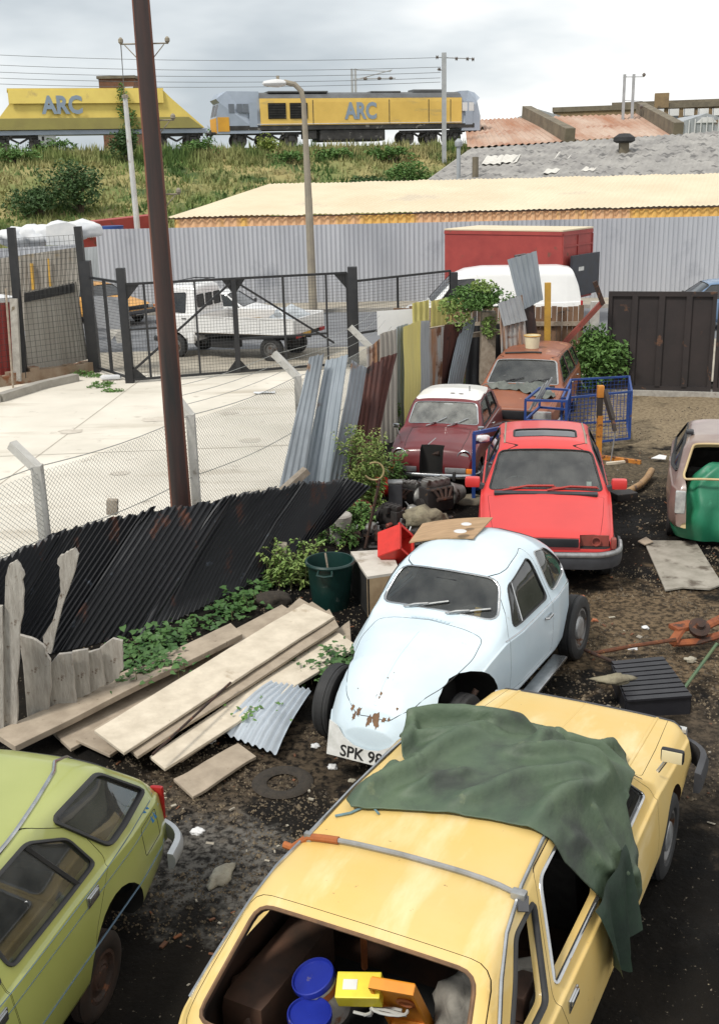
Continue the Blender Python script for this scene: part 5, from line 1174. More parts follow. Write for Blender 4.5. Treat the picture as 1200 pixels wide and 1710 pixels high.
plank([(250, 1262), (275, 1283), (598, 1078), (560, 1052)], (.17, .17, .2, .2), 'plank_pale', 'long pale plank nearest the pale blue car')
a, b = W3(255, 1260, .33), W3(385, 1140, .36); tag(ob('thin_rod', tube(B(), [(0, 0, 0), b-a], .012, 6), 'rustdark', loc=a), 'thin dark rod lying along the pale planks', 'rod')
q = [W3(374, 1226, .12), W3(470, 1262, .1), W3(522, 1152, .18), W3(452, 1140, .2)]; q = [W3(365, 1222, .1), W3(462, 1260, .1), W3(523, 1150, .16), W3(452, 1140, .2)]; o = q[0].copy(); o.z = 0
gm('zinc_bright', (.55, .60, .65), (.42, .46, .5), .45, 3, metal=.3)
tag(ob('corrugated_sheet', corr(*[p-o for p in (q[0], q[1], q[2], q[3])], .085, .016, 6, jag=.03, bend=.05), 'zinc_bright', loc=o, angle=60), 'small bright galvanised sheet lying between planks and the bare wheel', 'metal sheet')

# ================================================================== BACK OF THE YARD
gm('brown_steel', (.036, .027, .026), (.022, .018, .018), .6, 1.5, spot=(.12, .06, .035), sscale=3, sth=.63)
Ga, Gb = G(1004, 656, .02), G(1290, 664, .02); gd = (Gb-Ga); gd.z = 0; gL = gd.length; gd.normalize(); gh = top(Ga, 492); gn = Vector((gd.y, -gd.x, 0)); Rg = Matrix((gd, -gn, UP)).transposed()
e = empty('steel_gate', Ga, 0, 'tall dark brown sheet steel gate with vertical ribs at the back of the yard', 'gate')
s0 = (G(1186, 660, .02)-Ga).length
for k, (a, b) in enumerate(((0.06, s0-.02), (s0+.02, gL))):
    w_ = b-a; lf_ = ob('gate_leaf', box(B(), gd*(a+b)/2+UP*(gh/2+.05), (w_, .02, gh-.15), Rg), 'brown_steel', e, smooth=False)
    bm = B(); c = gd*(a+b)/2
    for z in (.14, gh-.0): box(bm, c+UP*z+gn*.03, (w_, .06, .1), Rg)
    for s_ in (a+.04, b-.04): box(bm, gd*s_+UP*(gh/2+.05)+gn*.03, (.08, .058, gh-.1), Rg)
    ob('frame', bm, 'brown_steel', lf_, smooth=False)
    n_ = 4
    for i in range(1, n_): ob('rib', box(B(), gd*(a+(b-a)*i/n_)+UP*(gh/2+.05)+gn*.035, (.12, .05, gh-.2), Rg), 'brown_steel', lf_, smooth=False)
tag(ob('gate_sill', box(B(), Ga+gd*gL/2+UP*.04-gn*.02, (gL+.3, .35, .12), Rg), 'concrete', smooth=False), 'pale concrete sill under the dark steel gate', 'sill')
# wooden fence left of it
Wa = G(842, 640, .0); Wb = Ga-gd*.35; Wa = Wb-Vector((4.2, -.6, 0)); wd = (Wb-Wa); wL = wd.length; wd.normalize(); wh = top(Wb, 512)
gm('fence_wood', (.22, .13, .075), (.14, .085, .055), .85, 3, stretch=(4, 4, .5), bump=.3, spot=(.07, .05, .04), sscale=3, sth=.58)
e = empty('wooden_fence', Wa, 0, 'brown close boarded wooden fence behind the rusty estate car', 'fence'); bm = B(); rnd = random.Random(8); Rw = Matrix((wd, Vector((-wd.y, wd.x, 0)), UP)).transposed()
n_ = int(wL/.115)
for i in range(n_): box(bm, wd*(i+.5)*.115+UP*(wh/2+rnd.uniform(-.03, .02))+Vector((0, rnd.uniform(-.006, .006), 0)), (.108, .02, wh), Rw)
o_ = ob('boards', bm, 'fence_wood', e, smooth=False)
for z in (wh*.8, wh*.35): ob('rail', box(B(), wd*wL/2+UP*z+Vector((wd.y, -wd.x, 0))*.045, (wL, .06, .09), Rw), 'oldwood', e, smooth=False)
p = Ga-gd*.22; tag(ob('concrete_post', box(B(), (0, 0, top(p, 505)/2), (.17, .17, top(p, 505))), 'post_conc', loc=p, smooth=False), 'square pale concrete post between the wooden fence and steel gate', 'post')
def beam(px0, px1, Y, w, m, label, name, cat, h=None, Y1=None):
    a, b = GY(*px0, Y), GY(*px1, Y1 or Y); return tag(ob(name, bar(B(), Vector((0, 0, 0)), b-a, w, h), m, loc=a, smooth=False), label, cat)
Yw = Wb.y
beam((935, 580), (1004, 503), Yw-.35, .1, 'rust_red', 'red steel strut sloping up to the fence corner', 'steel_strut', 'strut') if False else None
gm('rust_red', (.28, .06, .045), (.18, .05, .035), .6, 4, spot=(.1, .04, .03), sscale=6, sth=.6)
beam((935, 580), (1006, 503), Yw-.35, .1, 'rust_red', 'red steel strut sloping up to the fence corner', 'steel_strut', 'strut')
beam((1006, 508), (992, 470), Yw-.4, .09, 'rustdark', 'dark bent bracket at the top of the red strut', 'bracket', 'bracket')
beam((913, 590), (914, 472), Yw-.3, .12, 'yellow_post', 'orange painted post standing against the wooden fence', 'orange_post', 'post')
beam((880, 600), (876, 440), Yw-1.2, .2, 'polewood', 'thick rotten brown post before the wooden fence', 'rotten_post', 'post')
beam((891, 590), (868, 425), Yw-1.25, .22, 'dark_wood', 'black leaning timber nailed to the tall grey sheet', 'dark_timber', 'timber')
lean([(868, 520), (906, 500), (895, 418), (846, 432)], (Yw-1.4,)*4, 'silver_sheet', 'tall corrugated sheet nailed high above the wooden fence', pitch=.11, amp=.02, jag=.02, seed=31)
lean([(836, 590), (882, 590), (872, 492), (832, 508)], (Yw-1.6,)*4, 'rust_sheet2', 'crumpled sheet with orange streaks below the tall nailed sheet', pitch=.1, amp=.022, seed=32)
lean([(840, 545), (880, 535), (868, 492), (830, 505)], (Yw-1.68,)*4, 'old_zinc', 'buckled grey sheet hanging over the orange streaked sheet', pitch=.1, amp=.022, seed=33, jag=.05)
# black sheet standing in for the shade of the shed recess, and stump with ivy
beam((812, 640), (815, 520), Yw-.9, .3, 'oldwood', 'pale dead tree stump carrying the ivy', 'tree_stump', 'stump')
lean([(775, 660), (842, 655), (842, 540), (782, 545)], (Yw-.2,)*4, 'black_sheet', 'black sheet in place of the shaded recess behind the ivy stump', pitch=.2, name='dark_boarding', cat='fence')
beam((782, 560), (850, 552), Yw-.5, .1, 'oldwood', 'grey rail crossing behind the ivy stump', 'fence_rail', 'rail')
iv = shrub('ivy', GY(806, 522, Yw-1.0), (.80, .45, .34), 3600, .045, 'leaf_mid', 'bushy green ivy crowning the dead stump', 'ivy', 13, seed=44, stem=False)
bm = B(); rnd = random.Random(9)
for dx, dz, rx, rz_ in ((-.5, -.1, .3, .3), (.45, -.15, .25, .35), (.1, -.3, .15, .25), (.6, .1, .2, .2), (-.75, .15, .2, .18), (.0, .55, .3, .15)): leaf_cloud(bm, (dx, -.1, dz), (rx, .2, rz_), 330, .045, rnd, .1)
ob('trailing_foliage', bm, 'leaf_light', iv, smooth=False)
shrub('bush', G(1000, 662, 0)+Vector((-.1, .2, 0)), (.85, .6, .80), 4600, .07, 'leaf_mid', 'green leafy bush growing between the rusty estate car and steel gate', 'bush', 20, seed=42)
# ================================================================== CARS IN THE YARD
def gmc(name, c1, c2, rough=.35, spot=(.2, .09, .04), sscale=5, sth=.72, coat=.4, scale=1.5, **k): gm(name, c1, c2, rough, scale, coat=coat, spot=spot, sscale=sscale, sth=sth, **k)
gmc('paint_blue', (.64, .75, .82), (.56, .67, .74), .32, sth=.74, spot2=(.45, .5, .5), s2scale=14, s2th=.66, s2w=.1)
gmc('paint_yellow', (.68, .46, .14), (.66, .49, .19), .5, spot=(.76, .60, .32), sscale=2.4, sth=.52, sw=.18, sstretch=(.5, 1.6, 1), coat=.12, spot2=(.34, .20, .08), s2scale=26, s2th=.69, s2w=.04)
gmc('paint_red', (.62, .045, .04), (.56, .04, .037), .4, sth=.8, coat=.2)
gmc('paint_maroon', (.16, .018, .02), (.12, .014, .016), .35, spot=(.1, .05, .03), sth=.68)
gmc('paint_roofwhite', (.78, .77, .74), (.70, .68, .64), .4, spot=(.4, .3, .2), sth=.72)
gmc('paint_brown', (.29, .10, .048), (.21, .068, .034), .5, spot=(.45, .22, .12), sscale=3, sth=.62, coat=.15)
gmc('paint_green', (.37, .40, .12), (.33, .36, .10), .28, coat=.6, sth=.8)
gmc('paint_white', (.78, .78, .77), (.72, .72, .72), .35, sth=.8)
gmc('paint_orange', (.72, .36, .07), (.66, .32, .06), .4, sth=.8)
gmc('paint_purple', (.29, .22, .18), (.19, .125, .11), .35, spot=(.36, .28, .27), sscale=2.6, sth=.6, sw=.1)
gmc('paint_darkblue', (.12, .2, .32), (.1, .17, .28), .35, sth=.8)
gm('cream_jamb', (.55, .42, .22), (.45, .33, .17), .6, 3, spot=(.2, .12, .07), sscale=6, sth=.66)
gm('rust_edge', (.22, .12, .06), (.12, .07, .04), .8, 12)
SL, SR_ = Fr('side', 1), Fr('side', -1)

# ---- pale blue beetle-shaped saloon without wings or bumpers ------------------------
def beetle():
    prof = [(1.86, .47), (1.845, .54), (1.76, .69), (1.6, .83), (1.35, .935), (1.0, 1.0), (.66, 1.02), (.60, 1.03), (.30, 1.36), (.12, 1.45), (-.2, 1.50), (-.6, 1.46), (-1.0, 1.32), (-1.35, 1.11), (-1.65, .84), (-1.85, .58), (-1.9, .40)]
    belt = [(1.86, .34), (1.7, .46), (1.3, .66), (.9, .80), (.6, .87), (-.9, .88), (-1.2, .82), (-1.6, .6), (-1.9, .36)]
    plan = [(1.87, .26), (1.8, .40), (1.6, .50), (1.3, .57), (.95, .635), (.6, .68), (.3, .72), (-.6, .74), (-1.0, .70), (-1.4, .56), (-1.75, .40), (-1.9, .25)]
    b = Body(prof, belt, plan, [(1.9, .42), (1.7, .38), (1.4, .27), (-1.3, .27), (-1.9, .32)], k=.38, crown=[(1.86, .05), (1.7, .13), (1.3, .18), (.8, .13), (.6, .06), (.3, .09), (0, .13), (-.9, .16), (-1.2, .2), (-1.6, .2), (-1.9, .04)], shoulder=.015, ledge=.012, r6=.13, r3=.2, r4=.03, hoodk=.9, smr=.06)
    c = Car('saloon_car', b, (.94, 9.5, 0), radians(-118.5), 'pale blue rounded old saloon with no wings or bumpers and a rusty nose', 'paint_blue', xi=(-1.05, .66), scale=1.02)
    c.arch(1.2, .36, .46, wall=.26); c.arch(-1.2, .33, .37, wall=.40)
    W_ = Fr('scr', (.60, 1.035), (.30, 1.36))
    c.window('windscreen', [(-.555, .035), (.555, .035), (.47, .415), (-.47, .415)], W_, .11, tr=.013, trim='chrome')
    for s_, f in ((1, SL), (-1, SR_)):
        c.window('side_window', [(.43, .945), (.29, 1.25), (-.28, 1.345), (-.36, .945)], f, .07, 'glass_dark' if s_ > 0 else 'glass', trim='rubber')
        c.window('rear_side_window', [(-.47, .955), (-.41, 1.345), (-.80, 1.27), (-1.0, 1.06), (-.97, .985)], f, .1, trim='chrome', tr=.01)
        c.door('door', [(.55, .40), (.55, .90), (.32, 1.325), (-.33, 1.415), (-.42, .92), (-.42, .40)], f, .06)
        ob('quarter_light_bar', tube(B(), [c.hit(f, (.26, .95)), c.hit(f, (.20, 1.27))], .011, 6), 'chrome', c.root)
        c.handle(-.28, .80, s_, L_=.15)
        ob('belt_moulding', tube(B(), [c.hit(f, (x, .885 if x > -.9 else .885-.1*(-.9-x)), .003) for x in [.6-.08*i for i in range(22)]], .006, 5), 'chrome', c.root)
        ob('running_board', box(B(), (0, s_*.73, .235), (1.35, .14, .03), bev=.012), 'chrome' if s_ > 0 else 'blackplastic', c.root)
    c.window('rear_window', [(-.36, .03), (.36, .03), (.3, .26), (-.3, .26)], Fr('scr', (-1.12, 1.27), (-.80, 1.43)), .07)
    # bonnet lid gap
    T = Fr('top'); 
    c.seam([(1.80, -.16), (1.68, -.30), (1.4, -.43), (1.0, -.52), (.74, -.50), (.72, 0), (.74, .50), (1.0, .52), (1.4, .43), (1.68, .30), (1.80, .16)], T, .0035, closed=True, name='bonnet_gap', lift=-.001)
    ob('bonnet_rib', tube(B(), [c.hit(T, (x, 0), .0) for x in [.95+.05*i for i in range(17)]], .012, 8, flat=.5), 'paint_blue', c.root)
    ob('vent_grille', (lambda bm: [box(bm, c.hit(T, (.70, y), .004), (.03, .035, .006)) for y in [-.16+.04*i for i in range(9)]] and bm)(B()), 'paint_blue', c.root)
    # rust
    def blot(x, y, r):
        bm = B()
        p = c.hit(T, (x, y), .0015); q = c.b; n_ = 14; cen = bm.verts.new(c.hit(T, (x, y), .003)); vs = []
        for i in range(n_):
            a = 2*pi*i/n_; rr = r*.72*(.35+.9*abs(noise.noise(Vector((cos(a)*2.1+x*30, sin(a)*2.1+y*30, 0))))*1.4); vs.append(bm.verts.new(c.hit(T, (x+cos(a)*rr, y+sin(a)*rr), .003)))
        for i in range(n_): bm.faces.new([cen, vs[i], vs[(i+1) % n_]])
        ob('rust_patch', bm, 'rust_edge', c.root, angle=180)
    for x, y, r in ((1.70, 0, .045), (1.68, .015, .03), (1.80, .01, .035), (1.79, -.13, .04), (1.81, -.16, .035), (1.77, -.19, .03), (1.815, .03, .055), (1.825, .05, .05), (1.82, -.02, .05), (1.80, .10, .03), (1.79, .14, .02), (1.73, .18, .018), (1.62, .0, .012), (1.56, .02, .012), (1.66, -.2, .012), (1.5, .045, .008)): blot(x, y, r)
    body = c.finish()
    # front apron with painted-on registration
    n = Vector((1, 0, .25)).normalized(); X = Vector((0, 1, 0)); Y = n.cross(X); o = Vector((1.83, -.02, .40))
    o = Vector((1.885, -.02, .40)); ap = ob('front_apron', slab([o+X*a+Y*b_ for a, b_ in ((-.34, -.15), (.34, -.15), (.34, .13), (.27, .10), (.20, .02), (.11, -.03), (0, -.045), (-.11, -.03), (-.20, .02), (-.27, .10), (-.34, .13))], .012, n), 'white_plate', c.root, smooth=False); text('SPK 983', .128, 'black_text', ap, o+n*.003-Y*.094, X, Y, .001, bold=.002, sx=1.02)
    c.wheel(1.2, -.66, .325, .17, cap=None, rim='rustdark'); c.wheel(1.2, .50, .31, .15, rim='rustdark', cap=None); c.wheel(-1.2, .69, .325, .17, tilt=.04); c.wheel(-1.2, -.69, .325, .17)
    ob('suspension', (lambda bm: (tube(bm, [(1.25, -.6, .3), (1.25, .5, .3)], .035, 8), tube(bm, [(1.1, -.55, .38), (1.1, .55, .38)], .03, 8), tube(bm, [(1.2, .4, .25), (1.0, .55, .6)], .025, 6), bm)[3])(B()), 'rustdark', c.root)
    c.wiper(W_, (-.30, .0), (-.08, .07), 'alu'); c.wiper(W_, (.10, .0), (.30, .07), 'alu'); c.dash(.50, .97, .95); c.seats([.05], rear=-.75, z=.3); c.steering(.36, .32, .93)
    ob('rear_mirror', box(B(), (.36, 0, 1.25), (.02, .2, .05), bev=.01), 'black', c.root)
    ob('parking_disc', box(B(), c.hit(W_, (.36, .085), -.03), (.01, .06, .09), Matrix.Rotation(-.7, 3, 'Y')), 'yellow_post', c.root)
    return c
bt = beetle()
# plywood board on its roof
def localpt(c, P): return c.root.matrix_world.inverted() @ P
bpy.context.view_layer.update()
def hitcar(c, px, py, lift=0):
    mw = c.root.matrix_world; inv = mw.inverted(); o = inv @ Vector((0, 0, CH)); d = (inv.to_3x3() @ ray(px, py)).normalized(); r = c.bvh.ray_cast(o, d, 60)
    return mw @ (r[0]+r[1]*lift) if r[0] else None
gm('plywood', (.45, .29, .16), (.33, .21, .11), .7, 5, stretch=(1, 4, 1), spot=(.6, .5, .4), sscale=2.5, sth=.64)
def board_on(px, label, m, car, lift=.015, th=.012, z=None):
    P = []
    for i in range(len(px)):
        a, b = Vector(px[i]), Vector(px[(i+1) % len(px)])
        P.append(G(a.x, a.y, z))
    return P
zb = 1.5
P = [G(683, 905, 1.42), G(790, 898, 1.545), G(822, 864, 1.53), G(705, 874, 1.40)]; o = sum(P, Vector())/4; bm = B(); rows = []
for i in range(9):
    t_ = i/8; s_ = .02*4*t_*(1-t_); A = P[0].lerp(P[1], t_)-o+UP*s_; C = P[3].lerp(P[2], t_)-o+UP*s_; rows.append([bm.verts.new(v) for v in (A, C, C-UP*.014, A-UP*.014)])
for a, b in zip(rows, rows[1:]):
    for j in range(4): bm.faces.new([a[j], a[(j+1) % 4], b[(j+1) % 4], b[j]])
bm.faces.new(rows[0]); bm.faces.new(rows[-1][::-1])
pw = tag(ob('plywood_board', bm, 'plywood', loc=o), 'curved piece of brown plywood lying on the roof of the pale blue saloon', 'board')
for x, y, r in ((768, 889, .06), (778, 877, .05)):
    p = G(x, y, 1.58)-o+UP*.012; ob('white_spot', lathe(B(), [(r, 0), (r*.8, .004), (.001, .005)], 14, Matrix.Translation(p)), 'white_far', pw)

# ---- generic parts ---------------------------------------------------------------
def standard(c, W_, wb, tw, r=.285, cap='alu', zs=.3, seats=(.1,), rear=-.85, sx=.36, dx=.8, dz=.92, w=1.25, rhd=True):
    for x in (wb/2, -wb/2):
        for y in (tw, -tw): c.wheel(x, y, r, .16, cap=cap)
    c.seats(list(seats), rear=rear, z=zs); c.steering(dx-.25, -.34 if rhd else .34, dz-.05); c.dash(dx, dz-.02, w)

# ---- red hatchback --------------------------------------------------------------
def red_car():
    prof = [(1.95, .38), (1.945, .60), (1.92, .66), (1.78, .715), (1.3, .82), (.90, .905), (.86, .91), (.24, 1.32), (.05, 1.37), (-.4, 1.395), (-1.05, 1.37), (-1.25, 1.33), (-1.80, .95), (-1.88, .88), (-1.95, .6), (-1.96, .4)]
    belt = [(1.95, .55), (1.6, .68), (1.0, .80), (.8, .86), (-1.2, .90), (-1.9, .84)]
    plan = [(1.96, .62), (1.9, .74), (1.7, .79), (1.0, .82), (-1.2, .82), (-1.7, .78), (-1.96, .68)]
    b = Body(prof, belt, plan, [(1.96, .33), (1.6, .24), (-1.6, .24), (-1.96, .34)], k=.45, crown=[(1.95, .02), (1.7, .035), (.9, .04), (.5, .05), (0, .05), (-1.2, .05), (-1.9, .03)], r6=.06)
    c = Car('hatchback_car', b, (2.46, 13.98, 0), radians(-98.6), 'bright red hatchback with sunroof and empty headlight sockets', 'paint_red', xi=(-1.75, .88), scale=1.02)
    c.arch(1.22, .30, .335); c.arch(-1.24, .30, .335)
    W_ = Fr('scr', (.86, .915), (.24, 1.32))
    c.window('windscreen', [(-.69, .035), (.69, .035), (.575, .70), (-.575, .70)], W_, .07, 'glass', tr=.012)
    for s_, f in ((1, SL), (-1, SR_)):
        c.window('front_side_window', [(.62, .93), (.16, 1.265), (-.35, 1.305), (-.35, .93)], f, .05, 'glass_dark')
        c.window('rear_side_window', [(-.44, .93), (-.44, 1.305), (-1.02, 1.28), (-1.35, .95)], f, .06, 'glass_dark')
        c.door('door', [(.72, .34), (.74, .90), (.20, 1.325), (-.40, 1.345), (-.42, .34)], f, .05); c.handle(-.28, .80, s_, 'blackplastic', style='flat')
        # headlight socket
        s2 = c.me; q = Fr('scr', (1.96, .5), (1.96, .7)); 
        c.me = boolean(c.me, [box(B(), (1.93, s_*.545, .615), (.22, .34, .135), mi=1)])
        ob('headlight_socket', (lambda bm: (box(bm, (1.83, s_*.545, .615), (.01, .32, .13)), lathe(bm, [(.05, 0), (.055, .03), (.045, .03), (.04, .005)], 14, Matrix.Translation((1.835, s_*.56, .61)) @ Matrix.Rotation(pi/2, 4, 'Y'), cap=False), bm)[2])(B()), 'rust_red', c.root)
        ob('indicator_socket', box(B(), (1.86, s_*.755, .6), (.1, .06, .12), bev=.02), 'rust_red', c.root)
        ob('side_rub_strip', bar(B(), c.hit(f, (1.5, .52), .004), c.hit(f, (-1.5, .54), .004), .012, .05), 'blackplastic', c.root)
    c.window('rear_window', [(-.58, .05), (.58, .05), (.5, .5), (-.5, .5)], Fr('scr', (-1.80, .96), (-1.25, 1.34)), .07, 'glass_dark')
    T = Fr('top'); c.door('bonnet', [(1.90, -.60), (1.4, -.66), (.93, -.70), (.905, 0), (.93, .70), (1.4, .66), (1.90, .60)], T, .03, d0=.60)
    c.window('sunroof_glass', [(-.10, -.40), (-.10, .40), (-.46, .40), (-.46, -.40)], T, .06, 'glass_dark', d0=1.25, d1=1.6, tr=.012)
    for s_ in (1, -1): c.seam([(.08-.06*i, s_*(.515)) for i in range(20)], T, .014, m='lamp_conc', name='roof_rail_strip')
    c.bumper([(1.35, -.84), (1.82, -.82), (1.98, -.62), (2.0, 0), (1.98, .62), (1.82, .82), (1.35, .84)], .42, .21, .045, 'blackplastic')
    c.bumper([(1.5, -.85), (1.84, -.83), (2.01, -.62), (2.03, 0), (2.01, .62), (1.84, .83), (1.5, .85)], .50, .06, .035, 'alu', name='bumper_strip')
    c.bumper([(-1.4, .84), (-1.85, .82), (-1.98, 0), (-1.85, -.82), (-1.4, -.84)], .42, .24, .05, 'blackplastic')
    for s_ in (1, -1):
        p = Vector((.62, s_*.90, .95)); m_ = ob('mirror', box(B(), p, (.12, .19, .13), bev=.035), 'paint_red', c.root); ob('mirror_foot', bar(B(), p-Vector((-.0, s_*.06, .03)), p-Vector((-.02, s_*.15, .06)), .08, .06), 'blackplastic', m_)
    gm('red_wiper', (.45, .05, .04))
    for y0, y1 in ((-.52, -.22), (.02, .30)):
        bm = B(); tube(bm, [c.hit(W_, (y0, -.01), .02), c.hit(W_, (y1, .06), .03), c.hit(W_, (y1+.32, .075), .02)], .013, 6); tube(bm, [c.hit(W_, (y, .05+.01*k), .012) for k, y in enumerate((y1-.22, y1, y1+.34))], .008, 5); ob('wiper', bm, 'red_wiper', c.root)
    ob('scuttle_grille', box(B(), (.90, 0, .903), (.07, 1.25, .012), Matrix.Rotation(.2, 3, 'Y')), 'blackplastic', c.root)
    ob('tax_disc', box(B(), c.hit(W_, (.53, .16), -.02), (.004, .06, .07), Matrix.Rotation(-.95, 3, 'Y')), 'white_plate', c.root)
    for y in (-.5, .5): ob('tail_light', box(B(), (-1.94, y, .72), (.06, .3, .14), bev=.02), 'redlens', c.root)
    ob('grille', box(B(), (1.955, 0, .62), (.03, .72, .10), bev=.01), 'black', c.root)
    standard(c, W_, 2.46, .72, .29, 'alu'); c.finish()
    ob('steering_wheel_cover', tube(B(), [(.5, -.36, .9), (.5, -.2, .9)], .01, 4), 'black', c.root) if False else None
    return c
red_car()

# ---- maroon small saloon with white roof, grille gone --------------------------------
def mini():
    prof = [(1.50, .42), (1.49, .62), (1.42, .76), (1.2, .83), (.75, .90), (.62, .93), (.58, .935), (.26, 1.28), (.10, 1.335), (-.35, 1.36), (-.95, 1.31), (-1.1, 1.26), (-1.32, .95), (-1.7, .88), (-1.76, .6), (-1.76, .4)]
    belt = [(1.5, .60), (1.2, .74), (.6, .86), (-1.2, .86), (-1.76, .78)]
    plan = [(1.50, .60), (1.42, .67), (1.1, .70), (-1.2, .70), (-1.6, .66), (-1.76, .55)]
    b = Body(prof, belt, plan, [(1.5, .36), (1.2, .24), (-1.4, .24), (-1.76, .36)], k=.28, crown=[(1.5, .03), (1.3, .09), (.7, .06), (.4, .05), (0, .05), (-1.1, .06), (-1.7, .04)], r6=.07, r3=.25)
    c = Car('small_saloon', b, (1.50, 17.5, 0), radians(-105.5), 'small maroon saloon with white roof and missing grille', 'paint_maroon', xi=(-1.2, .62))
    c.me = boolean(c.me, [box(B(), (1.52, 0, .66), (.42, .36, .60), mi=1)])
    c.arch(1.02, .27, .29); c.arch(-1.0, .27, .29)
    W_ = Fr('scr', (.58, .94), (.26, 1.28))
    c.window('windscreen', [(-.565, .03), (.565, .03), (.50, .43), (-.50, .43)], W_, .07, 'glass_misty', trim='chrome', tr=.011)
    for s_, f in ((1, SL), (-1, SR_)):
        c.window('front_side_window', [(.45, .91), (.20, 1.22), (-.32, 1.25), (-.32, .91)], f, .04, 'glass')
        c.window('rear_side_window', [(-.40, .91), (-.40, 1.25), (-.85, 1.22), (-1.0, .93)], f, .05, 'glass')
        c.door('door', [(.55, .32), (.55, .88), (.22, 1.255), (-.35, 1.285), (-.37, .32)], f, .05); c.handle(-.25, .82, s_, L_=.12)
        c.round_lamp((1.44, s_*.50, .64), .098, glass=None, n=(1, 0, .15), depth=.1); ob('headlight_hole', lathe(B(), [(.07, 0), (.06, -.03), (.001, -.03)], 16, Matrix.Translation((1.445, s_*.5, .64)) @ Matrix.Rotation(pi/2, 4, 'Y')), 'lamp', c.root)
        ob('indicator', box(B(), (1.53, s_*.60, .455), (.05, .11, .07), bev=.015), 'amber', c.root)
        ob('wing_mirror', (lambda bm: (tube(bm, [(.9, s_*.62, .82), (.92, s_*.66, .95)], .01, 6), box(bm, (.92, s_*.67, .98), (.05, .1, .07), bev=.02), bm)[2])(B()), 'chrome', c.root)
        ob('sill_trim', bar(B(), (.6, s_*.705, .3), (-.7, s_*.705, .3), .012, .02), 'chrome', c.root)
    c.window('rear_window', [(-.45, .03), (.45, .03), (.4, .3), (-.4, .3)], Fr('scr', (-1.33, .96), (-1.1, 1.26)), .05)
    T = Fr('top'); rf = c.door('roof_panel', [(.20, -.62), (.22, 0), (.20, .62), (-1.13, .62), (-1.13, -.62)], T, .08, gap=.0, d0=1.265); rf.data.materials[0] = M['paint_roofwhite']
    c.seam([(1.37, -.44), (1.0, -.47), (.66, -.47), (.66, .47), (1.0, .47), (1.37, .44)], T, .004, name='bonnet_gap')
    ob('engine_block', (lambda bm: (box(bm, (1.2, 0, .5), (.16, .3, .3), bev=.03), tube(bm, [(1.25, -.1, .62), (1.3, .1, .66)], .04, 8), bm)[2])(B()), 'rustdark', c.root)
    for s_ in (-1, 1): ob('side_grille', box(B(), (1.525, s_*.38, .455), (.03, .32, .08), bev=.01), 'alu', c.root)
    c.bumper([(1.3, -.74), (1.52, -.70), (1.59, -.45), (1.60, 0), (1.59, .45), (1.52, .70), (1.3, .74)], .385, .07, .045, 'chrome')
    for y in (-.38, .38): ob('overrider', box(B(), (1.63, y, .39), (.05, .05, .14), bev=.018), 'rubber', c.root)
    c.plate((1.56, .0, .27), (1, 0, .1), 'SBY 592F', 'black', 'white_text', .5, .11, tsize=.10)
    c.wiper(W_, (-.18, -.01), (-.1, .04), 'chrome'); c.wiper(W_, (.16, -.01), (.24, .04), 'chrome')
    for x, y in ((.02, .06), (.03, .2)):
        ob('roof_hole', lathe(B(), [(.045, 0), (.03, .004), (.001, .003)], 9, Matrix.Translation(c.hit(T, (x, y), .001)) @ Matrix.Scale(.7, 4, (1, 0, 0))), 'rustdark', c.root)
    ob('bonnet_gash', tube(B(), [c.hit(T, (1.32, -.08), .002), c.hit(T, (1.12, .0), .006)], .009, 5), 'alu', c.root)
    ob('aerial', tube(B(), [c.hit(T, (-.2, .3)), c.hit(T, (-.2, .3))+UP*.08], .008, 5), 'black', c.root)
    for x in (1.02, -1.0):
        for y in (.6, -.6): c.wheel(x, y, .25, .14)
    c.seats([.05], rear=-.7, z=.25); c.steering(.33, -.3, .85, tilt=.5); c.dash(.52, .88, 1.05); ob('rear_mirror', box(B(), (.3, .05, 1.2), (.02, .16, .06), bev=.01), 'lamp', c.root); c.finish()
mini()

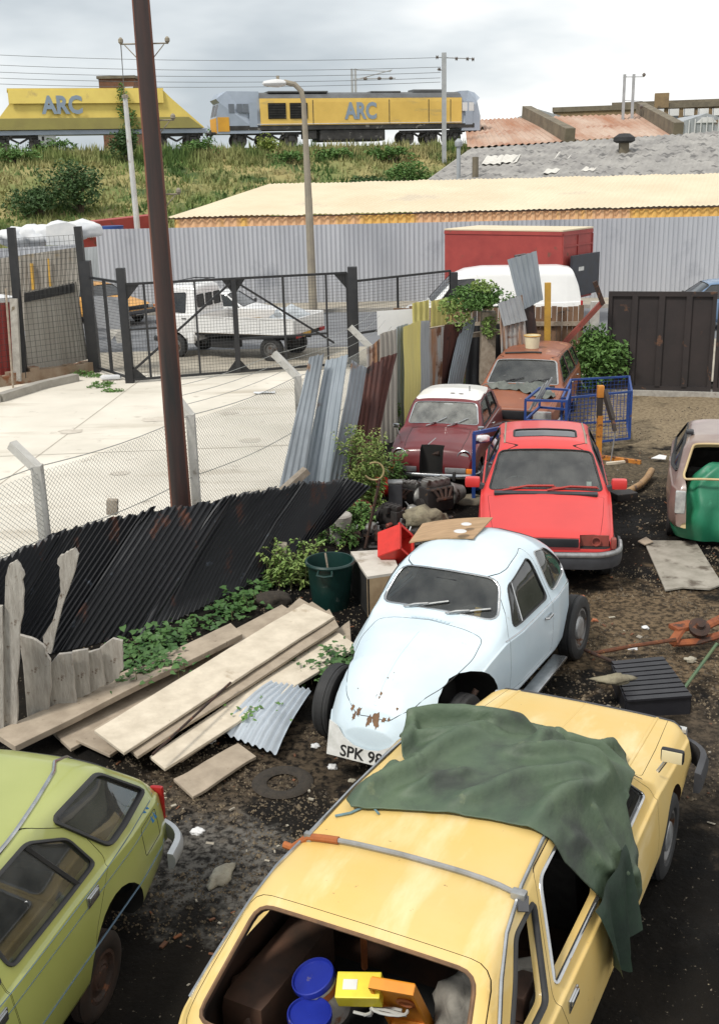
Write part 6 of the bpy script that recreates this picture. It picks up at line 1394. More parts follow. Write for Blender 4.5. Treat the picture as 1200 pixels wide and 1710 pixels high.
# ---- rusty brown estate --------------------------------------------------------------
def estate():
    prof = [(2.12, .42), (2.10, .66), (2.05, .73), (1.6, .80), (.86, .905), (.82, .91), (.28, 1.33), (.1, 1.385), (-.4, 1.40), (-1.8, 1.35), (-1.92, 1.30), (-2.12, .9), (-2.15, .4)]
    belt = [(2.1, .62), (1.6, .74), (.8, .86), (-1.9, .88), (-2.1, .8)]
    plan = [(2.12, .70), (2.0, .79), (1.0, .82), (-1.5, .82), (-2.0, .78), (-2.15, .68)]
    b = Body(prof, belt, plan, [(2.12, .38), (1.7, .26), (-1.7, .26), (-2.15, .36)], k=.40, crown=[(2.1, .02), (1.5, .035), (.8, .04), (0, .05), (-2, .05)])
    c = Car('estate_car', b, (3.36, 21.1, 0), radians(-108), 'rusty copper brown estate car with a dirty tarp on its bonnet', 'paint_brown', xi=(-2.0, .85))
    c.arch(1.22, .30, .335); c.arch(-1.25, .30, .335)
    W_ = Fr('scr', (.82, .915), (.28, 1.33))
    c.window('windscreen', [(-.67, .03), (.67, .03), (.565, .63), (-.565, .63)], W_, .06, 'glass', trim='alu', tr=.016)
    for s_, f in ((1, SL), (-1, SR_)):
        c.window('front_side_window', [(.60, .92), (.20, 1.27), (-.30, 1.30), (-.30, .92)], f, .04, 'glass_dark')
        c.window('rear_door_window', [(-.38, .92), (-.38, 1.30), (-1.02, 1.29), (-1.15, .92)], f, .04, 'glass')
        c.window('load_side_window', [(-1.25, .93), (-1.14, 1.28), (-1.75, 1.25), (-1.90, .95)], f, .04, 'glass')
        c.door('front_door', [(.70, .34), (.72, .89), (.22, 1.33), (-.34, 1.345), (-.34, .34)], f, .04); c.door('rear_door', [(-.345, .34), (-.345, 1.345), (-1.08, 1.325), (-1.2, .92), (-1.0, .6), (-.85, .34)], f, .04)
        c.handle(-.22, .80, s_); c.handle(-1.05, .80, s_)
        ob('headlight', box(B(), (2.10, s_*.58, .60), (.06, .32, .16), bev=.02), 'lamp', c.root)
    ob('grille', box(B(), (2.11, 0, .60), (.05, .8, .15), bev=.01), 'black', c.root)
    T = Fr('top'); c.door('bonnet', [(2.08, -.68), (1.4, -.72), (.88, -.72), (.88, .72), (1.4, .72), (2.08, .68)], T, .03, d0=.66)
    c.bumper([(1.7, -.84), (2.1, -.82), (2.2, -.6), (2.22, 0), (2.2, .6), (2.1, .82), (1.7, .84)], .45, .11, .05, 'chrome'); c.wiper(W_, (-.4, .0), (-.15, .1)); c.wiper(W_, (.1, .0), (.35, .1))
    standard(c, W_, 2.46, .70, .29, 'alu', rear=-.95); c.finish()
    ob('roof_bar', tube(B(), [c.hit(T, (.1+.02*sin(k), -.45+.14*k), .02) for k in range(6)], .018, 6), 'rubber', c.root)
    return c
es = estate()

# ---- purple-brown hatchback, tailgate gone ------------------------------------------
def purple():
    prof = [(1.95, .42), (1.93, .65), (1.6, .74), (.95, .88), (.25, 1.30), (0, 1.36), (-1.0, 1.37), (-1.25, 1.33), (-1.80, .98), (-1.93, .86), (-1.97, .4)]
    belt = [(1.9, .6), (.8, .84), (-1.2, .92), (-1.9, .82)]
    plan = [(1.95, .66), (1.7, .78), (.6, .82), (-1.2, .82), (-1.75, .77), (-1.97, .66)]
    b = Body(prof, belt, plan, [(1.9, .3), (-1.6, .26), (-1.97, .34)], k=.48, crown=[(1.9, .03), (-2, .05)], r6=.08, r3=.25)
    c = Car('hatchback_shell', b, (5.25, 15.0, 0), radians(73), 'purple brown hatchback shell without tailgate at the right edge of the picture', 'paint_purple', 'cream_jamb', xi=(-1.985, .9), wall=.06)
    c.arch(1.2, .3, .33); c.arch(-1.2, .3, .33)
    for s_, f in ((1, SL), (-1, SR_)):
        c.window('front_side_window', [(.6, .93), (.2, 1.25), (-.35, 1.28), (-.35, .93)], f, .05, 'glass_dark')
        c.window('rear_side_window', [(-.5, .95), (-.5, 1.28), (-1.15, 1.25), (-1.56, .99)], f, .05, 'glass_dark', tr=.03)
        ob('tail_light_recess', box(B(), (-1.945, s_*.62, .68), (.05, .13, .3), bev=.02), 'lamp', c.root)
    c.me = boolean(c.me, [c.prism(roundpoly([(-.52, -.65), (.52, -.65), (.56, -.1), (.60, .05), (.50, .60), (-.50, .60), (-.60, .05), (-.56, -.1)], .06), Fr('scr', (-1.80, .98), (-1.25, 1.33)), -.9, .8, 1)])
    ob('opening_seal', tube(B(), [c.hit(Fr('scr', (-1.80, .98), (-1.25, 1.33)), q, .004) for q in resample(roundpoly([(.58, -.02), (.60, .05), (.50, .60), (-.50, .60), (-.60, .05), (-.58, -.02)], .06), .05)], .016, 6, True), 'cream_jamb', c.root)
    ob('aerial_stub', box(B(), c.hit(SL, (-.9, 1.33))+Vector((.0, .04, .03)), (.16, .1, .05), bev=.02), 'black', c.root)
    for x in (1.2, -1.2):
        for y in (.7, -.7): c.wheel(x, y, .28, .16)
    c.seats([.1], rear=-.7); c.finish(); return c
pu = purple()
# green tarpaulin spilling out of it
gm('tarp_green', (.02, .19, .10), (.012, .14, .07), .45, 3, spot=(.05, .26, .15), sscale=3, sth=.6)
def cloth(name, P, F, th, m, label, cat='tarpaulin', loc=None):
    bm = mesh_from(P, F); bmesh.ops.recalc_face_normals(bm, faces=bm.faces[:]); bmesh.ops.solidify(bm, geom=bm.faces[:], thickness=th); return tag(ob(name, bm, m, loc=loc, angle=60), label, cat)
o = Vector((4.95, 14.0, 0)); bm = B(); n_ = 34; g = []
for j in range(n_+1):
    v = j/n_; row = []
    for i in range(n_+1):
        u = i/n_; a = 2.3+3.6*u; rr = (.50 if v > .45 else .50+.16*(.45-v)); rr *= (sin(pi*min(1, max(.0, (1.04-v))*.72)))**.5
        z = .12+.98*v; p = Vector((cos(a+pi*.0)*rr*1.1, sin(a)*rr*.6-.0, z)); p += Vector((cos(a), sin(a), .2))*(.09*noise.noise(Vector((u*5, v*2.2, 2)))+.045*sin(u*31+3*noise.noise(Vector((u*3, v*3, 0))))*(1.1-v)); row.append(bm.verts.new(p))
    g.append(row)
for j in range(n_):
    for i in range(n_): bm.faces.new([g[j][i], g[j][i+1], g[j+1][i+1], g[j+1][i]])
bm.faces.new(g[-1])
tag(ob('green_tarpaulin', bm, 'tarp_green', loc=Vector((4.72, 13.62, .0)), angle=70), 'bright green plastic tarpaulin bundled in the open back of the purple shell', 'tarpaulin')

gm('engine_black', (.02, .015, .012), (.035, .02, .014), .8, 8)
gm('stripe_blue', (.10, .16, .22)); gm('paint_blue2', (.05, .25, .6)); gm('bumper_alu', (.6, .62, .64), (.5, .52, .54), .35, 6, metal=.5)
# ---- light green car with two side windows -------------------------------------------
def green():
    prof = [(2.0, .42), (1.98, .66), (1.9, .72), (.95, .88), (.90, .89), (.42, 1.28), (.2, 1.34), (-.4, 1.37), (-1.45, 1.32), (-1.58, 1.28), (-2.02, .90), (-2.08, .84), (-2.12, .4)]
    belt = [(1.9, .62), (.9, .82), (-.8, .86), (-2.0, .82), (-2.1, .74)]
    plan = [(2.0, .7), (1.7, .77), (-1.5, .79), (-1.9, .76), (-2.12, .68)]
    b = Body(prof, belt, plan, [(2.0, .36), (1.5, .25), (-1.5, .25), (-2.12, .36)], k=.42, crown=[(2, .02), (.8, .04), (0, .055), (-1.5, .05), (-2.1, .03)], shoulder=.035, r3=.24, r6=.05)
    c = Car('green_car', b, (-2.62, 4.55, 0), radians(-104.0), 'light olive green car with chrome edged side windows in the lower left corner', 'paint_green', xi=(-1.95, .9), scale=1.06)
    c.arch(1.2, .31, .35); c.arch(-1.2, .31, .35)
    for s_, f in ((1, SL), (-1, SR_)):
        c.window('front_side_window', [(.66, .91), (.36, 1.22), (-.10, 1.26), (-.17, .91)], f, .03, 'glass')
        c.window('rear_door_window', [(-.26, .91), (-.20, 1.26), (-.74, 1.27), (-1.02, 1.12), (-1.12, .91)], f, .05, 'glass', tr=.016)
        ob('window_divider', bar(B(), c.hit(f, (-.72, 1.26)), c.hit(f, (-.93, .91)), .02, .02), 'rubber', c.root)
        c.window('quarter_window', [(-1.30, .90), (-.98, 1.25), (-1.50, 1.235), (-1.86, .92)], f, .06, 'glass', tr=.022)
        c.door('front_door', [(.74, .34), (.74, .88), (.40, 1.28), (-.14, 1.31), (-.20, .34)], f, .03); c.door('rear_door', [(-.205, .34), (-.145, 1.31), (-.80, 1.315), (-1.13, 1.12), (-1.22, .88), (-.95, .6), (-.86, .34)], f, .04)
        c.handle(-.98, .80, s_, 'chrome', style='flat'); c.handle(-.05, .79, s_, 'chrome', style='flat')
        for z, r in ((.845, .004), (.775, .0035), (.52, .006)): ob('side_stripe', tube(B(), [c.hit(f, (x, z), .001) for x in [-1.95+.1*i for i in range(38)]], r, 4, flat=.3), 'stripe_blue', c.root)
        ob('roof_gutter', tube(B(), [c.hit(f, (x, 1.315-.012*abs(x+.5)), .006) for x in [.35-.1*i for i in range(19)]]+[c.hit(f, (-1.60, 1.25), .006), c.hit(f, (-1.78, 1.10), .006), c.hit(f, (-1.95, .95), .006)], .011, 6), 'chrome', c.root)
        for dx in (0, .045): ob('side_badge', bar(B(), c.hit(f, (-1.74-dx, .84), .003), c.hit(f, (-1.80-dx, .74), .003), .004, .022), 'paint_blue2', c.root)
        ob('tail_light', box(B(), (-2.07, s_*.655, .70), (.04, .09, .24), bev=.02), 'redlens', c.root)
        c.seam([(-1.62, .80), (-1.86, .80), (-1.86, .62), (-1.62, .62)], f, .0025, closed=True, rr=.02, name='fuel_flap')
    c.window('rear_window', [(-.58, .05), (.58, .05), (.5, .5), (-.5, .5)], Fr('scr', (-2.02, .91), (-1.58, 1.28)), .06)
    c.bumper([(-1.80, .82), (-2.02, .80), (-2.15, .64), (-2.18, 0), (-2.15, -.64), (-2.02, -.80), (-1.80, -.82)], .47, .11, .05, 'bumper_alu')
    for x in (1.2,):
        for y in (.70, -.70): c.wheel(x, y, .29, .16)
    c.wheel(-1.2, -.70, .29, .16); c.wheel(-1.02, .70, .25, .10, z=.24, tyre='engine_black', rim='rustdark', cap=None, tilt=-.06)
    c.seats([.2], rear=-.75); c.dash(.85, .88); c.finish(); return c
gm('stripe_blue', (.10, .16, .22)); gm('paint_blue2', (.05, .25, .6)); gm('bumper_alu', (.6, .62, .64), (.5, .52, .54), .35, 6, metal=.5)
gr = green()

# ---- big yellow hatchback in front ---------------------------------------------------
def yellow():
    prof = [(2.16, .42), (2.15, .66), (2.10, .73), (1.7, .79), (.98, .90), (.94, .905), (.36, 1.34), (.15, 1.395), (-.5, 1.415), (-1.35, 1.375), (-1.50, 1.335), (-2.02, .92), (-2.12, .86), (-2.16, .4)]
    belt = [(2.1, .62), (1.5, .72), (.9, .84), (-1.2, .88), (-1.8, .90), (-2.1, .8)]
    plan = [(2.16, .74), (2.0, .80), (1.0, .83), (-1.4, .83), (-1.9, .79), (-2.16, .70)]
    b = Body(prof, belt, plan, [(2.1, .36), (1.6, .25), (-1.6, .25), (-2.15, .36)], k=.46, crown=[(2.1, .015), (1.5, .03), (.8, .04), (0, .045), (-1.4, .045), (-2.1, .03)], r6=.05, r3=.22, shoulder=.03)
    c = Car('hatchback_car', b, (.72, 5.78, 0), radians(62.5), 'faded yellow five door hatchback full of junk with its tailgate glass gone', 'paint_yellow', 'rust_interior', xi=(-2.0, .92), scale=1.06)
    c.arch(1.3, .30, .34); c.arch(-1.28, .30, .34)
    W_ = Fr('scr', (.94, .91), (.36, 1.34)); R_w = Fr('scr', (-2.02, .925), (-1.50, 1.335))
    c.window('windscreen', [(-.69, .03), (.69, .03), (.56, .66), (-.56, .66)], W_, .06, 'glass_dark')
    for s_, f in ((1, SL), (-1, SR_)):
        c.window('front_side_window', [(.70, .93), (.33, 1.27), (-.20, 1.315), (-.22, .93)], f, .05, 'glass_dark', trim='chrome', tr=.012)
        c.window('rear_door_window', [(-.32, .93), (-.29, 1.315), (-.84, 1.30), (-1.10, .94)], f, .05, None if s_ < 0 else 'glass_dark', trim='chrome', tr=.012)
        c.window('quarter_window', [(-1.22, .95), (-.97, 1.27), (-1.24, 1.265), (-1.66, .965)], f, .04, None, trim='rubber', tr=.016)
        c.door('front_door', [(.82, .34), (.82, .90), (.35, 1.335), (-.245, 1.365), (-.27, .34)], f, .04); c.door('rear_door', [(-.275, .34), (-.25, 1.365), (-.86, 1.345), (-1.16, .92), (-1.0, .6), (-.88, .34)], f, .04)
        c.handle(-.13, .80, s_, 'chrome', style='flat'); c.handle(-.98, .80, s_, 'chrome', style='flat')
        ob('roof_gutter', tube(B(), [c.hit(f, (x, z), .008) for x, z in [(.80, .99), (.62, 1.13), (.40, 1.29), (.25, 1.335), (-.2, 1.365), (-.6, 1.365), (-1.0, 1.345), (-1.3, 1.31), (-1.48, 1.22), (-1.70, 1.04), (-1.86, .92)]], .011, 6), 'chrome', c.root)
    # tailgate frame: separate panel with the opening
    tg = c.door('tailgate_frame', [(-.70, -.02), (.70, -.02), (.60, .645), (-.60, .645)], R_w, .10, gap=.005, d0=-.10)
    P = roundpoly([(-.625, .04), (.625, .04), (.54, .59), (-.54, .59)], .08); tg.data = boolean(tg.data, [c.prism(P, R_w, -.3, .5, 1)])
    c.me = boolean(c.me, [c.prism(roundpoly([(-.64, .0), (.64, .0), (.555, .605), (-.555, .605)], .08), R_w, -.3, .5, 1)])
    ob('perished_seal', tube(B(), [c.hit(R_w, q, .003) for q in resample(P, .04)], .010, 6, True), 'rust_edge', tg)
    T = Fr('top'); c.door('bonnet', [(2.10, -.60), (1.5, -.64), (1.0, -.66), (.99, 0), (1.0, .66), (1.5, .64), (2.10, .60)], T, .03, d0=.62)
    for s_ in (-1, 1): ob('bonnet_crease', tube(B(), [c.hit(T, (x, s_*(.52+.03*(2.1-x)))) for x in [1.02+.06*i for i in range(19)]], .014, 8, flat=.6), 'paint_yellow', c.root)
    ob('bonnet_centre_crease', tube(B(), [c.hit(T, (x, .0)) for x in [1.02+.06*i for i in range(19)]], .006, 6, flat=.6), 'paint_yellow', c.root)
    ob('front_edge_trim', tube(B(), [c.hit(T, (2.11, y), .0) for y in [-.72+.09*i for i in range(17)]], .018, 6), 'blackplastic', c.root)
    c.bumper([(1.75, -.86), (2.1, -.85), (2.24, -.66), (2.26, 0), (2.24, .66), (2.1, .85), (1.75, .86)], .46, .16, .06, 'blackplastic')
    c.bumper([(-1.7, .86), (-2.1, .83), (-2.24, 0), (-2.1, -.83), (-1.7, -.86)], .46, .16, .06, 'blackplastic')
    for s_ in (-1, 1): ob('headlight', box(B(), (2.125, s_*.58, .60), (.06, .30, .13), bev=.02), 'lamp', c.root)
    p = Vector((1.10, -.82, 1.0)); m_ = ob('mirror', box(B(), p, (.045, .145, .095), bev=.02), 'black', c.root); ob('mirror_glass', box(B(), p-Vector((.0235, 0, 0)), (.006, .125, .078), bev=.002), 'mirror_pale', m_); ob('mirror_foot', tube(B(), [p+Vector((0, .03, -.03)), (1.08, -.74, .88)], .012, 6), 'chrome', m_)
    # strap bar over the roof
    bm = B(); pts = [c.hit(T, (-1.10+.03*(i/14), .60-1.15*i/14), .022) for i in range(15)]; cl = []
    rb = ob('roof_bar', tube(B(), pts[3:], .013, 8), 'roofbar_grey', c.root, label='grey roof bar with a rusty left end'); ob('rusty_end', tube(bm, [pts[0]+Vector((0, .05, .004))]+pts[:4], .019, 8), 'rust_orange', rb)
    ob('bar_clamp', box(B(), pts[-1]+Vector((0, .0, .0)), (.05, .07, .04), bev=.008), 'alu', rb); ob('bar_clamp', box(B(), pts[1]+Vector((0, .0, .0)), (.03, .04, .05), bev=.006), 'alu', rb)
    e1 = c.hit(SR_, (-1.12, 1.30), .02); ob('bar_foot', bar(B(), pts[-1]+Vector((0, -.02, 0)), e1, .05, .018), 'blackplastic', rb)
    for x in (1.3, -1.28):
        for y in (.73, -.73): c.wheel(x, y, .29, .16)
    c.seats([.25], z=.28); c.steering(.55, -.36, .9); c.dash(.88, .9)
    # luggage floor and side trims, wheel boxes
    ob('load_floor', box(B(), (-1.35, 0, .46), (1.0, 1.36, .03)), 'dark', c.root)
    for s_ in (1, -1): ob('wheel_box', box(B(), (-1.3, s_*.60, .62), (.75, .26, .34), bev=.08), 'trim_brown', c.root)
    c.finish(); return c
gm('mirror_pale', (.75, .66, .42), (.7, .6, .38), .2, 2); gm('roofbar_grey', (.3, .3, .3), (.2, .2, .19), .5, 9); gm('rust_orange', (.42, .13, .03), (.3, .09, .03), .7, 12)
gm('rust_interior', (.07, .03, .015), (.02, .013, .009), .85, 3); gm('trim_brown', (.10, .05, .03), (.05, .03, .02), .7, 5)
ye = yellow()
# ================================================================== VEHICLES IN THE STREET
def pickup():
    prof = [(2.74, .5), (2.72, 1.02), (2.64, 1.12), (2.46, 1.62), (2.36, 1.93), (2.2, 2.0), (1.6, 2.02), (1.45, 1.98), (1.40, 1.8), (1.38, .5)]
    b = Body(prof, [(2.74, .98), (2.4, 1.18), (1.3, 1.2)], [(2.74, .7), (2.64, .82), (1.3, .84)], [(2.74, .42), (1.3, .5)], k=.2, crown=[(2.8, .02), (1.3, .07)], r6=.1, smr=.03)
    c = Car('pickup_truck', b, (-2.7, 29.9, .03), radians(157.4), 'white flatbed pickup truck with sand and plastic bundle on its bed', 'paint_white', xi=(1.45, 2.45), cat='truck', scale=.99)
    c.arch(2.1, .34, .40, sides=(1, -1))
    for s_, f in ((1, SL), (-1, SR_)):
        c.window('front_side_window', [(2.36, 1.26), (2.24, 1.76), (1.72, 1.78), (1.72, 1.24)], f, .05, 'glass_dark')
        c.door('front_door', [(2.5, .75), (2.44, 1.2), (2.26, 1.86), (1.66, 1.86), (1.66, .55), (1.8, .55)], f, .05); c.handle(1.76, 1.1, s_, 'black')
        bm = B(); box(bm, (-.1, s_*.93, .97), (3.0, .05, .40)); 
        for x in (-1.6, -.6, .4, 1.38): box(bm, (x, s_*.955, .97), (.05, .03, .42))
        for z in (.77, 1.17): box(bm, (-.1, s_*.952, z), (3.02, .03, .035))
        ob('bed_side', bm, 'paint_white', c.root, smooth=False)
        ob('tail_light', box(B(), (-1.66, s_*.74, .72), (.05, .3, .1), bev=.01), 'redlens', c.root)
    c.window('windscreen', [(-.68, .03), (.68, .03), (.6, .45), (-.6, .45)], Fr('scr', (2.64, 1.14), (2.42, 1.76)), .07, 'glass')
    fb = Fr('scr', (1.39, 0), (1.391, 1)); fb.n = Vector((-1, 0, 0)); fb.t = Vector((0, 0, 1))
    for y in (-.45, 0, .45): c.window('rear_window', [(y-.19, 1.38), (y+.19, 1.38), (y+.18, 1.72), (y-.18, 1.72)], fb, .04, 'rubber')
    ob('tailboard', box(B(), (-1.62, 0, .97), (.05, 1.82, .4)), 'paint_white', c.root, smooth=False); ob('headboard', box(B(), (1.34, 0, .98), (.04, 1.82, .42)), 'paint_white', c.root, smooth=False)
    ob('bed_floor', box(B(), (-.1, 0, .76), (3.0, 1.84, .06)), 'sand', c.root, smooth=False); ob('bed_frame', box(B(), (-.1, 0, .70), (3.04, 1.7, .07)), 'black', c.root, smooth=False)
    bm = B(); 
    for y in (.35, -.35): bar(bm, (-1.5, y, .60), (2.5, y, .60), .09, .14)
    for x in (-1.2, 0, 1): bar(bm, (x, -.35, .6), (x, .35, .6), .08)
    ob('chassis', bm, 'black', c.root, smooth=False); ob('spare_wheel_carrier', box(B(), (.6, .6, .45), (.8, .35, .25), bev=.03), 'black', c.root); ob('mudguard', box(B(), (1.55, .82, .55), (.2, .1, .25), bev=.03), 'paint_white', c.root)
    for x in (2.1, -.85):
        for y in (.74, -.74): c.wheel(x, y, .33, .2, cap=None)
    c.bumper([(2.5, -.86), (2.76, -.8), (2.82, 0), (2.76, .8), (2.5, .86)], .52, .14, .05, 'black'); ob('number_plate', box(B(), (-1.67, .25, .72), (.02, .48, .1)), 'yellow_post', c.root, smooth=False)
    bm = B(); 
    for y in (-.55, .55): tube(bm, [(1.5, y, 2.07), (2.2, y, 2.06)], .016, 5)
    for x in (1.6, 2.1): tube(bm, [(x, -.6, 2.07), (x, .6, 2.07)], .014, 5)
    ob('roof_rack', bm, 'black', c.root); c.seats([1.95], z=.7, back=.5); c.finish(); return c
gm('sand', (.34, .26, .17), (.26, .2, .13), .95, 3, bump=.4); pk = pickup(); bpy.context.view_layer.update()
def onobj(c, v): return c.root.matrix_world @ Vector(v)
def lump(name, c, r, m, label, cat, seed=0, parent=None, amp=.3, squash=.5, sub=3, fr=1.7):
    bm = B(); bmesh.ops.create_icosphere(bm, subdivisions=sub, radius=1)
    for v in bm.verts:
        k = 1+amp*noise.noise(v.co*fr+Vector((seed*5, 0, 0)))+amp*.3*noise.noise(v.co*6+Vector((seed, 2, 0))); v.co = Vector((v.co.x*r[0], v.co.y*r[1], max(v.co.z, -squash)*r[2]))*k
    return tag(ob(name, bm, m, loc=c, angle=180), label, cat)
gm('clear_plastic', (.5, .53, .56), (.33, .36, .38), .25, 4)
lump('plastic_bundle', onobj(pk, (-1.0, -.1, 1.02)), (.55, .5, .34), 'clear_plastic', 'crumpled grey plastic bundle on the rear of the pickup bed', 'bundle', 3, amp=.5)
lump('sand_heap', onobj(pk, (.3, 0, .8)), (.95, .7, .25), 'sand', 'heap of brown sand on the pickup bed', 'sand', 4, amp=.25)

def simple_car(name, loc_, yaw, label, paint, Lh=2.0, h=1.38, estate_=False, scale=1, glass='glass_dark', wid=.81, rx=-1.3, cap='alu', lamps=True):
    prof = [(Lh, .42), (Lh-.02, .64), (Lh-.1, .70), (1.5, .78), (.88, .90), (.84, .91), (.26, h-.07), (.05, h-.02), (-.4, h), (rx, h-.04), (rx-.15, h-.08)]+([(-Lh, .85), (-Lh-.02, .4)] if estate_ else [(rx-.6, .94), (rx-.65, .92), (-Lh, .86), (-Lh-.02, .4)])
    b = Body(prof, [(Lh, .6), (.8, .83), (-Lh, .82)], [(Lh, wid-.14), (Lh-.2, wid-.03), (.8, wid), (-1.3, wid), (-Lh, wid-.14)], [(Lh, .36), (1.5, .25), (-1.5, .25), (-Lh, .36)], k=.42, crown=[(Lh, .02), (.8, .04), (0, .05), (-Lh, .04)])
    c = Car(name, b, loc_, yaw, label, paint, xi=(-Lh+.15, .86), scale=scale); c.arch(1.22, .3, .335); c.arch(-1.24, .3, .335)
    W_ = Fr('scr', (.84, .915), (.26, h-.07)); sl = sqrt(.58**2+(h-.985)**2)
    c.window('windscreen', [(-.66, .04), (.66, .04), (.56, sl-.03), (-.56, sl-.03)], W_, .06, glass)
    for s_, f in ((1, SL), (-1, SR_)):
        c.window('front_side_window', [(.62, .93), (.20, h-.12), (-.28, h-.10), (-.28, .93)], f, .05, glass); c.window('rear_side_window', [(-.38, .93), (-.38, h-.1), (rx+.12, h-.12), (rx-.15 if not estate_ else rx, .95)], f, .05, glass)
        if estate_: c.window('load_side_window', [(rx-.12, .95), (rx-.03, h-.13), (-Lh+.25, h-.14), (-Lh+.14, .98)], f, .05, glass)
        c.seam([(.72, .34), (.72, .88), (.22, h-.05), (-.32, h-.04), (-.34, .34)], f, closed=True, name='door_gap'); c.handle(-.2, .8, s_, 'black')
        ob('headlight', box(B(), (Lh-.01, s_*(wid-.26), .60), (.05, .28, .13), bev=.02), 'lamp', c.root); ob('indicator', box(B(), (Lh-.03, s_*(wid-.07), .58), (.06, .08, .1), bev=.02), 'amber', c.root); ob('tail_light', box(B(), (-Lh, s_*(wid-.24), .66), (.05, .26, .14), bev=.02), 'redlens', c.root)
        c.mirror((.66, s_*(wid+.08), .95), s_, 'black', (.06, .15, .1))
    c.window('rear_window', [(-.5, .06), (.5, .06), (.44, .3), (-.44, .3)], Fr('scr', (rx-.6, .95), (rx-.15, h-.08)) if not estate_ else Fr('scr', (-Lh, .86), (rx-.15, h-.08)), .05, glass)
    ob('grille', box(B(), (Lh, 0, .60), (.04, .9, .13), bev=.01), 'black', c.root)
    c.bumper([(1.6, -wid-.02), (Lh, -wid), (Lh+.09, -.6), (Lh+.11, 0), (Lh+.09, .6), (Lh, wid), (1.6, wid+.02)], .44, .14, .05, 'blackplastic'); c.bumper([(-1.6, wid+.02), (-Lh, wid), (-Lh-.1, 0), (-Lh, -wid), (-1.6, -wid-.02)], .44, .14, .05, 'blackplastic')
    for x in (1.22, -1.24):
        for y in (.71, -.71): c.wheel(x, y, .29, .16, cap=cap)
    c.seats([.1], rear=-.85); c.finish(); return c
wc = simple_car('estate_car', (-4.0, 34.6, .03), radians(-14), 'white estate car at the kerb behind the white pickup truck', 'paint_white', 2.05, 1.38, True)
oc = simple_car('saloon_car', (-8.9, 38.3, .03), radians(-36), 'orange yellow saloon car seen through the narrow gate', 'paint_orange', 2.05, 1.36)
oc.plate((2.19, 0, .44), (1, 0, 0), ' ', 'white_plate', 'black_text', .5, .11) if False else ob('number_plate', box(B(), (2.18, 0, .42), (.015, .5, .11)), 'white_plate', oc.root)
bc = simple_car('estate_car', (10.75, 33.2, .03), radians(176), 'dark blue car roof showing over the steel gate', 'paint_darkblue', 2.05, 1.42, True, scale=1.03)

def van():
    prof = [(2.45, .45), (2.43, .80), (2.25, .98), (1.75, 1.12), (1.70, 1.15), (1.05, 1.85), (.7, 2.0), (.2, 2.06), (-1.9, 2.04), (-2.2, 1.98), (-2.36, 1.6), (-2.45, 1.0), (-2.47, .45)]
    b = Body(prof, [(2.4, .8), (1.7, 1.05), (-2.4, 1.1)], [(2.45, .68), (2.2, .82), (1.5, .88), (-2.0, .90), (-2.47, .80)], [(2.4, .42), (1.8, .3), (-1.8, .3), (-2.4, .42)], k=.12, crown=[(2.4, .03), (1.7, .05), (.8, .10), (-2.4, .12)], r6=.16, r3=.3)
    c = Car('panel_van', b, (3.9, 31.9, .03), radians(180), 'white panel van with rounded roof passing behind the broken fences', 'paint_white', xi=(.1, 1.7), cat='van', floor=.3, scale=1.03)
    c.arch(1.55, .33, .38); c.arch(-1.45, .33, .38)
    c.window('windscreen', [(-.68, .04), (.68, .04), (.62, .88), (-.62, .88)], Fr('scr', (1.70, 1.15), (1.05, 1.85)), .08, 'glass')
    for s_, f in ((1, SL), (-1, SR_)):
        c.window('side_window', [(1.45, 1.2), (1.02, 1.75), (.5, 1.78), (.5, 1.2)], f, .06, 'glass_dark'); c.door('front_door', [(1.6, .5), (1.6, 1.15), (1.02, 1.86), (.42, 1.88), (.42, .5)], f, .05); c.handle(.55, 1.05, s_, 'black')
        ob('tail_light', box(B(), (-2.42, s_*.74, .95), (.07, .12, .35), bev=.02), 'redlens', c.root); ob('headlight', lathe(B(), [(.1, 0), (.09, .03), (.001, .05)], 16, Matrix.Translation((2.40, s_*.58, .82)) @ Matrix.Rotation(pi/2, 4, 'Y')), 'lamp', c.root)
        ob('side_rib', bar(B(), c.hit(f, (.3, 1.05), .004), c.hit(f, (-2.2, 1.05), .004), .012, .03), 'paint_white', c.root)
        c.window('rear_window', [(s_*.08, .15), (s_*.62, .15), (s_*.56, .6), (s_*.08, .6)], Fr('scr', (-2.45, 1.0), (-2.30, 1.8)), .05, 'glass_dark', d0=-.08)
    ob('load_floor', box(B(), (-.6, 0, .5), (2.0, 1.4, .05)), 'dark', c.root); c.bumper([(2.1, -.86), (2.45, -.8), (2.52, 0), (2.45, .8), (2.1, .86)], .5, .15, .05, 'blackplastic'); c.bumper([(-2.1, .88), (-2.45, .82), (-2.55, 0), (-2.45, -.82), (-2.1, -.88)], .5, .15, .05, 'blackplastic')
    for x in (1.55, -1.45):
        for y in (.78, -.78): c.wheel(x, y, .33, .19)
    c.finish(); return c
van()
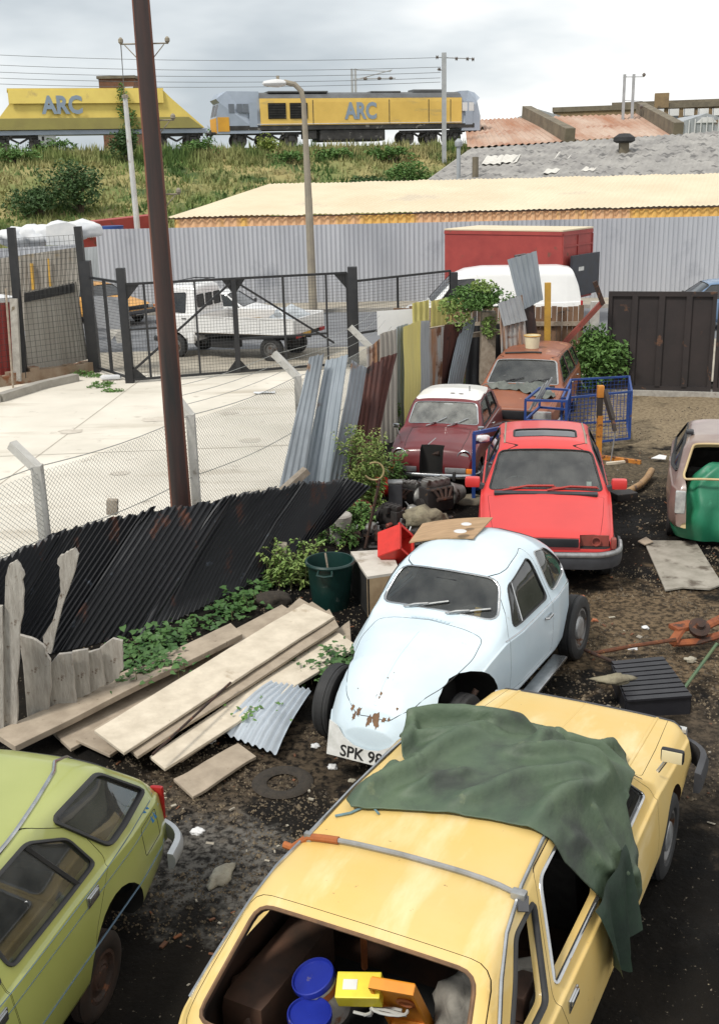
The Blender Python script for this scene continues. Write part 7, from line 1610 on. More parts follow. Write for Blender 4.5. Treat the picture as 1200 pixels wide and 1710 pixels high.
def boxtruck():
    c = empty('box_truck', (5.27, 35.95, .03), radians(-37.4), 'red box lorry with cream roof parked behind the white van', 'lorry')
    bm = box(B(), (0, 0, 1.85), (4.2, 2.1, 2.1), bev=.02); ob('box_body', bm, 'red_metal', c, smooth=False); ob('box_roof', box(B(), (0, 0, 2.92), (4.22, 2.12, .05), bev=.01), 'tan_roof', c, smooth=False)
    for s_ in (-1, 1):
        bm = B()
        for z in (.85, 2.83): box(bm, (0, s_*1.06, z), (4.2, .03, .09))
        ob('body_trim', bm, 'red_metal', c, smooth=False)
    bm = B()
    for y in (-1.0, 0, 1.0): box(bm, (2.115, y, 1.8), (.03, .06, 1.9))
    for z in (2.45, 2.8): box(bm, (2.115, 0, z), (.03, 2.0, .05))
    ob('roller_shutter_frame', bm, 'red_metal', c, smooth=False)
    ob('tail_lift', box(B(), (2.3, .15, 1.55), (.08, 1.9, 1.25), bev=.01), 'darklift', c, smooth=False, label='dark blue black raised tail lift'); ob('tail_lift_label', box(B(), (2.345, -.2, 1.75), (.01, .35, .12)), 'white_plate', c, smooth=False)
    ob('chassis', box(B(), (0, 0, .62), (4.0, .9, .25)), 'black', c, smooth=False)

    for s_ in (-1, 1):
        for x in (-1.2, 1.1):
            R = Matrix.Translation((x, s_*.9, .45)) @ Matrix.Rotation(-s_*pi/2, 4, 'X'); w = ob('wheel', lathe(B(), [(.25, -.12), (.42, -.12), (.45, -.08), (.45, .08), (.42, .12), (.25, .12)], 24, R), 'rubber', c); ob('rim', lathe(B(), [(.25, .0), (.22, .1), (.1, .12), (.01, .12)], 20, R), 'steelwheel', w)
gm('darklift', (.035, .04, .055), (.03, .03, .035), .5, 3); boxtruck()

# ================================================================== JUNK AND SMALL THINGS
gm('tarp_olive', (.095, .135, .08), (.062, .095, .06), .6, 2.6, bump=.25, bscale=26, spot=(.045, .055, .045), sscale=1.5, sth=.5, sw=.14, spot2=(.17, .2, .11), s2scale=3.4, s2th=.64, s2w=.08)
# olive tarpaulin over the yellow car's windscreen: drape over the car's own surface
def tarp():
    c = ye; mw = c.root.matrix_world; inv = mw.inverted()
    U = [Vector(q) for q in [(-.82, .43), (-.76, .49), (-.50, .46), (-.36, .30), (-.26, .38), (-.10, .47), (.06, .51), (.26, .47), (.40, .36), (.60, .15), (.82, -.02), (1.02, -.20), (1.26, -.28), (1.24, -.50), (1.0, -.60), (.58, -.66), (.36, -.74), (.28, -.90), (.22, -1.02), (.17, -1.27), (-.02, -1.14), (-.32, -.98), (-.58, -.64), (-.62, -.48), (-.65, -.25), (-.70, .0), (-.76, .22)]]
    P = resample(U, .05); V, F = fill(U, .027); pts = []
    T = Fr('top')
    ob_b = {}
    def zs(x, y):
        r = c.bvh.ray_cast(Vector((x, y, 3)), Vector((0, 0, -1))); return r[0].z if r[0] else 0
    for v in V:
        x, u = v.x, v.y
        if u > -.70: y, z = u, None
        else: y, z = -.70-.14*min(1, (-.70-u)/.35)**.7*1.0-.05*(-.70-u), None
        if z is None:
            z = max(zs(x+dx, max(-.79, y)+dy)-1.0*sqrt(dx*dx+dy*dy) for dx in (-.36, -.24, -.12, 0, .12, .24) for dy in (-.08, 0, .08)) if u > -.70 else max(zs(x+dx, -.70)-1.2*abs(dx) for dx in (-.16, 0, .16))-(-.70-u)*.98
        f1 = abs(noise.noise(Vector((x*1.5+u*1.0, u*.9-x*.5, 1)))); f2 = noise.noise(Vector((x*3, u*3, 6))); rg = (1-min(1, f1*4))**2
        f3 = (1-min(1, abs(noise.noise(Vector((x*1.1-u*2.6, u*.6, 9))))*6))**2
        f4 = (1-min(1, abs(noise.noise(Vector((x*5.2+u*2, u*4.4-x*3, 3))))*5)); w = .02+.08*rg+.07*f3+.03*max(0, f2)+.012*f4
        db = min((Vector((x, u))-q).length for q in P[::2]); w = .016+(w-.016)*min(1, .12+db/.09)
        # rolled bundles: left end near the bonnet edge and the right front corner
        w += .10*math.exp(-((x-.85)**2+(u-.42)**2)/.045)+.13*math.exp(-((x-.78)**2+(u+.62)**2)/.018)+.05*math.exp(-((x-.6-.25*u)**2)/.006)*min(1, db/.08)
        n_ = Vector((0, 0, 1)) if u > -.66 else Vector((0, -.9, .3)).normalized()
        pts.append(Vector((x, y, z+.012))+n_*w)
    # let the cloth settle on the bodywork: slack sheet, gravity, friction
    import numpy as np
    X = np.array([tuple(p) for p in pts]); V2 = np.array([(v.x, v.y) for v in V]); rs = np.random.RandomState(3)
    X[:, 2] += .03; X += rs.normal(0, .006, X.shape)
    ed = set()
    opp = {}
    for f in F:
        for i in range(3):
            e_ = tuple(sorted((f[i], f[(i+1) % 3]))); ed.add(e_); opp.setdefault(e_, []).append(f[(i+2) % 3])
    bend = [tuple(sorted(v_)) for v_ in opp.values() if len(v_) == 2]
    E_ = np.array(sorted(ed)); EB = np.array(bend)
    slack = lambda E2: 1.02+.08*(np.sin(V2[E2].mean(1)[:, 0]*4+V2[E2].mean(1)[:, 1]*3+1)*.5+.5)*(V2[E2].mean(1)[:, 1] > -.85)
    R0 = np.linalg.norm(V2[E_[:, 0]]-V2[E_[:, 1]], axis=1)*slack(E_); RB = np.linalg.norm(V2[EB[:, 0]]-V2[EB[:, 1]], axis=1)*slack(EB)
    deg = np.bincount(E_.ravel(), minlength=len(X))[:, None]; degB = np.maximum(1, np.bincount(EB.ravel(), minlength=len(X)))[:, None]
    def relax(X, E2, R, dg, k, only_stretch=False):
        d = X[E2[:, 1]]-X[E2[:, 0]]; l_ = np.linalg.norm(d, axis=1)+1e-9; c_ = (l_-R)/l_
        corr_ = (d*c_[:, None])*.5*k; out = np.zeros_like(X); np.add.at(out, E2[:, 0], corr_); np.add.at(out, E2[:, 1], -corr_); return X+out/dg*2.2
    Vl = np.zeros_like(X); bv = c.bvh
    for it in range(80):
        Vl[:, 2] -= .0016; Xp = X.copy(); X = X+Vl*.92
        for k in range(16): X = relax(X, E_, R0, deg, 1.0)
        for k in range(3): X = relax(X, EB, RB, degB, .35)
        con = np.zeros(len(X), bool)
        for i in range(len(X)):
            p = Vector(X[i]); r = bv.find_nearest(p, .12)
            if r[0] is not None:
                dd = (p-r[0]).dot(r[1])
                if dd < .024: q = r[0]+r[1]*.024; X[i] = (q.x, q.y, q.z); con[i] = True
        Vl = X-Xp; X[con, :2] = Xp[con, :2]*.6+X[con, :2]*.4; Vl[con] *= .15; Vl = np.clip(Vl, -.03, .03)
    # heavy folds where the sheet is bunched: one-sided ridges across it
    def ridge(v, a_, b_, w_, h_, skew=.45):
        a_, b_ = np.array(a_), np.array(b_); d = b_-a_; L_ = np.linalg.norm(d); d = d/L_; n2 = np.array((-d[1], d[0])); t_ = ((v-a_) @ d)/L_; s_ = (v-a_) @ n2+.02*np.sin(t_*9+a_[0]*20)
        s_ = np.where(s_ > 0, s_/w_, s_/(w_*skew)); return h_*np.exp(-s_*s_)*np.clip(np.minimum(t_+.12, 1.12-t_)*5, 0, 1)
    H2 = np.zeros(len(X))
    for q in (((-.74, .40), (.10, .12), .075, .055), ((-.45, .36), (.30, .50), .06, .06), ((.05, .58), (.42, -.10), .07, .085), ((-.20, .50), (.20, .05), .05, .05), ((-.62, -.05), (.05, -.45), .08, .05), ((.42, .25), (.62, -.55), .06, .07), ((-.55, -.40), (.30, -.62), .07, .05), ((.75, -.10), (1.15, -.50), .06, .10), ((.62, -.45), (1.1, -.30), .05, .09), ((.0, -.10), (.35, -.62), .05, .05), ((-.45, -.62), (.10, -1.05), .06, .035), ((-.1, -.60), (.12, -1.15), .05, .04), ((-.62, .22), (-.30, .02), .045, .035), ((.2, -.2), (.8, -.25), .05, .05)): H2 = np.maximum(H2, ridge(V2, *q))+.25*ridge(V2, *q)
    lift = np.minimum(H2*1.3, .15); up = V2[:, 1] > -.74; X[up, 2] += lift[up]; X[~up, 1] -= lift[~up]*.8
    bm = mesh_from([tuple(p) for p in X], F); bmesh.ops.smooth_vert(bm, verts=bm.verts[:], factor=.2, use_axis_x=True, use_axis_y=True, use_axis_z=True)
    bmesh.ops.recalc_face_normals(bm, faces=bm.faces[:]); bmesh.ops.subdivide_edges(bm, edges=bm.edges[:], cuts=1, smooth=.8, use_grid_fill=True); bmesh.ops.solidify(bm, geom=bm.faces[:], thickness=.006)
    o = ob('tarpaulin', bm, 'tarp_olive', angle=120); o.matrix_world = mw.copy(); return tag(o, 'crumpled olive green tarpaulin draped over the windscreen of the yellow hatchback', 'tarpaulin')
bpy.context.view_layer.update(); tarp()
def yl(v): return ye.root.matrix_world @ Vector(v)
# lower dark corner of the tarp hanging down the doors
P2 = [(-.42, -.86, 1.05), (-.05, -.89, 1.1), (.02, -.93, .75), (-.15, -.99, .35), (-.35, -1.02, .18), (-.48, -.98, .45), (-.5, -.90, .8)]
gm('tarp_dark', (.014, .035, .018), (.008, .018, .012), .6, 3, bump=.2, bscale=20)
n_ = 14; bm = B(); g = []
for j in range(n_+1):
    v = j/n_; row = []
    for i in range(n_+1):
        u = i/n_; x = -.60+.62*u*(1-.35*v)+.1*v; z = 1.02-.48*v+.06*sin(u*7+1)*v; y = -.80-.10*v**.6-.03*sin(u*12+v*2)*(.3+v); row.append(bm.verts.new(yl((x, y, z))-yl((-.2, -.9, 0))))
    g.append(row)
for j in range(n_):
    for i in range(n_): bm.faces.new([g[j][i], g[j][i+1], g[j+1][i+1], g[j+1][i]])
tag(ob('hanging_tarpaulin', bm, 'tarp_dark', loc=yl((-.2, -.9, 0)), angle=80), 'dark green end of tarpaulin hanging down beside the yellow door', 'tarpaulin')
gm('rope_blue', (.15, .25, .3), (.1, .18, .2), .8, 20)
r_ = [hitcar(ye, *q, .012) for q in ((560, 1366), (585, 1361), (605, 1352), (622, 1350), (632, 1362))]
tag(ob('rope', tube(B(), [q for q in r_ if q], .007, 6), 'rope_blue'), 'frayed blue rope tied to the left corner of the tarpaulin', 'rope')
# things inside the yellow car
gm('pot_blue', (.015, .03, .30), (.01, .02, .22), .4, 5, spot=(.2, .16, .1), sscale=7, sth=.62); gm('pot_white', (.6, .58, .55), (.45, .43, .4), .5, 6, spot=(.3, .12, .05), sscale=5, sth=.6); gm('bright_yellow', (.85, .72, .05), (.75, .6, .04), .5, 8); gm('bright_orange', (.80, .30, .02), (.7, .25, .02), .45, 6); gm('sack_grey', (.3, .28, .24), (.17, .16, .14), .9, 6, bump=.4)
def drum(loc_, axis, r, h, label):
    e = empty('paint_tin', loc_, 0, label, 'tin'); R = Vector(axis).normalized().to_track_quat('Z', 'Y').to_matrix().to_4x4()
    ob('tin_body', lathe(B(), [(r*.93, 0), (r*.96, h*.1), (r*.96, h*.9), (r*.98, h)], 28, R), 'pot_white', e); ob('rusty_band', lathe(B(), [(r*.975, h*.7), (r*.975, h*.86)], 28, R, cap=False), 'rust_orange', e)
    ob('lid', lathe(B(), [(r*1.03, h*.95), (r*1.05, h), (r*1.03, h+.02), (r*.97, h+.022), (r*.93, h+.008), (.001, h+.008)], 28, R, cap=False), 'pot_blue', e)
drum(G(517, 1690, .93)-UP*.26, (.0, -.05, 1), .105, .25, 'upright tin with scratched blue lid nearest in the open yellow boot'); drum(G(528, 1634, .97)+Vector((.07, .03, -.23)), (-.28, -.12, .8), .108, .25, 'tilted white tin with worn blue lid behind the upright one in the boot')
p = G(601, 1652, 1.0); e = empty('yellow_carton', p, radians(20), 'bright yellow carton lying on cables in the open yellow boot', 'carton'); R = Matrix.Rotation(.35, 3, 'X') @ Matrix.Rotation(-.3, 3, 'Y') @ Matrix.Rotation(-.45, 3, 'Z')
ob('box', box(B(), (0, 0, 0), (.22, .13, .10), R, bev=.006), 'bright_yellow', e, smooth=False); ob('label_patch', box(B(), R @ Vector((-.04, 0, .052)), (.07, .05, .003), R), 'sign_white', e, smooth=False)
p = G(672, 1672, .93); e = empty('orange_crate_lid', p, radians(62), 'upright orange plastic tray with a round hole in the open yellow boot', 'tray'); R = Matrix.Rotation(-.5, 3, 'Y') @ Matrix.Rotation(.0, 3, 'X') @ Matrix.Rotation(.15, 3, 'Z')
bm = B(); box(bm, (0, 0, 0), (.03, .22, .44), R, bev=.008); 
for s_ in (-1, 1): box(bm, R @ Vector((-.02, s_*.105, 0)), (.05, .015, .44), R); box(bm, R @ Vector((-.02, 0, s_*.215)), (.05, .22, .015), R)
ob('tray', bm, 'bright_orange', e, smooth=False); ob('hole', lathe(B(), [(.045, 0), (.05, .008), (.035, .012), (.03, .002), (.001, .002)], 18, Matrix.Translation(R @ Vector((-.016, -.03, .04))) @ R.to_4x4() @ Matrix.Rotation(-pi/2, 4, 'Y')), 'rust_orange', e)
lump('grey_sack', G(872, 1668, .82), (.20, .16, .20), 'sack_grey', 'dirty grey cloth sack by the broken quarter window of the yellow car', 'sack', 8, amp=.5)
lump('grey_sack', G(768, 1695, .80), (.13, .16, .2), 'sack_grey', 'crumpled grey sack in the right corner of the open boot', 'sack', 12, amp=.5)
lump('brown_blanket', G(425, 1670, .62), (.12, .26, .22), 'trim_brown', 'brown blanket heaped at the left side of the open boot', 'blanket', 14, amp=.5)
gm('cable_grey', (.5, .5, .47), (.4, .4, .38), .6, 8)
bm = B()
for k in range(3): tube(bm, [G(590+10*k+16*t+9*sin(t*1.7+k), 1690+6*sin(t*1.3+k*2), .90+.02*k) for t in [i*.5 for i in range(10)]], .008, 6)
tag(ob('cable', bm, 'cable_grey'), 'loops of pale grey cable below the yellow carton in the boot', 'cable')
tag(ob('spade_handle', tube(B(), [yl((-1.0, .28, .6)), yl((-1.12, .22, 1.0))], .018, 8), 'rust_orange'), 'wooden tool handle standing behind the paint tins in the boot', 'handle')
tag(ob('brown_box', box(B(), yl((-1.15, -.58, .88)), (.2, .16, .14), Matrix.Rotation(1.1, 3, 'Z'), bev=.01), 'trim_brown', smooth=False), 'small brown case on the grey sack by the quarter window', 'case')

# green dustbin
def dustbin():
    p = G(553, 1012, 0); e = empty('dustbin', p, 0, 'dark green ribbed plastic dustbin with no lid beside the plank stack', 'dustbin'); H_ = top(p, 936); r1 = .27; k = 48
    bm = B(); rings = []
    for r, z in ((.205, .0), (.21, .02), (.235, H_*.5), (.26, H_*.93), (.262, H_*.935), (.285, H_*.94), (.29, H_*.97), (.28, H_), (.262, H_), (.255, H_*.93), (.2, .05), (.001, .05)):
        rings.append([bm.verts.new(((r+(.006 if j % 2 and .02 < z < H_*.9 and r > .2 else 0))*cos(2*pi*j/k), (r+(.006 if j % 2 and .02 < z < H_*.9 and r > .2 else 0))*sin(2*pi*j/k), z)) for j in range(k)])
    for a, b in zip(rings, rings[1:]):
        for j in range(k): bm.faces.new([a[j], a[(j+1) % k], b[(j+1) % k], b[j]])
    ob('bin_body', bm, 'bin_green', e); 
    for a in (-1.75, 1.4): ob('handle', tube(B(), [(cos(a+d)*r, sin(a+d)*r, z) for d, r, z in ((-.28, .27, H_*.93), (-.26, .33, H_*.86), (0, .345, H_*.85), (.26, .33, H_*.86), (.28, .27, H_*.93))], .014, 6), 'bin_green', e)
    tag(ob('stick', tube(B(), [p+Vector((.02, 0, .1)), p+Vector((-.05, .06, H_+.06))], .012, 6), 'oldwood'), 'pale stick standing inside the green dustbin', 'stick')
gm('bin_green', (.007, .035, .03), (.006, .026, .022), .4, 5, spot=(.05, .07, .06), sscale=6, sth=.62); dustbin()
# white topped wooden box beside it
gm('box_white', (.58, .54, .48), (.48, .44, .38), .8, 4, spot=(.25, .2, .15), sscale=3, sth=.56, sw=.12); gm('box_wood', (.45, .33, .2), (.3, .2, .11), .85, 4, spot=(.12, .08, .05), sscale=4, sth=.6)
zt = .5; q = [G(585, 921, zt), G(652, 917, zt), G(668, 955, zt), G(613, 963, zt)]; q2 = [Vector((v.x, v.y, 0)) for v in q]; o = q2[3]
e = empty('wooden_cabinet', o, 0, 'old wooden cabinet on its back with a white top between dustbin and pale blue saloon', 'cabinet')
ob('top_panel', slab([v-o for v in q], .03, UP), 'box_white', e, smooth=False)
for i, j, nm in ((3, 2, 'front_panel'), (0, 3, 'side_panel'), (2, 1, 'end_panel')): 
    a, b = q[i]*1, q[j]*1; ob(nm, slab([q2[i]-o, q2[j]-o, b-o-UP*.031, a-o-UP*.031], .02), 'box_wood' if nm == 'front_panel' else 'dark', e, smooth=False)
gm('red_plastic', (.62, .035, .025), (.5, .03, .02), .4, 6, spot=(.3, .05, .04), sscale=4, sth=.62)
def tub(loc_, size, R, label, name='red_box'):
    e = empty(name, loc_, 0, label, 'box'); bm = B(); w, d, h = size
    for c_, s_ in (((0, 0, -h/2), (w, d, .015)), ((w/2, 0, 0), (.012, d, h)), ((-w/2, 0, 0), (.012, d, h)), ((0, d/2, 0), (w, .012, h)), ((0, -d/2, 0), (w, .012, h))): box(bm, R @ Vector(c_), s_, R)
    ob('tub', bm, 'red_plastic', e, smooth=False); bm = B()
    for s_ in (-1, 1): box(bm, R @ Vector((s_*w/2, 0, h/2)), (.035, d+.03, .02), R); box(bm, R @ Vector((0, s_*d/2, h/2)), (w+.03, .035, .02), R)
    ob('rim', bm, 'red_plastic', e, smooth=False)
tub(G(660, 912, .62), (.28, .34, .30), Matrix.Rotation(.9, 3, 'Y') @ Matrix.Rotation(.5, 3, 'Z') @ Matrix.Rotation(.4, 3, 'X'), 'red plastic box tipped on the white topped cabinet')
# engines, bucket, scrap heap
gm('engine_alu', (.32, .32, .30), (.16, .15, .14), .5, 7, metal=.5, spot=(.06, .04, .03), sscale=6, sth=.55); gm('engine_dark', (.035, .03, .028), (.02, .018, .018), .6, 7, spot=(.12, .07, .04), sscale=8, sth=.62); gm('grease_cloth', (.28, .25, .17), (.15, .13, .09), .9, 8, bump=.5)
def engine(loc_, rz, s_, label, m1='engine_alu'):
    e = empty('engine', loc_, rz, label, 'engine'); bm = B(); box(bm, (0, 0, .22*s_), (.46*s_, .26*s_, .36*s_), bev=.03*s_); box(bm, (0, 0, .06*s_), (.40*s_, .2*s_, .12*s_), bev=.03*s_); ob('engine_block', bm, 'engine_dark', e)
    bm = B(); box(bm, (0, .02*s_, .45*s_), (.42*s_, .17*s_, .11*s_), bev=.035*s_); [box(bm, ((-.15+.1*k)*s_, .02*s_, .505*s_), (.03*s_, .19*s_, .02*s_), bev=.004) for k in range(4)]; ob('rocker_cover', bm, m1, e)
    R = Matrix.Translation((.24*s_, 0, .24*s_)) @ Matrix.Rotation(pi/2, 4, 'Y'); ob('bell_housing', lathe(B(), [(.10*s_, .22*s_), (.12*s_, .16*s_), (.17*s_, .03*s_), (.19*s_, 0), (.19*s_, -.02*s_)], 18, R), m1, e)
    bm = B(); 
    for k in range(4): tube(bm, [((-.16+.1*k)*s_, -.12*s_, .38*s_), ((-.16+.1*k)*s_, -.2*s_, .40*s_), ((-.1+.05*k)*s_, -.26*s_, .28*s_)], .022*s_, 8)
    tube(bm, [(-.15*s_, -.26*s_, .27*s_), (.1*s_, -.26*s_, .27*s_)], .03*s_, 8); ob('manifold', bm, 'rustdark', e)
    ob('pulley', lathe(B(), [(.09*s_, 0), (.09*s_, .02*s_), (.07*s_, .03*s_), (.09*s_, .04*s_), (.09*s_, .06*s_)], 18, Matrix.Translation((-.3*s_, 0, .16*s_)) @ Matrix.Rotation(pi/2, 4, 'Y')), 'engine_dark', e)
    ob('carburettor', box(B(), (0, .17*s_, .42*s_), (.12*s_, .1*s_, .14*s_), bev=.02*s_), m1, e); ob('oil_filter', lathe(B(), [(.04*s_, 0), (.045*s_, .02), (.045*s_, .12*s_), (.03*s_, .14*s_)], 14, Matrix.Translation((-.1*s_, .15*s_, .14*s_)) @ Matrix.Rotation(-pi/2, 4, 'X')), 'rust_red', e)
    return e
engine(G(728, 855, .0), .5, 1.0, 'car engine with ribbed silver cover nearest the maroon saloon'); engine(G(682, 848, .0), -.6, .8, 'smaller dark engine standing left of the ribbed silver one'); engine(G(655, 882, 0), 2.4, .7, 'engine block on its side near the red tipped box', 'engine_dark')
tag(ob('battery', (lambda bm: (box(bm, (0, 0, .2), (.2, .16, .4), bev=.012), bm)[1])(B()), 'blackplastic', loc=G(660, 862, 0)+Vector((0, 0, .1)), smooth=False), 'tall grey battery case standing in the engine scrap', 'battery'); 
ob('lid', box(B(), (0, 0, .42), (.21, .17, .03), bev=.006), 'alu', bpy.data.objects['battery'])
p = G(640, 842, .0)+Vector((0, 0, .27)); e = empty('red_bucket', p, .45, 'red plastic bucket lying on its side behind the black sheets', 'bucket'); R = Matrix.Rotation(-1.25, 4, 'Y') @ Matrix.Rotation(pi, 4, 'X') if False else Matrix.Rotation(pi/2+.25, 4, 'Y')
ob('bucket', lathe(B(), [(.13, .2), (.135, .19), (.175, -.2), (.19, -.21), (.19, -.23), (.172, -.225), (.125, .18), (.001, .18)], 28, R, cap=False), 'red_plastic', e)
tag(ob('rusty_ring', tube(B(), [(.14*cos(a), .05*sin(a), .16+.15*sin(a)) for a in [2*pi*i/24 for i in range(24)]], .022, 8, True), 'rust_red', loc=G(605, 872, 0)), 'rusty red ring leaning by the black sheet tip', 'ring')
a = G(609, 917, .0); b_ = G(634, 800, .95); tag(ob('iron_rod', tube(B(), [(0, 0, 0), b_-a], .02, 8), 'rustdark', loc=a), 'upright rusty iron rod leaning by the scrap engines', 'rod')
c0 = G(624, 787, 1.0); tag(ob('brass_ring', tube(B(), [c0+Vector((.12*cos(t), .02*sin(t*2), .11*sin(t))) for t in [-2.6+4.6*i/20 for i in range(21)]], .014, 6), 'yellow_brass'), 'open brass coloured hoop hanging above the iron rod', 'hoop') if False else None
gm('yellow_brass', (.35, .28, .12), (.2, .15, .07), .6, 9)
tag(ob('brass_hoop', tube(B(), [Vector((.13*cos(t), .02*sin(t*2), .12*sin(t))) for t in [-2.6+4.6*i/20 for i in range(21)]], .014, 6), 'yellow_brass', loc=c0), 'open brass coloured hoop hanging above the iron rod', 'hoop')
lump('oily_rags', G(702, 880, 0)+UP*.1, (.32, .22, .16), 'grease_cloth', 'heap of oily brown rags in front of the engines', 'rags', 21, amp=.7, fr=2.6)
lump('oily_rags', G(725, 905, 0)+UP*.06, (.2, .16, .1), 'grease_cloth', 'small bundle of oily rags next to the pale blue car roof', 'rags', 23, amp=.7, fr=2.6)
rnd = random.Random(12)
kinds = ['alternator', 'gearbox_casing', 'brake_drum', 'starter_motor', 'carburettor', 'water_pump']
spots_ = [(618, 893, 'pale alternator nearest the white topped cabinet'), (640, 868, 'casting lying below the red bucket'), (668, 893, 'silver casting left of the oily rags'), (690, 862, 'drum lying between the two engines'), (748, 842, 'yellowish filter at the right of the engines'), (590, 905, 'casting in the weeds beside the dustbin'), (706, 838, 'upright silver cylinder among the engines'), (632, 905, 'crumpled silver casting behind the cabinet'), (680, 905, 'casting beside the red tipped box'), (655, 838, 'casting under the brass hoop')]
for i, (px, py, lb) in enumerate(spots_):
    p = G(px, py, 0)+UP*rnd.uniform(.05, .12); e = empty('engine_part', p, rnd.uniform(0, 6), lb, 'engine part', 'scrap engine parts in the heap'); s_ = rnd.uniform(.8, 1.3); Rr = Matrix.Rotation(rnd.uniform(-1.2, 1.2), 4, 'X')
    ob('casing', lathe(B(), [(.03*s_, -.09*s_), (.065*s_, -.085*s_), (.075*s_, -.03*s_), (.07*s_, .0), (.08*s_, .03*s_), (.06*s_, .08*s_), (.025*s_, .1*s_)], 14, Rr), rnd.choice(['engine_alu', 'engine_dark', 'engine_alu', 'rustdark']), e)
    ob('bracket', box(B(), Rr @ Vector((.07*s_, 0, 0)), (.08*s_, .04, .05), bev=.01), 'engine_dark', e); ob('spindle', tube(B(), [Rr @ Vector((0, 0, .08*s_)), Rr @ Vector((0, 0, .17*s_))], .012, 8), 'alu', e)
bm = B()
for i in range(420):
    u, v = rnd.gauss(0, .5), rnd.gauss(0, .5); px, py = 675+u*75, 880+v*50; p = G(px, py, 0)+UP*rnd.uniform(0, .06); s_ = rnd.uniform(.015, .06); box(bm, p, (s_*rnd.uniform(.5, 3), s_, s_*rnd.uniform(.4, 1)), Matrix.Rotation(rnd.uniform(0, 6), 3, 'Z') @ Matrix.Rotation(rnd.uniform(-.7, .7), 3, 'X'))
tag(ob('metal_scraps', bm, 'engine_dark', smooth=False), 'litter of small dark metal scraps around the engines', 'scrap', kind='stuff')
# stones, pots, rubbish
gm('rock', (.40, .37, .29), (.28, .25, .19), .9, 8, bump=.6)
def rock(px, py, r, label, m='rock', seed=1, z=0, cat='stone'): return lump('stone', G(px, py, z)+UP*r[2]*.4, r, m, label, cat, seed, amp=.45, sub=3, fr=1.5)
st_ = rock(368, 1468, (.075, .15, .05), 'long pale stone lying on the ash between the green and yellow cars', seed=3); st_.rotation_euler = (0, 0, -.35)
p = G(467, 962, 0); tag(ob('stone_block', box(B(), (0, 0, .22), (.17, .14, .44), Matrix.Rotation(.12, 3, 'Y'), bev=.02), 'rock', loc=p), 'small upright stone block under the black sheets', 'stone block')
p = G(568, 905, 0); e = tag(ob('concrete_pot', lathe(B(), [(.13, 0), (.14, .25), (.16, .3), (.17, .38), (.15, .40), (.01, .38)], 18), 'concrete', loc=p), 'dirty concrete pot in the weeds behind the dustbin', 'pot')
rock(455, 1010, (.2, .12, .12), 'dark rounded stone at the top end of the planks', 'soil', 5); rock(822, 838, (.3, .25, .12), 'flat brown lump of rubble left of the red hatchback', 'concrete', 6) if False else None
rock(775, 838, (.35, .22, .06), 'flat slab of broken concrete beside the engines', 'stone', 7)
litter = [(555, 1283, .045, 'white_far', 'white plastic cup near the bare front wheel'), (527, 1248, .04, 'white_far', 'small white cup by the bottom edge of the bare wheel'), (330, 1392, .05, 'white_far', 'crumpled white paper by the green car bumper'), (350, 1240, .05, 'white_far', 'white scrap beside the small galvanised sheet'), (588, 1305, .03, 'rock', 'pale pebble under the yellow car edge'), (970, 1000, .05, 'brick_bit', 'orange brick fragment below the red bumper'), (992, 1038, .04, 'brick_bit', 'orange brick chip beside the rear wheel of the pale blue car'), (1055, 1085, .05, 'white_far', 'white crushed scrap beside the rusty rod'), (1077, 1050, .04, 'white_far', 'small white scrap on the brown gravel'), (1133, 1052, .035, 'white_far', 'tiny white scrap before the rusty frame'), (1152, 1105, .06, 'rock', 'yellow stone beside the green frame')]
gm('brick_bit', (.45, .16, .07), (.35, .12, .06), .9, 8)
for i, (px, py, r, m, lb) in enumerate(litter): lump('litter', G(px, py, .01)+UP*r*.3, (r, r*.8, r*.5), m, lb, 'litter', 30+i, amp=.6)
# gravel stones: loose stuff
bm = B(); rnd = random.Random(77)
def pebbles(n, x0, x1, y0, y1, s0, s1, zlift=0):
    for _ in range(n):
        x, y = rnd.uniform(x0, x1), rnd.uniform(y0, y1)
        if noise.noise(Vector((x*1.1, y*1.1, 8))) < -.12: continue
        p = Vector((x, y, yz(x, y)+.004)); s_ = rnd.uniform(s0, s1)*(2 if rnd.random() < .04 else 1); v = [bm.verts.new(p+Vector((cos(a)*s_*rnd.uniform(.6, 1.2), sin(a)*s_*rnd.uniform(.6, 1.2), -.004))) for a in (0, 1.6, 3.1, 4.7)]; t_ = bm.verts.new(p+Vector((rnd.uniform(-.3, .3)*s_, rnd.uniform(-.3, .3)*s_, s_*.8)))
        for k in range(4): bm.faces.new([v[k], v[(k+1) % 4], t_])
pebbles(9000, -2.2, 1.2, 6.0, 9.2, .005, .014); pebbles(9000, 1.0, 5.5, 7.5, 13.5, .006, .018); pebbles(3000, -3.5, 0, 9, 13, .006, .015); pebbles(5000, 2.0, 10, 14, 22, .008, .022)
gm('pebble', (.20, .155, .10), (.05, .04, .03), .9, 9, lo=.4, hi=.6)
tag(ob('gravel', bm, 'pebble', smooth=False), 'loose gravel stones scattered over the dark yard dirt', 'gravel', kind='stuff')
p = G(472, 1310, .0); tag(ob('old_tyre_mark', lathe(B(), [(.13, .0), (.15, .012), (.2, .02), (.24, .014), (.255, .0)], 30, cap=False), 'soil', loc=p+UP*.02), 'flat dark ring of old rubber half sunk in the gravel', 'rubber ring')
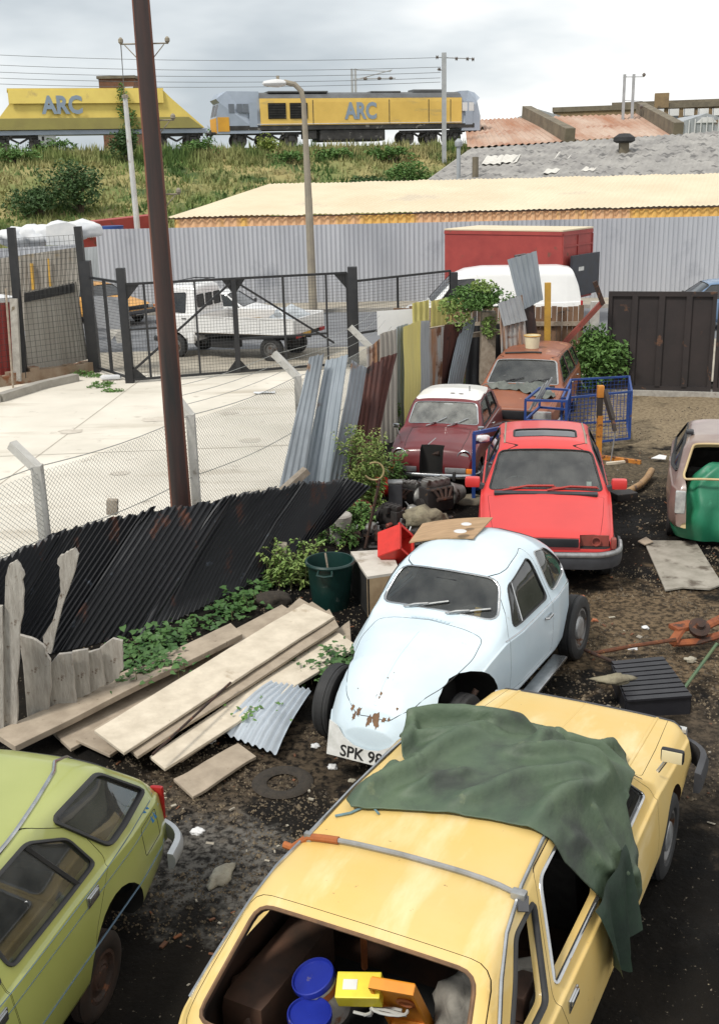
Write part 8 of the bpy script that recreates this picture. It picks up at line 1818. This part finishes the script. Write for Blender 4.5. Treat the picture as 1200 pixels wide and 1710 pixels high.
# plants
def weeds(name, px, py, r, n, size, m, label, seed, cat='weeds', z=0, stem=True, cl=8):
    return shrub(name, G(px, py, z), r, n, size, m, label, cat, cl, seed=seed, stem=stem)
stalks('goldenrod', G(612, 866, 0), 26, 1.25, (.26, .2), 'leaf_light', 'tall feathery light green plant beside the leaning silver sheets', 'plant', 51, .13, .018, 'plume_pale', .16, 26)
stalks('nettles', G(652, 838, 0), 22, .8, (.28, .16), 'leaf_mid', 'bushy nettles at the front corner of the maroon saloon', 'nettles', 52, .1, .03, None, .14, 22)
stalks('nettles', G(674, 818, 0), 6, .62, (.07, .07), 'leaf_mid', 'single green nettle in front of the maroon number plate', 'nettles', 53, .09, .025, None, .08, 24)
stalks('weeds', G(592, 885, 0), 26, .45, (.26, .2), 'leaf_mid', 'green weeds under the tip of the black sheets', 'weeds', 54, .1, .03, None, .3, 26)
stalks('weeds', G(492, 975, 0), 46, .55, (.36, .26), 'leaf_light', 'pale yellow green weeds left of the dustbin', 'weeds', 55, .1, .022, None, .3, 26)
stalks('weeds', G(565, 912, 0), 22, .34, (.3, .16), 'leaf_mid', 'weeds round the concrete pot', 'weeds', 61, .09, .03, None, .3, 28)
stalks('weeds', G(770, 655, 0), 8, .9, (.14, .12), 'leaf_mid', 'thin weed climbing the grey blue sheet by the maroon car roof', 'weeds', 62, .1, .02, None, .1, 20)
stalks('weeds', G(655, 735, 0), 10, .9, (.18, .12), 'leaf_mid', 'weed stems between yellow sheet and maroon wing', 'weeds', 63, .1, .022, None, .15, 20)
gm('leaf_bind', (.03, .085, .02), (.07, .15, .035), .6, 3)
creeper('bindweed', [G(205, 1105, .02), G(270, 1072, .02), G(330, 1045, .02), G(400, 1015, .02), G(440, 975, .02)], 1150, 'leaf_bind', 'leafy bindweed growing along the foot of the black sheets', 56, .06, .14)
creeper('bindweed', [G(195, 1135, .2), G(232, 1112, .27), G(262, 1102, .3), G(290, 1108, .25)], 330, 'leaf_bind', 'leaves hanging over the farthest left plank', 58, .055, .05)
creeper('bindweed', [G(512, 1135, .05), G(548, 1118, .12), G(585, 1095, .2)], 300, 'leaf_bind', 'green bindweed between the pale plank and bare wheel', 59, .05, .08)
creeper('bindweed', [G(412, 1193, .2), G(432, 1184, .2)], 26, 'leaf_mid', 'tiny sprig growing between plank and small galvanised sheet', 60, .035, .02)
# small litter trodden into the yard
gm('scrap_rust', (.22, .08, .03), (.1, .05, .03), .85, 9); gm('scrap_pale', (.42, .38, .3), (.25, .22, .18), .8, 9)
for nm, m, n_, lb, sd in (('rusty_bits', 'scrap_rust', 700, 'rusty flakes and bolts trodden into the yard dirt', 5), ('pale_bits', 'scrap_pale', 420, 'pale chips of wood and paper scattered over the yard dirt', 6)):
    rnd = random.Random(sd); bm = B()
    for i in range(n_):
        reg = rnd.choice(((-2.2, 1.4, 5.6, 9.0), (1.4, 5.0, 7.0, 13.5), (2.6, 6.5, 12, 19), (-3.0, 1.0, 9, 12.5))); x, y = rnd.uniform(reg[0], reg[1]), rnd.uniform(reg[2], reg[3])
        if noise.noise(Vector((x*.9, y*.9, sd))) < 0: continue
        s_ = rnd.uniform(.006, .022)*(2.2 if rnd.random() < .08 else 1); box(bm, Vector((x, y, yz(x, y)+s_*.25)), (s_*rnd.uniform(.8, 3.5), s_, s_*rnd.uniform(.2, .6)), Matrix.Rotation(rnd.uniform(0, 6), 3, 'Z') @ Matrix.Rotation(rnd.uniform(-.4, .4), 3, 'X'))
    tag(ob(nm, bm, m, smooth=False), lb, 'litter', kind='stuff')
# blue cages, hoist
def cage(name, pts8, label, cat='cage', m='blue_paint', r=.017, mesh=()):
    o = pts8[0].copy(); o.z = 0; e = empty(name, o, 0, label, cat); P = [p-o for p in pts8]
    for a, b in ((0, 1), (1, 2), (2, 3), (3, 0), (4, 5), (5, 6), (6, 7), (7, 4), (0, 4), (1, 5), (2, 6), (3, 7)): ob('frame_bar', bar(B(), P[a], P[b], r*2), m, e, smooth=False)
    for f in mesh:
        bm = B(); a, b, c, d = [P[i] for i in f]; n_ = max(3, int((b-a).length/.07)); k_ = max(3, int((d-a).length/.07))
        for i in range(1, n_): bar(bm, a.lerp(b, i/n_), d.lerp(c, i/n_), .006)
        for j in range(1, k_): bar(bm, a.lerp(d, j/k_), b.lerp(c, j/k_), .006)
        ob('mesh_panel', bm, m, e, smooth=False)
    return e, P
bA = [G(935, 745, .12), G(1050, 732, .12), G(1046, 702, .12), G(950, 708, .12)]; hC_ = .85
pts = bA+[v+UP*hC_ for v in bA]; e, P = cage('blue_cage_trolley', pts, 'blue mesh sided cage trolley behind the red hatchback', mesh=((0, 1, 5, 4), (1, 2, 6, 5), (3, 2, 6, 7)))
q = [G(876, 702, .80), G(944, 704, .80), G(950, 684, .80), G(900, 680, .80)]; e, P = cage('blue_tube_cradle', q+[v+UP*.34 for v in q], 'tangled blue tube frame in front of the rusty estate car', 'frame', r=.018, mesh=((1, 2, 6, 5),))
ob('panel', slab([P[1], P[2], P[6], P[5]], .01), 'blue_paint', e, smooth=False)
for i in range(3): ob('frame_bar', bar(B(), P[0].lerp(P[3], .3+.3*i)+UP*.1, P[0].lerp(P[3], .3+.3*i)+UP*.42+Vector((.25, .1, .1)), .03), 'alu', e, smooth=False)
a0, a1 = G(790, 838, 0), G(838, 826, 0); o = a0.copy(); ht = top(a0, 724); e = empty('blue_a_frame', o, 0, 'upright blue steel frame between the maroon saloon and red hatchback', 'frame')
for pa, pb in ((a0-o, a0-o+UP*ht), (a1-o, a1-o+UP*ht), (a0-o+UP*ht, a1-o+UP*ht), (a0-o+UP*(ht-.14), a1-o+UP*(ht-.14)), (a0-o+UP*.2, a1-o+UP*.2)): ob('frame_bar', bar(B(), pa, pb, .05), 'blue_paint', e, smooth=False)
p = G(808, 733, ht-.1); lump('white_rag', GY(806, 733, a0.y-.02), (.1, .05, .07), 'white_cloth', 'small white rag hung on the blue steel frame', 'rag', 70)
# orange engine hoist
b0 = G(998, 765, 0); hz = top(b0, 645); e = empty('engine_hoist', b0, 0, 'rusty orange engine hoist with dark arm behind the red hatchback', 'hoist')
gm('hoist_orange', (.62, .26, .03), (.45, .16, .03), .6, 5, spot=(.1, .04, .02), sscale=6, sth=.55); gm('hoist_dark', (.05, .035, .03), (.03, .025, .02), .6, 6, spot=(.3, .1, .04), sscale=5, sth=.6)
ob('mast', box(B(), (0, 0, hz*.3), (.09, .09, hz*.6)), 'hoist_orange', e, smooth=False); ob('upper_mast', box(B(), (-.01, 0, hz*.72), (.085, .085, hz*.3)), 'hoist_dark', e, smooth=False); ob('head', box(B(), (-.01, 0, hz*.93), (.11, .11, hz*.16), bev=.01), 'hoist_orange', e)
j1, j2, j3 = Vector((.05, 0, hz*.95)), GY(1022, 700, b0.y-.2)-b0, GY(1026, 720, b0.y-.25)-b0
ob('arm', bar(B(), j1, j2, .075), 'hoist_dark', e, smooth=False); ob('arm_end', bar(B(), j2, j3, .06), 'hoist_dark', e, smooth=False); ob('hook', tube(B(), [j3, j3-UP*.05, j3-UP*.5+Vector((-.06, -.05, 0))], .012, 6), 'alu', e); ob('foot', bar(B(), (-.1, 0, .04), (.6, -.5, .04), .07), 'hoist_orange', e, smooth=False)
# curved pipe, plywood sheet, board, rods, crate on the right
pp = [G(x, y, z) for x, y, z in ((1033, 826, .06), (1050, 820, .08), (1068, 810, .1), (1080, 798, .12), (1087, 786, .14))]
gm('pipe_tan', (.42, .26, .12), (.3, .18, .09), .6, 5, spot=(.12, .08, .06), sscale=5, sth=.6)
tag(ob('bent_pipe', tube(B(), pp, .055, 12), 'pipe_tan'), 'bent tan pipe lying on the ground right of the red hatchback', 'pipe')
tag(ob('black_block', box(B(), G(1040, 835, 0)+UP*.06, (.35, .25, .14), Matrix.Rotation(.3, 3, 'Z'), bev=.02), 'engine_dark'), 'black oily block beside the bent tan pipe', 'block')
tag(ob('white_board', slab([G(1086, 766, .08), G(1100, 760, .1), G(1112, 762, .1), G(1110, 768, .06)], .012), 'white_far', smooth=False), 'white triangular scrap lying behind the purple shell', 'scrap')
tag(ob('wood_offcut', bar(B(), G(1012, 775, .02), G(1042, 772, .02), .06), 'plank_pale', smooth=False), 'pale wood offcut under the hoist hook', 'offcut')
tag(ob('plywood_sheet', slab([G(1072, 902, .03), G(1155, 903, .03), G(1200, 982, .03), G(1110, 984, .03)], .02, UP), 'ply_grey', smooth=False), 'large dirty grey plywood sheet lying before the purple shell', 'board') if False else None
gm('ply_grey', (.36, .33, .28), (.24, .22, .18), .85, 4, spot=(.1, .08, .06), sscale=2.4, sth=.55, sw=.1)
pz = [G(1074, 902, .05), G(1160, 903, .05), G(1205, 975, .05), G(1185, 983, .05), G(1140, 980, .05), G(1110, 985, .05)]; o = pz[0].copy()
tag(ob('plywood_sheet', slab([v-o for v in pz], .02, UP), 'ply_grey', loc=o, smooth=False), 'large dirty grey plywood sheet lying before the purple shell', 'board')
tag(ob('rust_scrap', slab([G(1064, 905, .06), G(1078, 898, .09), G(1090, 906, .07), G(1076, 911, .06)], .015), 'plank_brown', smooth=False), 'brown splintered scrap at the corner of the plywood sheet', 'scrap')
a, b = G(985, 1092, .08), G(1128, 1068, .22); tag(ob('rusty_rod', tube(B(), [a, a.lerp(b, .5)+UP*.01, b], .022, 8), 'rust'), 'long rusty rod running from the rear wheel to the rusty frame', 'rod')
a, b = G(975, 1085, .12), G(1030, 1108, .06); tag(ob('dark_rod', tube(B(), [a, b], .018, 8), 'rustdark'), 'short dark rod crossing the end of the long rusty rod', 'rod')
fr_ = [G(1122, 1072, .15), G(1140, 1046, .22), G(1165, 1052, .2), G(1210, 1030, .25)]; fr2 = [G(1122, 1074, .12), G(1160, 1072, .1), G(1210, 1058, .15)]; gm('rust_bright', (.30, .09, .03), (.18, .05, .02), .8, 7, bump=.4, spot=(.06, .03, .02), sscale=6, sth=.56)
o = fr_[0].copy(); o.z = 0; e = empty('rusty_subframe', o, 0, 'bright rusty suspension frame lying at the right edge of the yard', 'subframe')
ob('upper_arm', tube(B(), [v-o for v in fr_], .055, 8, flat=.7), 'rust_bright', e); ob('lower_arm', tube(B(), [v-o for v in fr2], .05, 8, flat=.7), 'rust_bright', e); ob('mounting_plate', box(B(), fr_[1]-o, (.26, .16, .05), Matrix.Rotation(.4, 3, 'Z'), bev=.01), 'rust_bright', e); ob('hub', lathe(B(), [(.1, 0), (.11, .06), (.05, .08), (.04, .12)], 16, Matrix.Translation(fr_[2]-o) @ Matrix.Rotation(.6, 4, 'X')), 'rustdark', e)
cq = [G(1022, 1108, .2), G(1108, 1100, .2), G(1152, 1160, .2), G(1045, 1168, .2)]; o = G(1045, 1168, 0); e = empty('black_crate', o, 0, 'black plastic crate with slatted top behind the yellow bonnet', 'crate'); o = e.location.copy()
gm('crate_black', (.010, .010, .014), (.018, .018, .022), .45, 6)
bm = B(); cqo = [v-o for v in cq]
for i in range(9): bar(bm, cqo[0].lerp(cqo[3], i/8), cqo[1].lerp(cqo[2], i/8), .07, .02)
ob('slatted_top', bm, 'crate_black', e, smooth=False)
for i, j in ((0, 1), (1, 2), (2, 3), (3, 0)): ob('side_panel', slab([cqo[i]*1-UP*.2, cqo[j]*1-UP*.2, cqo[j]-UP*.01, cqo[i]-UP*.01], .012), 'crate_black', e, smooth=False)
lump('frayed_rope', G(1025, 1135, .3), (.16, .06, .05), 'grease_cloth', 'frayed dark strap lying over the black crate', 'strap', 81, amp=.8)
a, b, c_ = G(1135, 1158, .1), G(1196, 1075, .45), G(1215, 1090, .3); gm('green_frame', (.06, .12, .07), (.1, .14, .06), .6, 6); tag(ob('green_tube_frame', tube(B(), [a, b, c_], .016, 8), 'green_frame'), 'thin green tube frame propped at the right edge by the crate', 'frame')
tag(ob('muddy_puddle_edge', lathe(B(), [(.001, 0), (.001, 0)], 3), 'soil'), 'x', 'x') if False else None
# dirty tarp on the estate's bonnet, tub on its roof
def drape(c, name, poly, m, label, amp=.05, lift=.015, seed=0, cat='tarpaulin'):
    V, F = fill(roundpoly(poly, .05), .035); T = Fr('top'); pts = [c.hit(T, (v.x, v.y))+UP*(lift+amp*(1-min(1, 4*abs(noise.noise(Vector((v.x*4, v.y*4, seed))))))**2+amp*.5*max(0, noise.noise(Vector((v.x*9, v.y*9, seed))))) for v in V]
    bm = mesh_from(pts, F); bmesh.ops.smooth_vert(bm, verts=bm.verts[:], factor=.4, use_axis_x=True, use_axis_y=True, use_axis_z=True); bmesh.ops.recalc_face_normals(bm, faces=bm.faces[:]); bmesh.ops.solidify(bm, geom=bm.faces[:], thickness=.006); o = ob(name, bm, m, angle=70); o.matrix_world = c.root.matrix_world.copy(); return tag(o, label, cat)
gm('tarp_grey', (.17, .18, .16), (.09, .10, .09), .7, 4, bump=.3)
drape(es, 'grey_tarpaulin', [(1.05, -.75), (.86, -.2), (.85, .45), (1.35, .72), (1.7, .62), (1.5, .35), (1.2, -.05), (1.15, -.55)], 'tarp_grey', 'grey green tarpaulin crumpled along the bonnet of the rusty estate', .09)
p = es.root.matrix_world @ (es.hit(Fr('top'), (-.45, -.02))); e = empty('plastic_tub', p, 0, 'cream plastic tub with orange rim standing on the rusty estate roof', 'tub')
gm('orange_rim', (.6, .35, .08)); gm('tub_cream', (.72, .66, .46), (.62, .56, .4), .5, 6); ob('tub', lathe(B(), [(.13, 0), (.15, .22), (.16, .23), (.16, .25), (.14, .25), (.12, .03), (.001, .03)], 24, cap=False), 'tub_cream', e); ob('rim', tube(B(), [(.157*cos(a), .157*sin(a), .245) for a in [2*pi*i/24 for i in range(24)]], .012, 6, True), 'orange_rim', e)
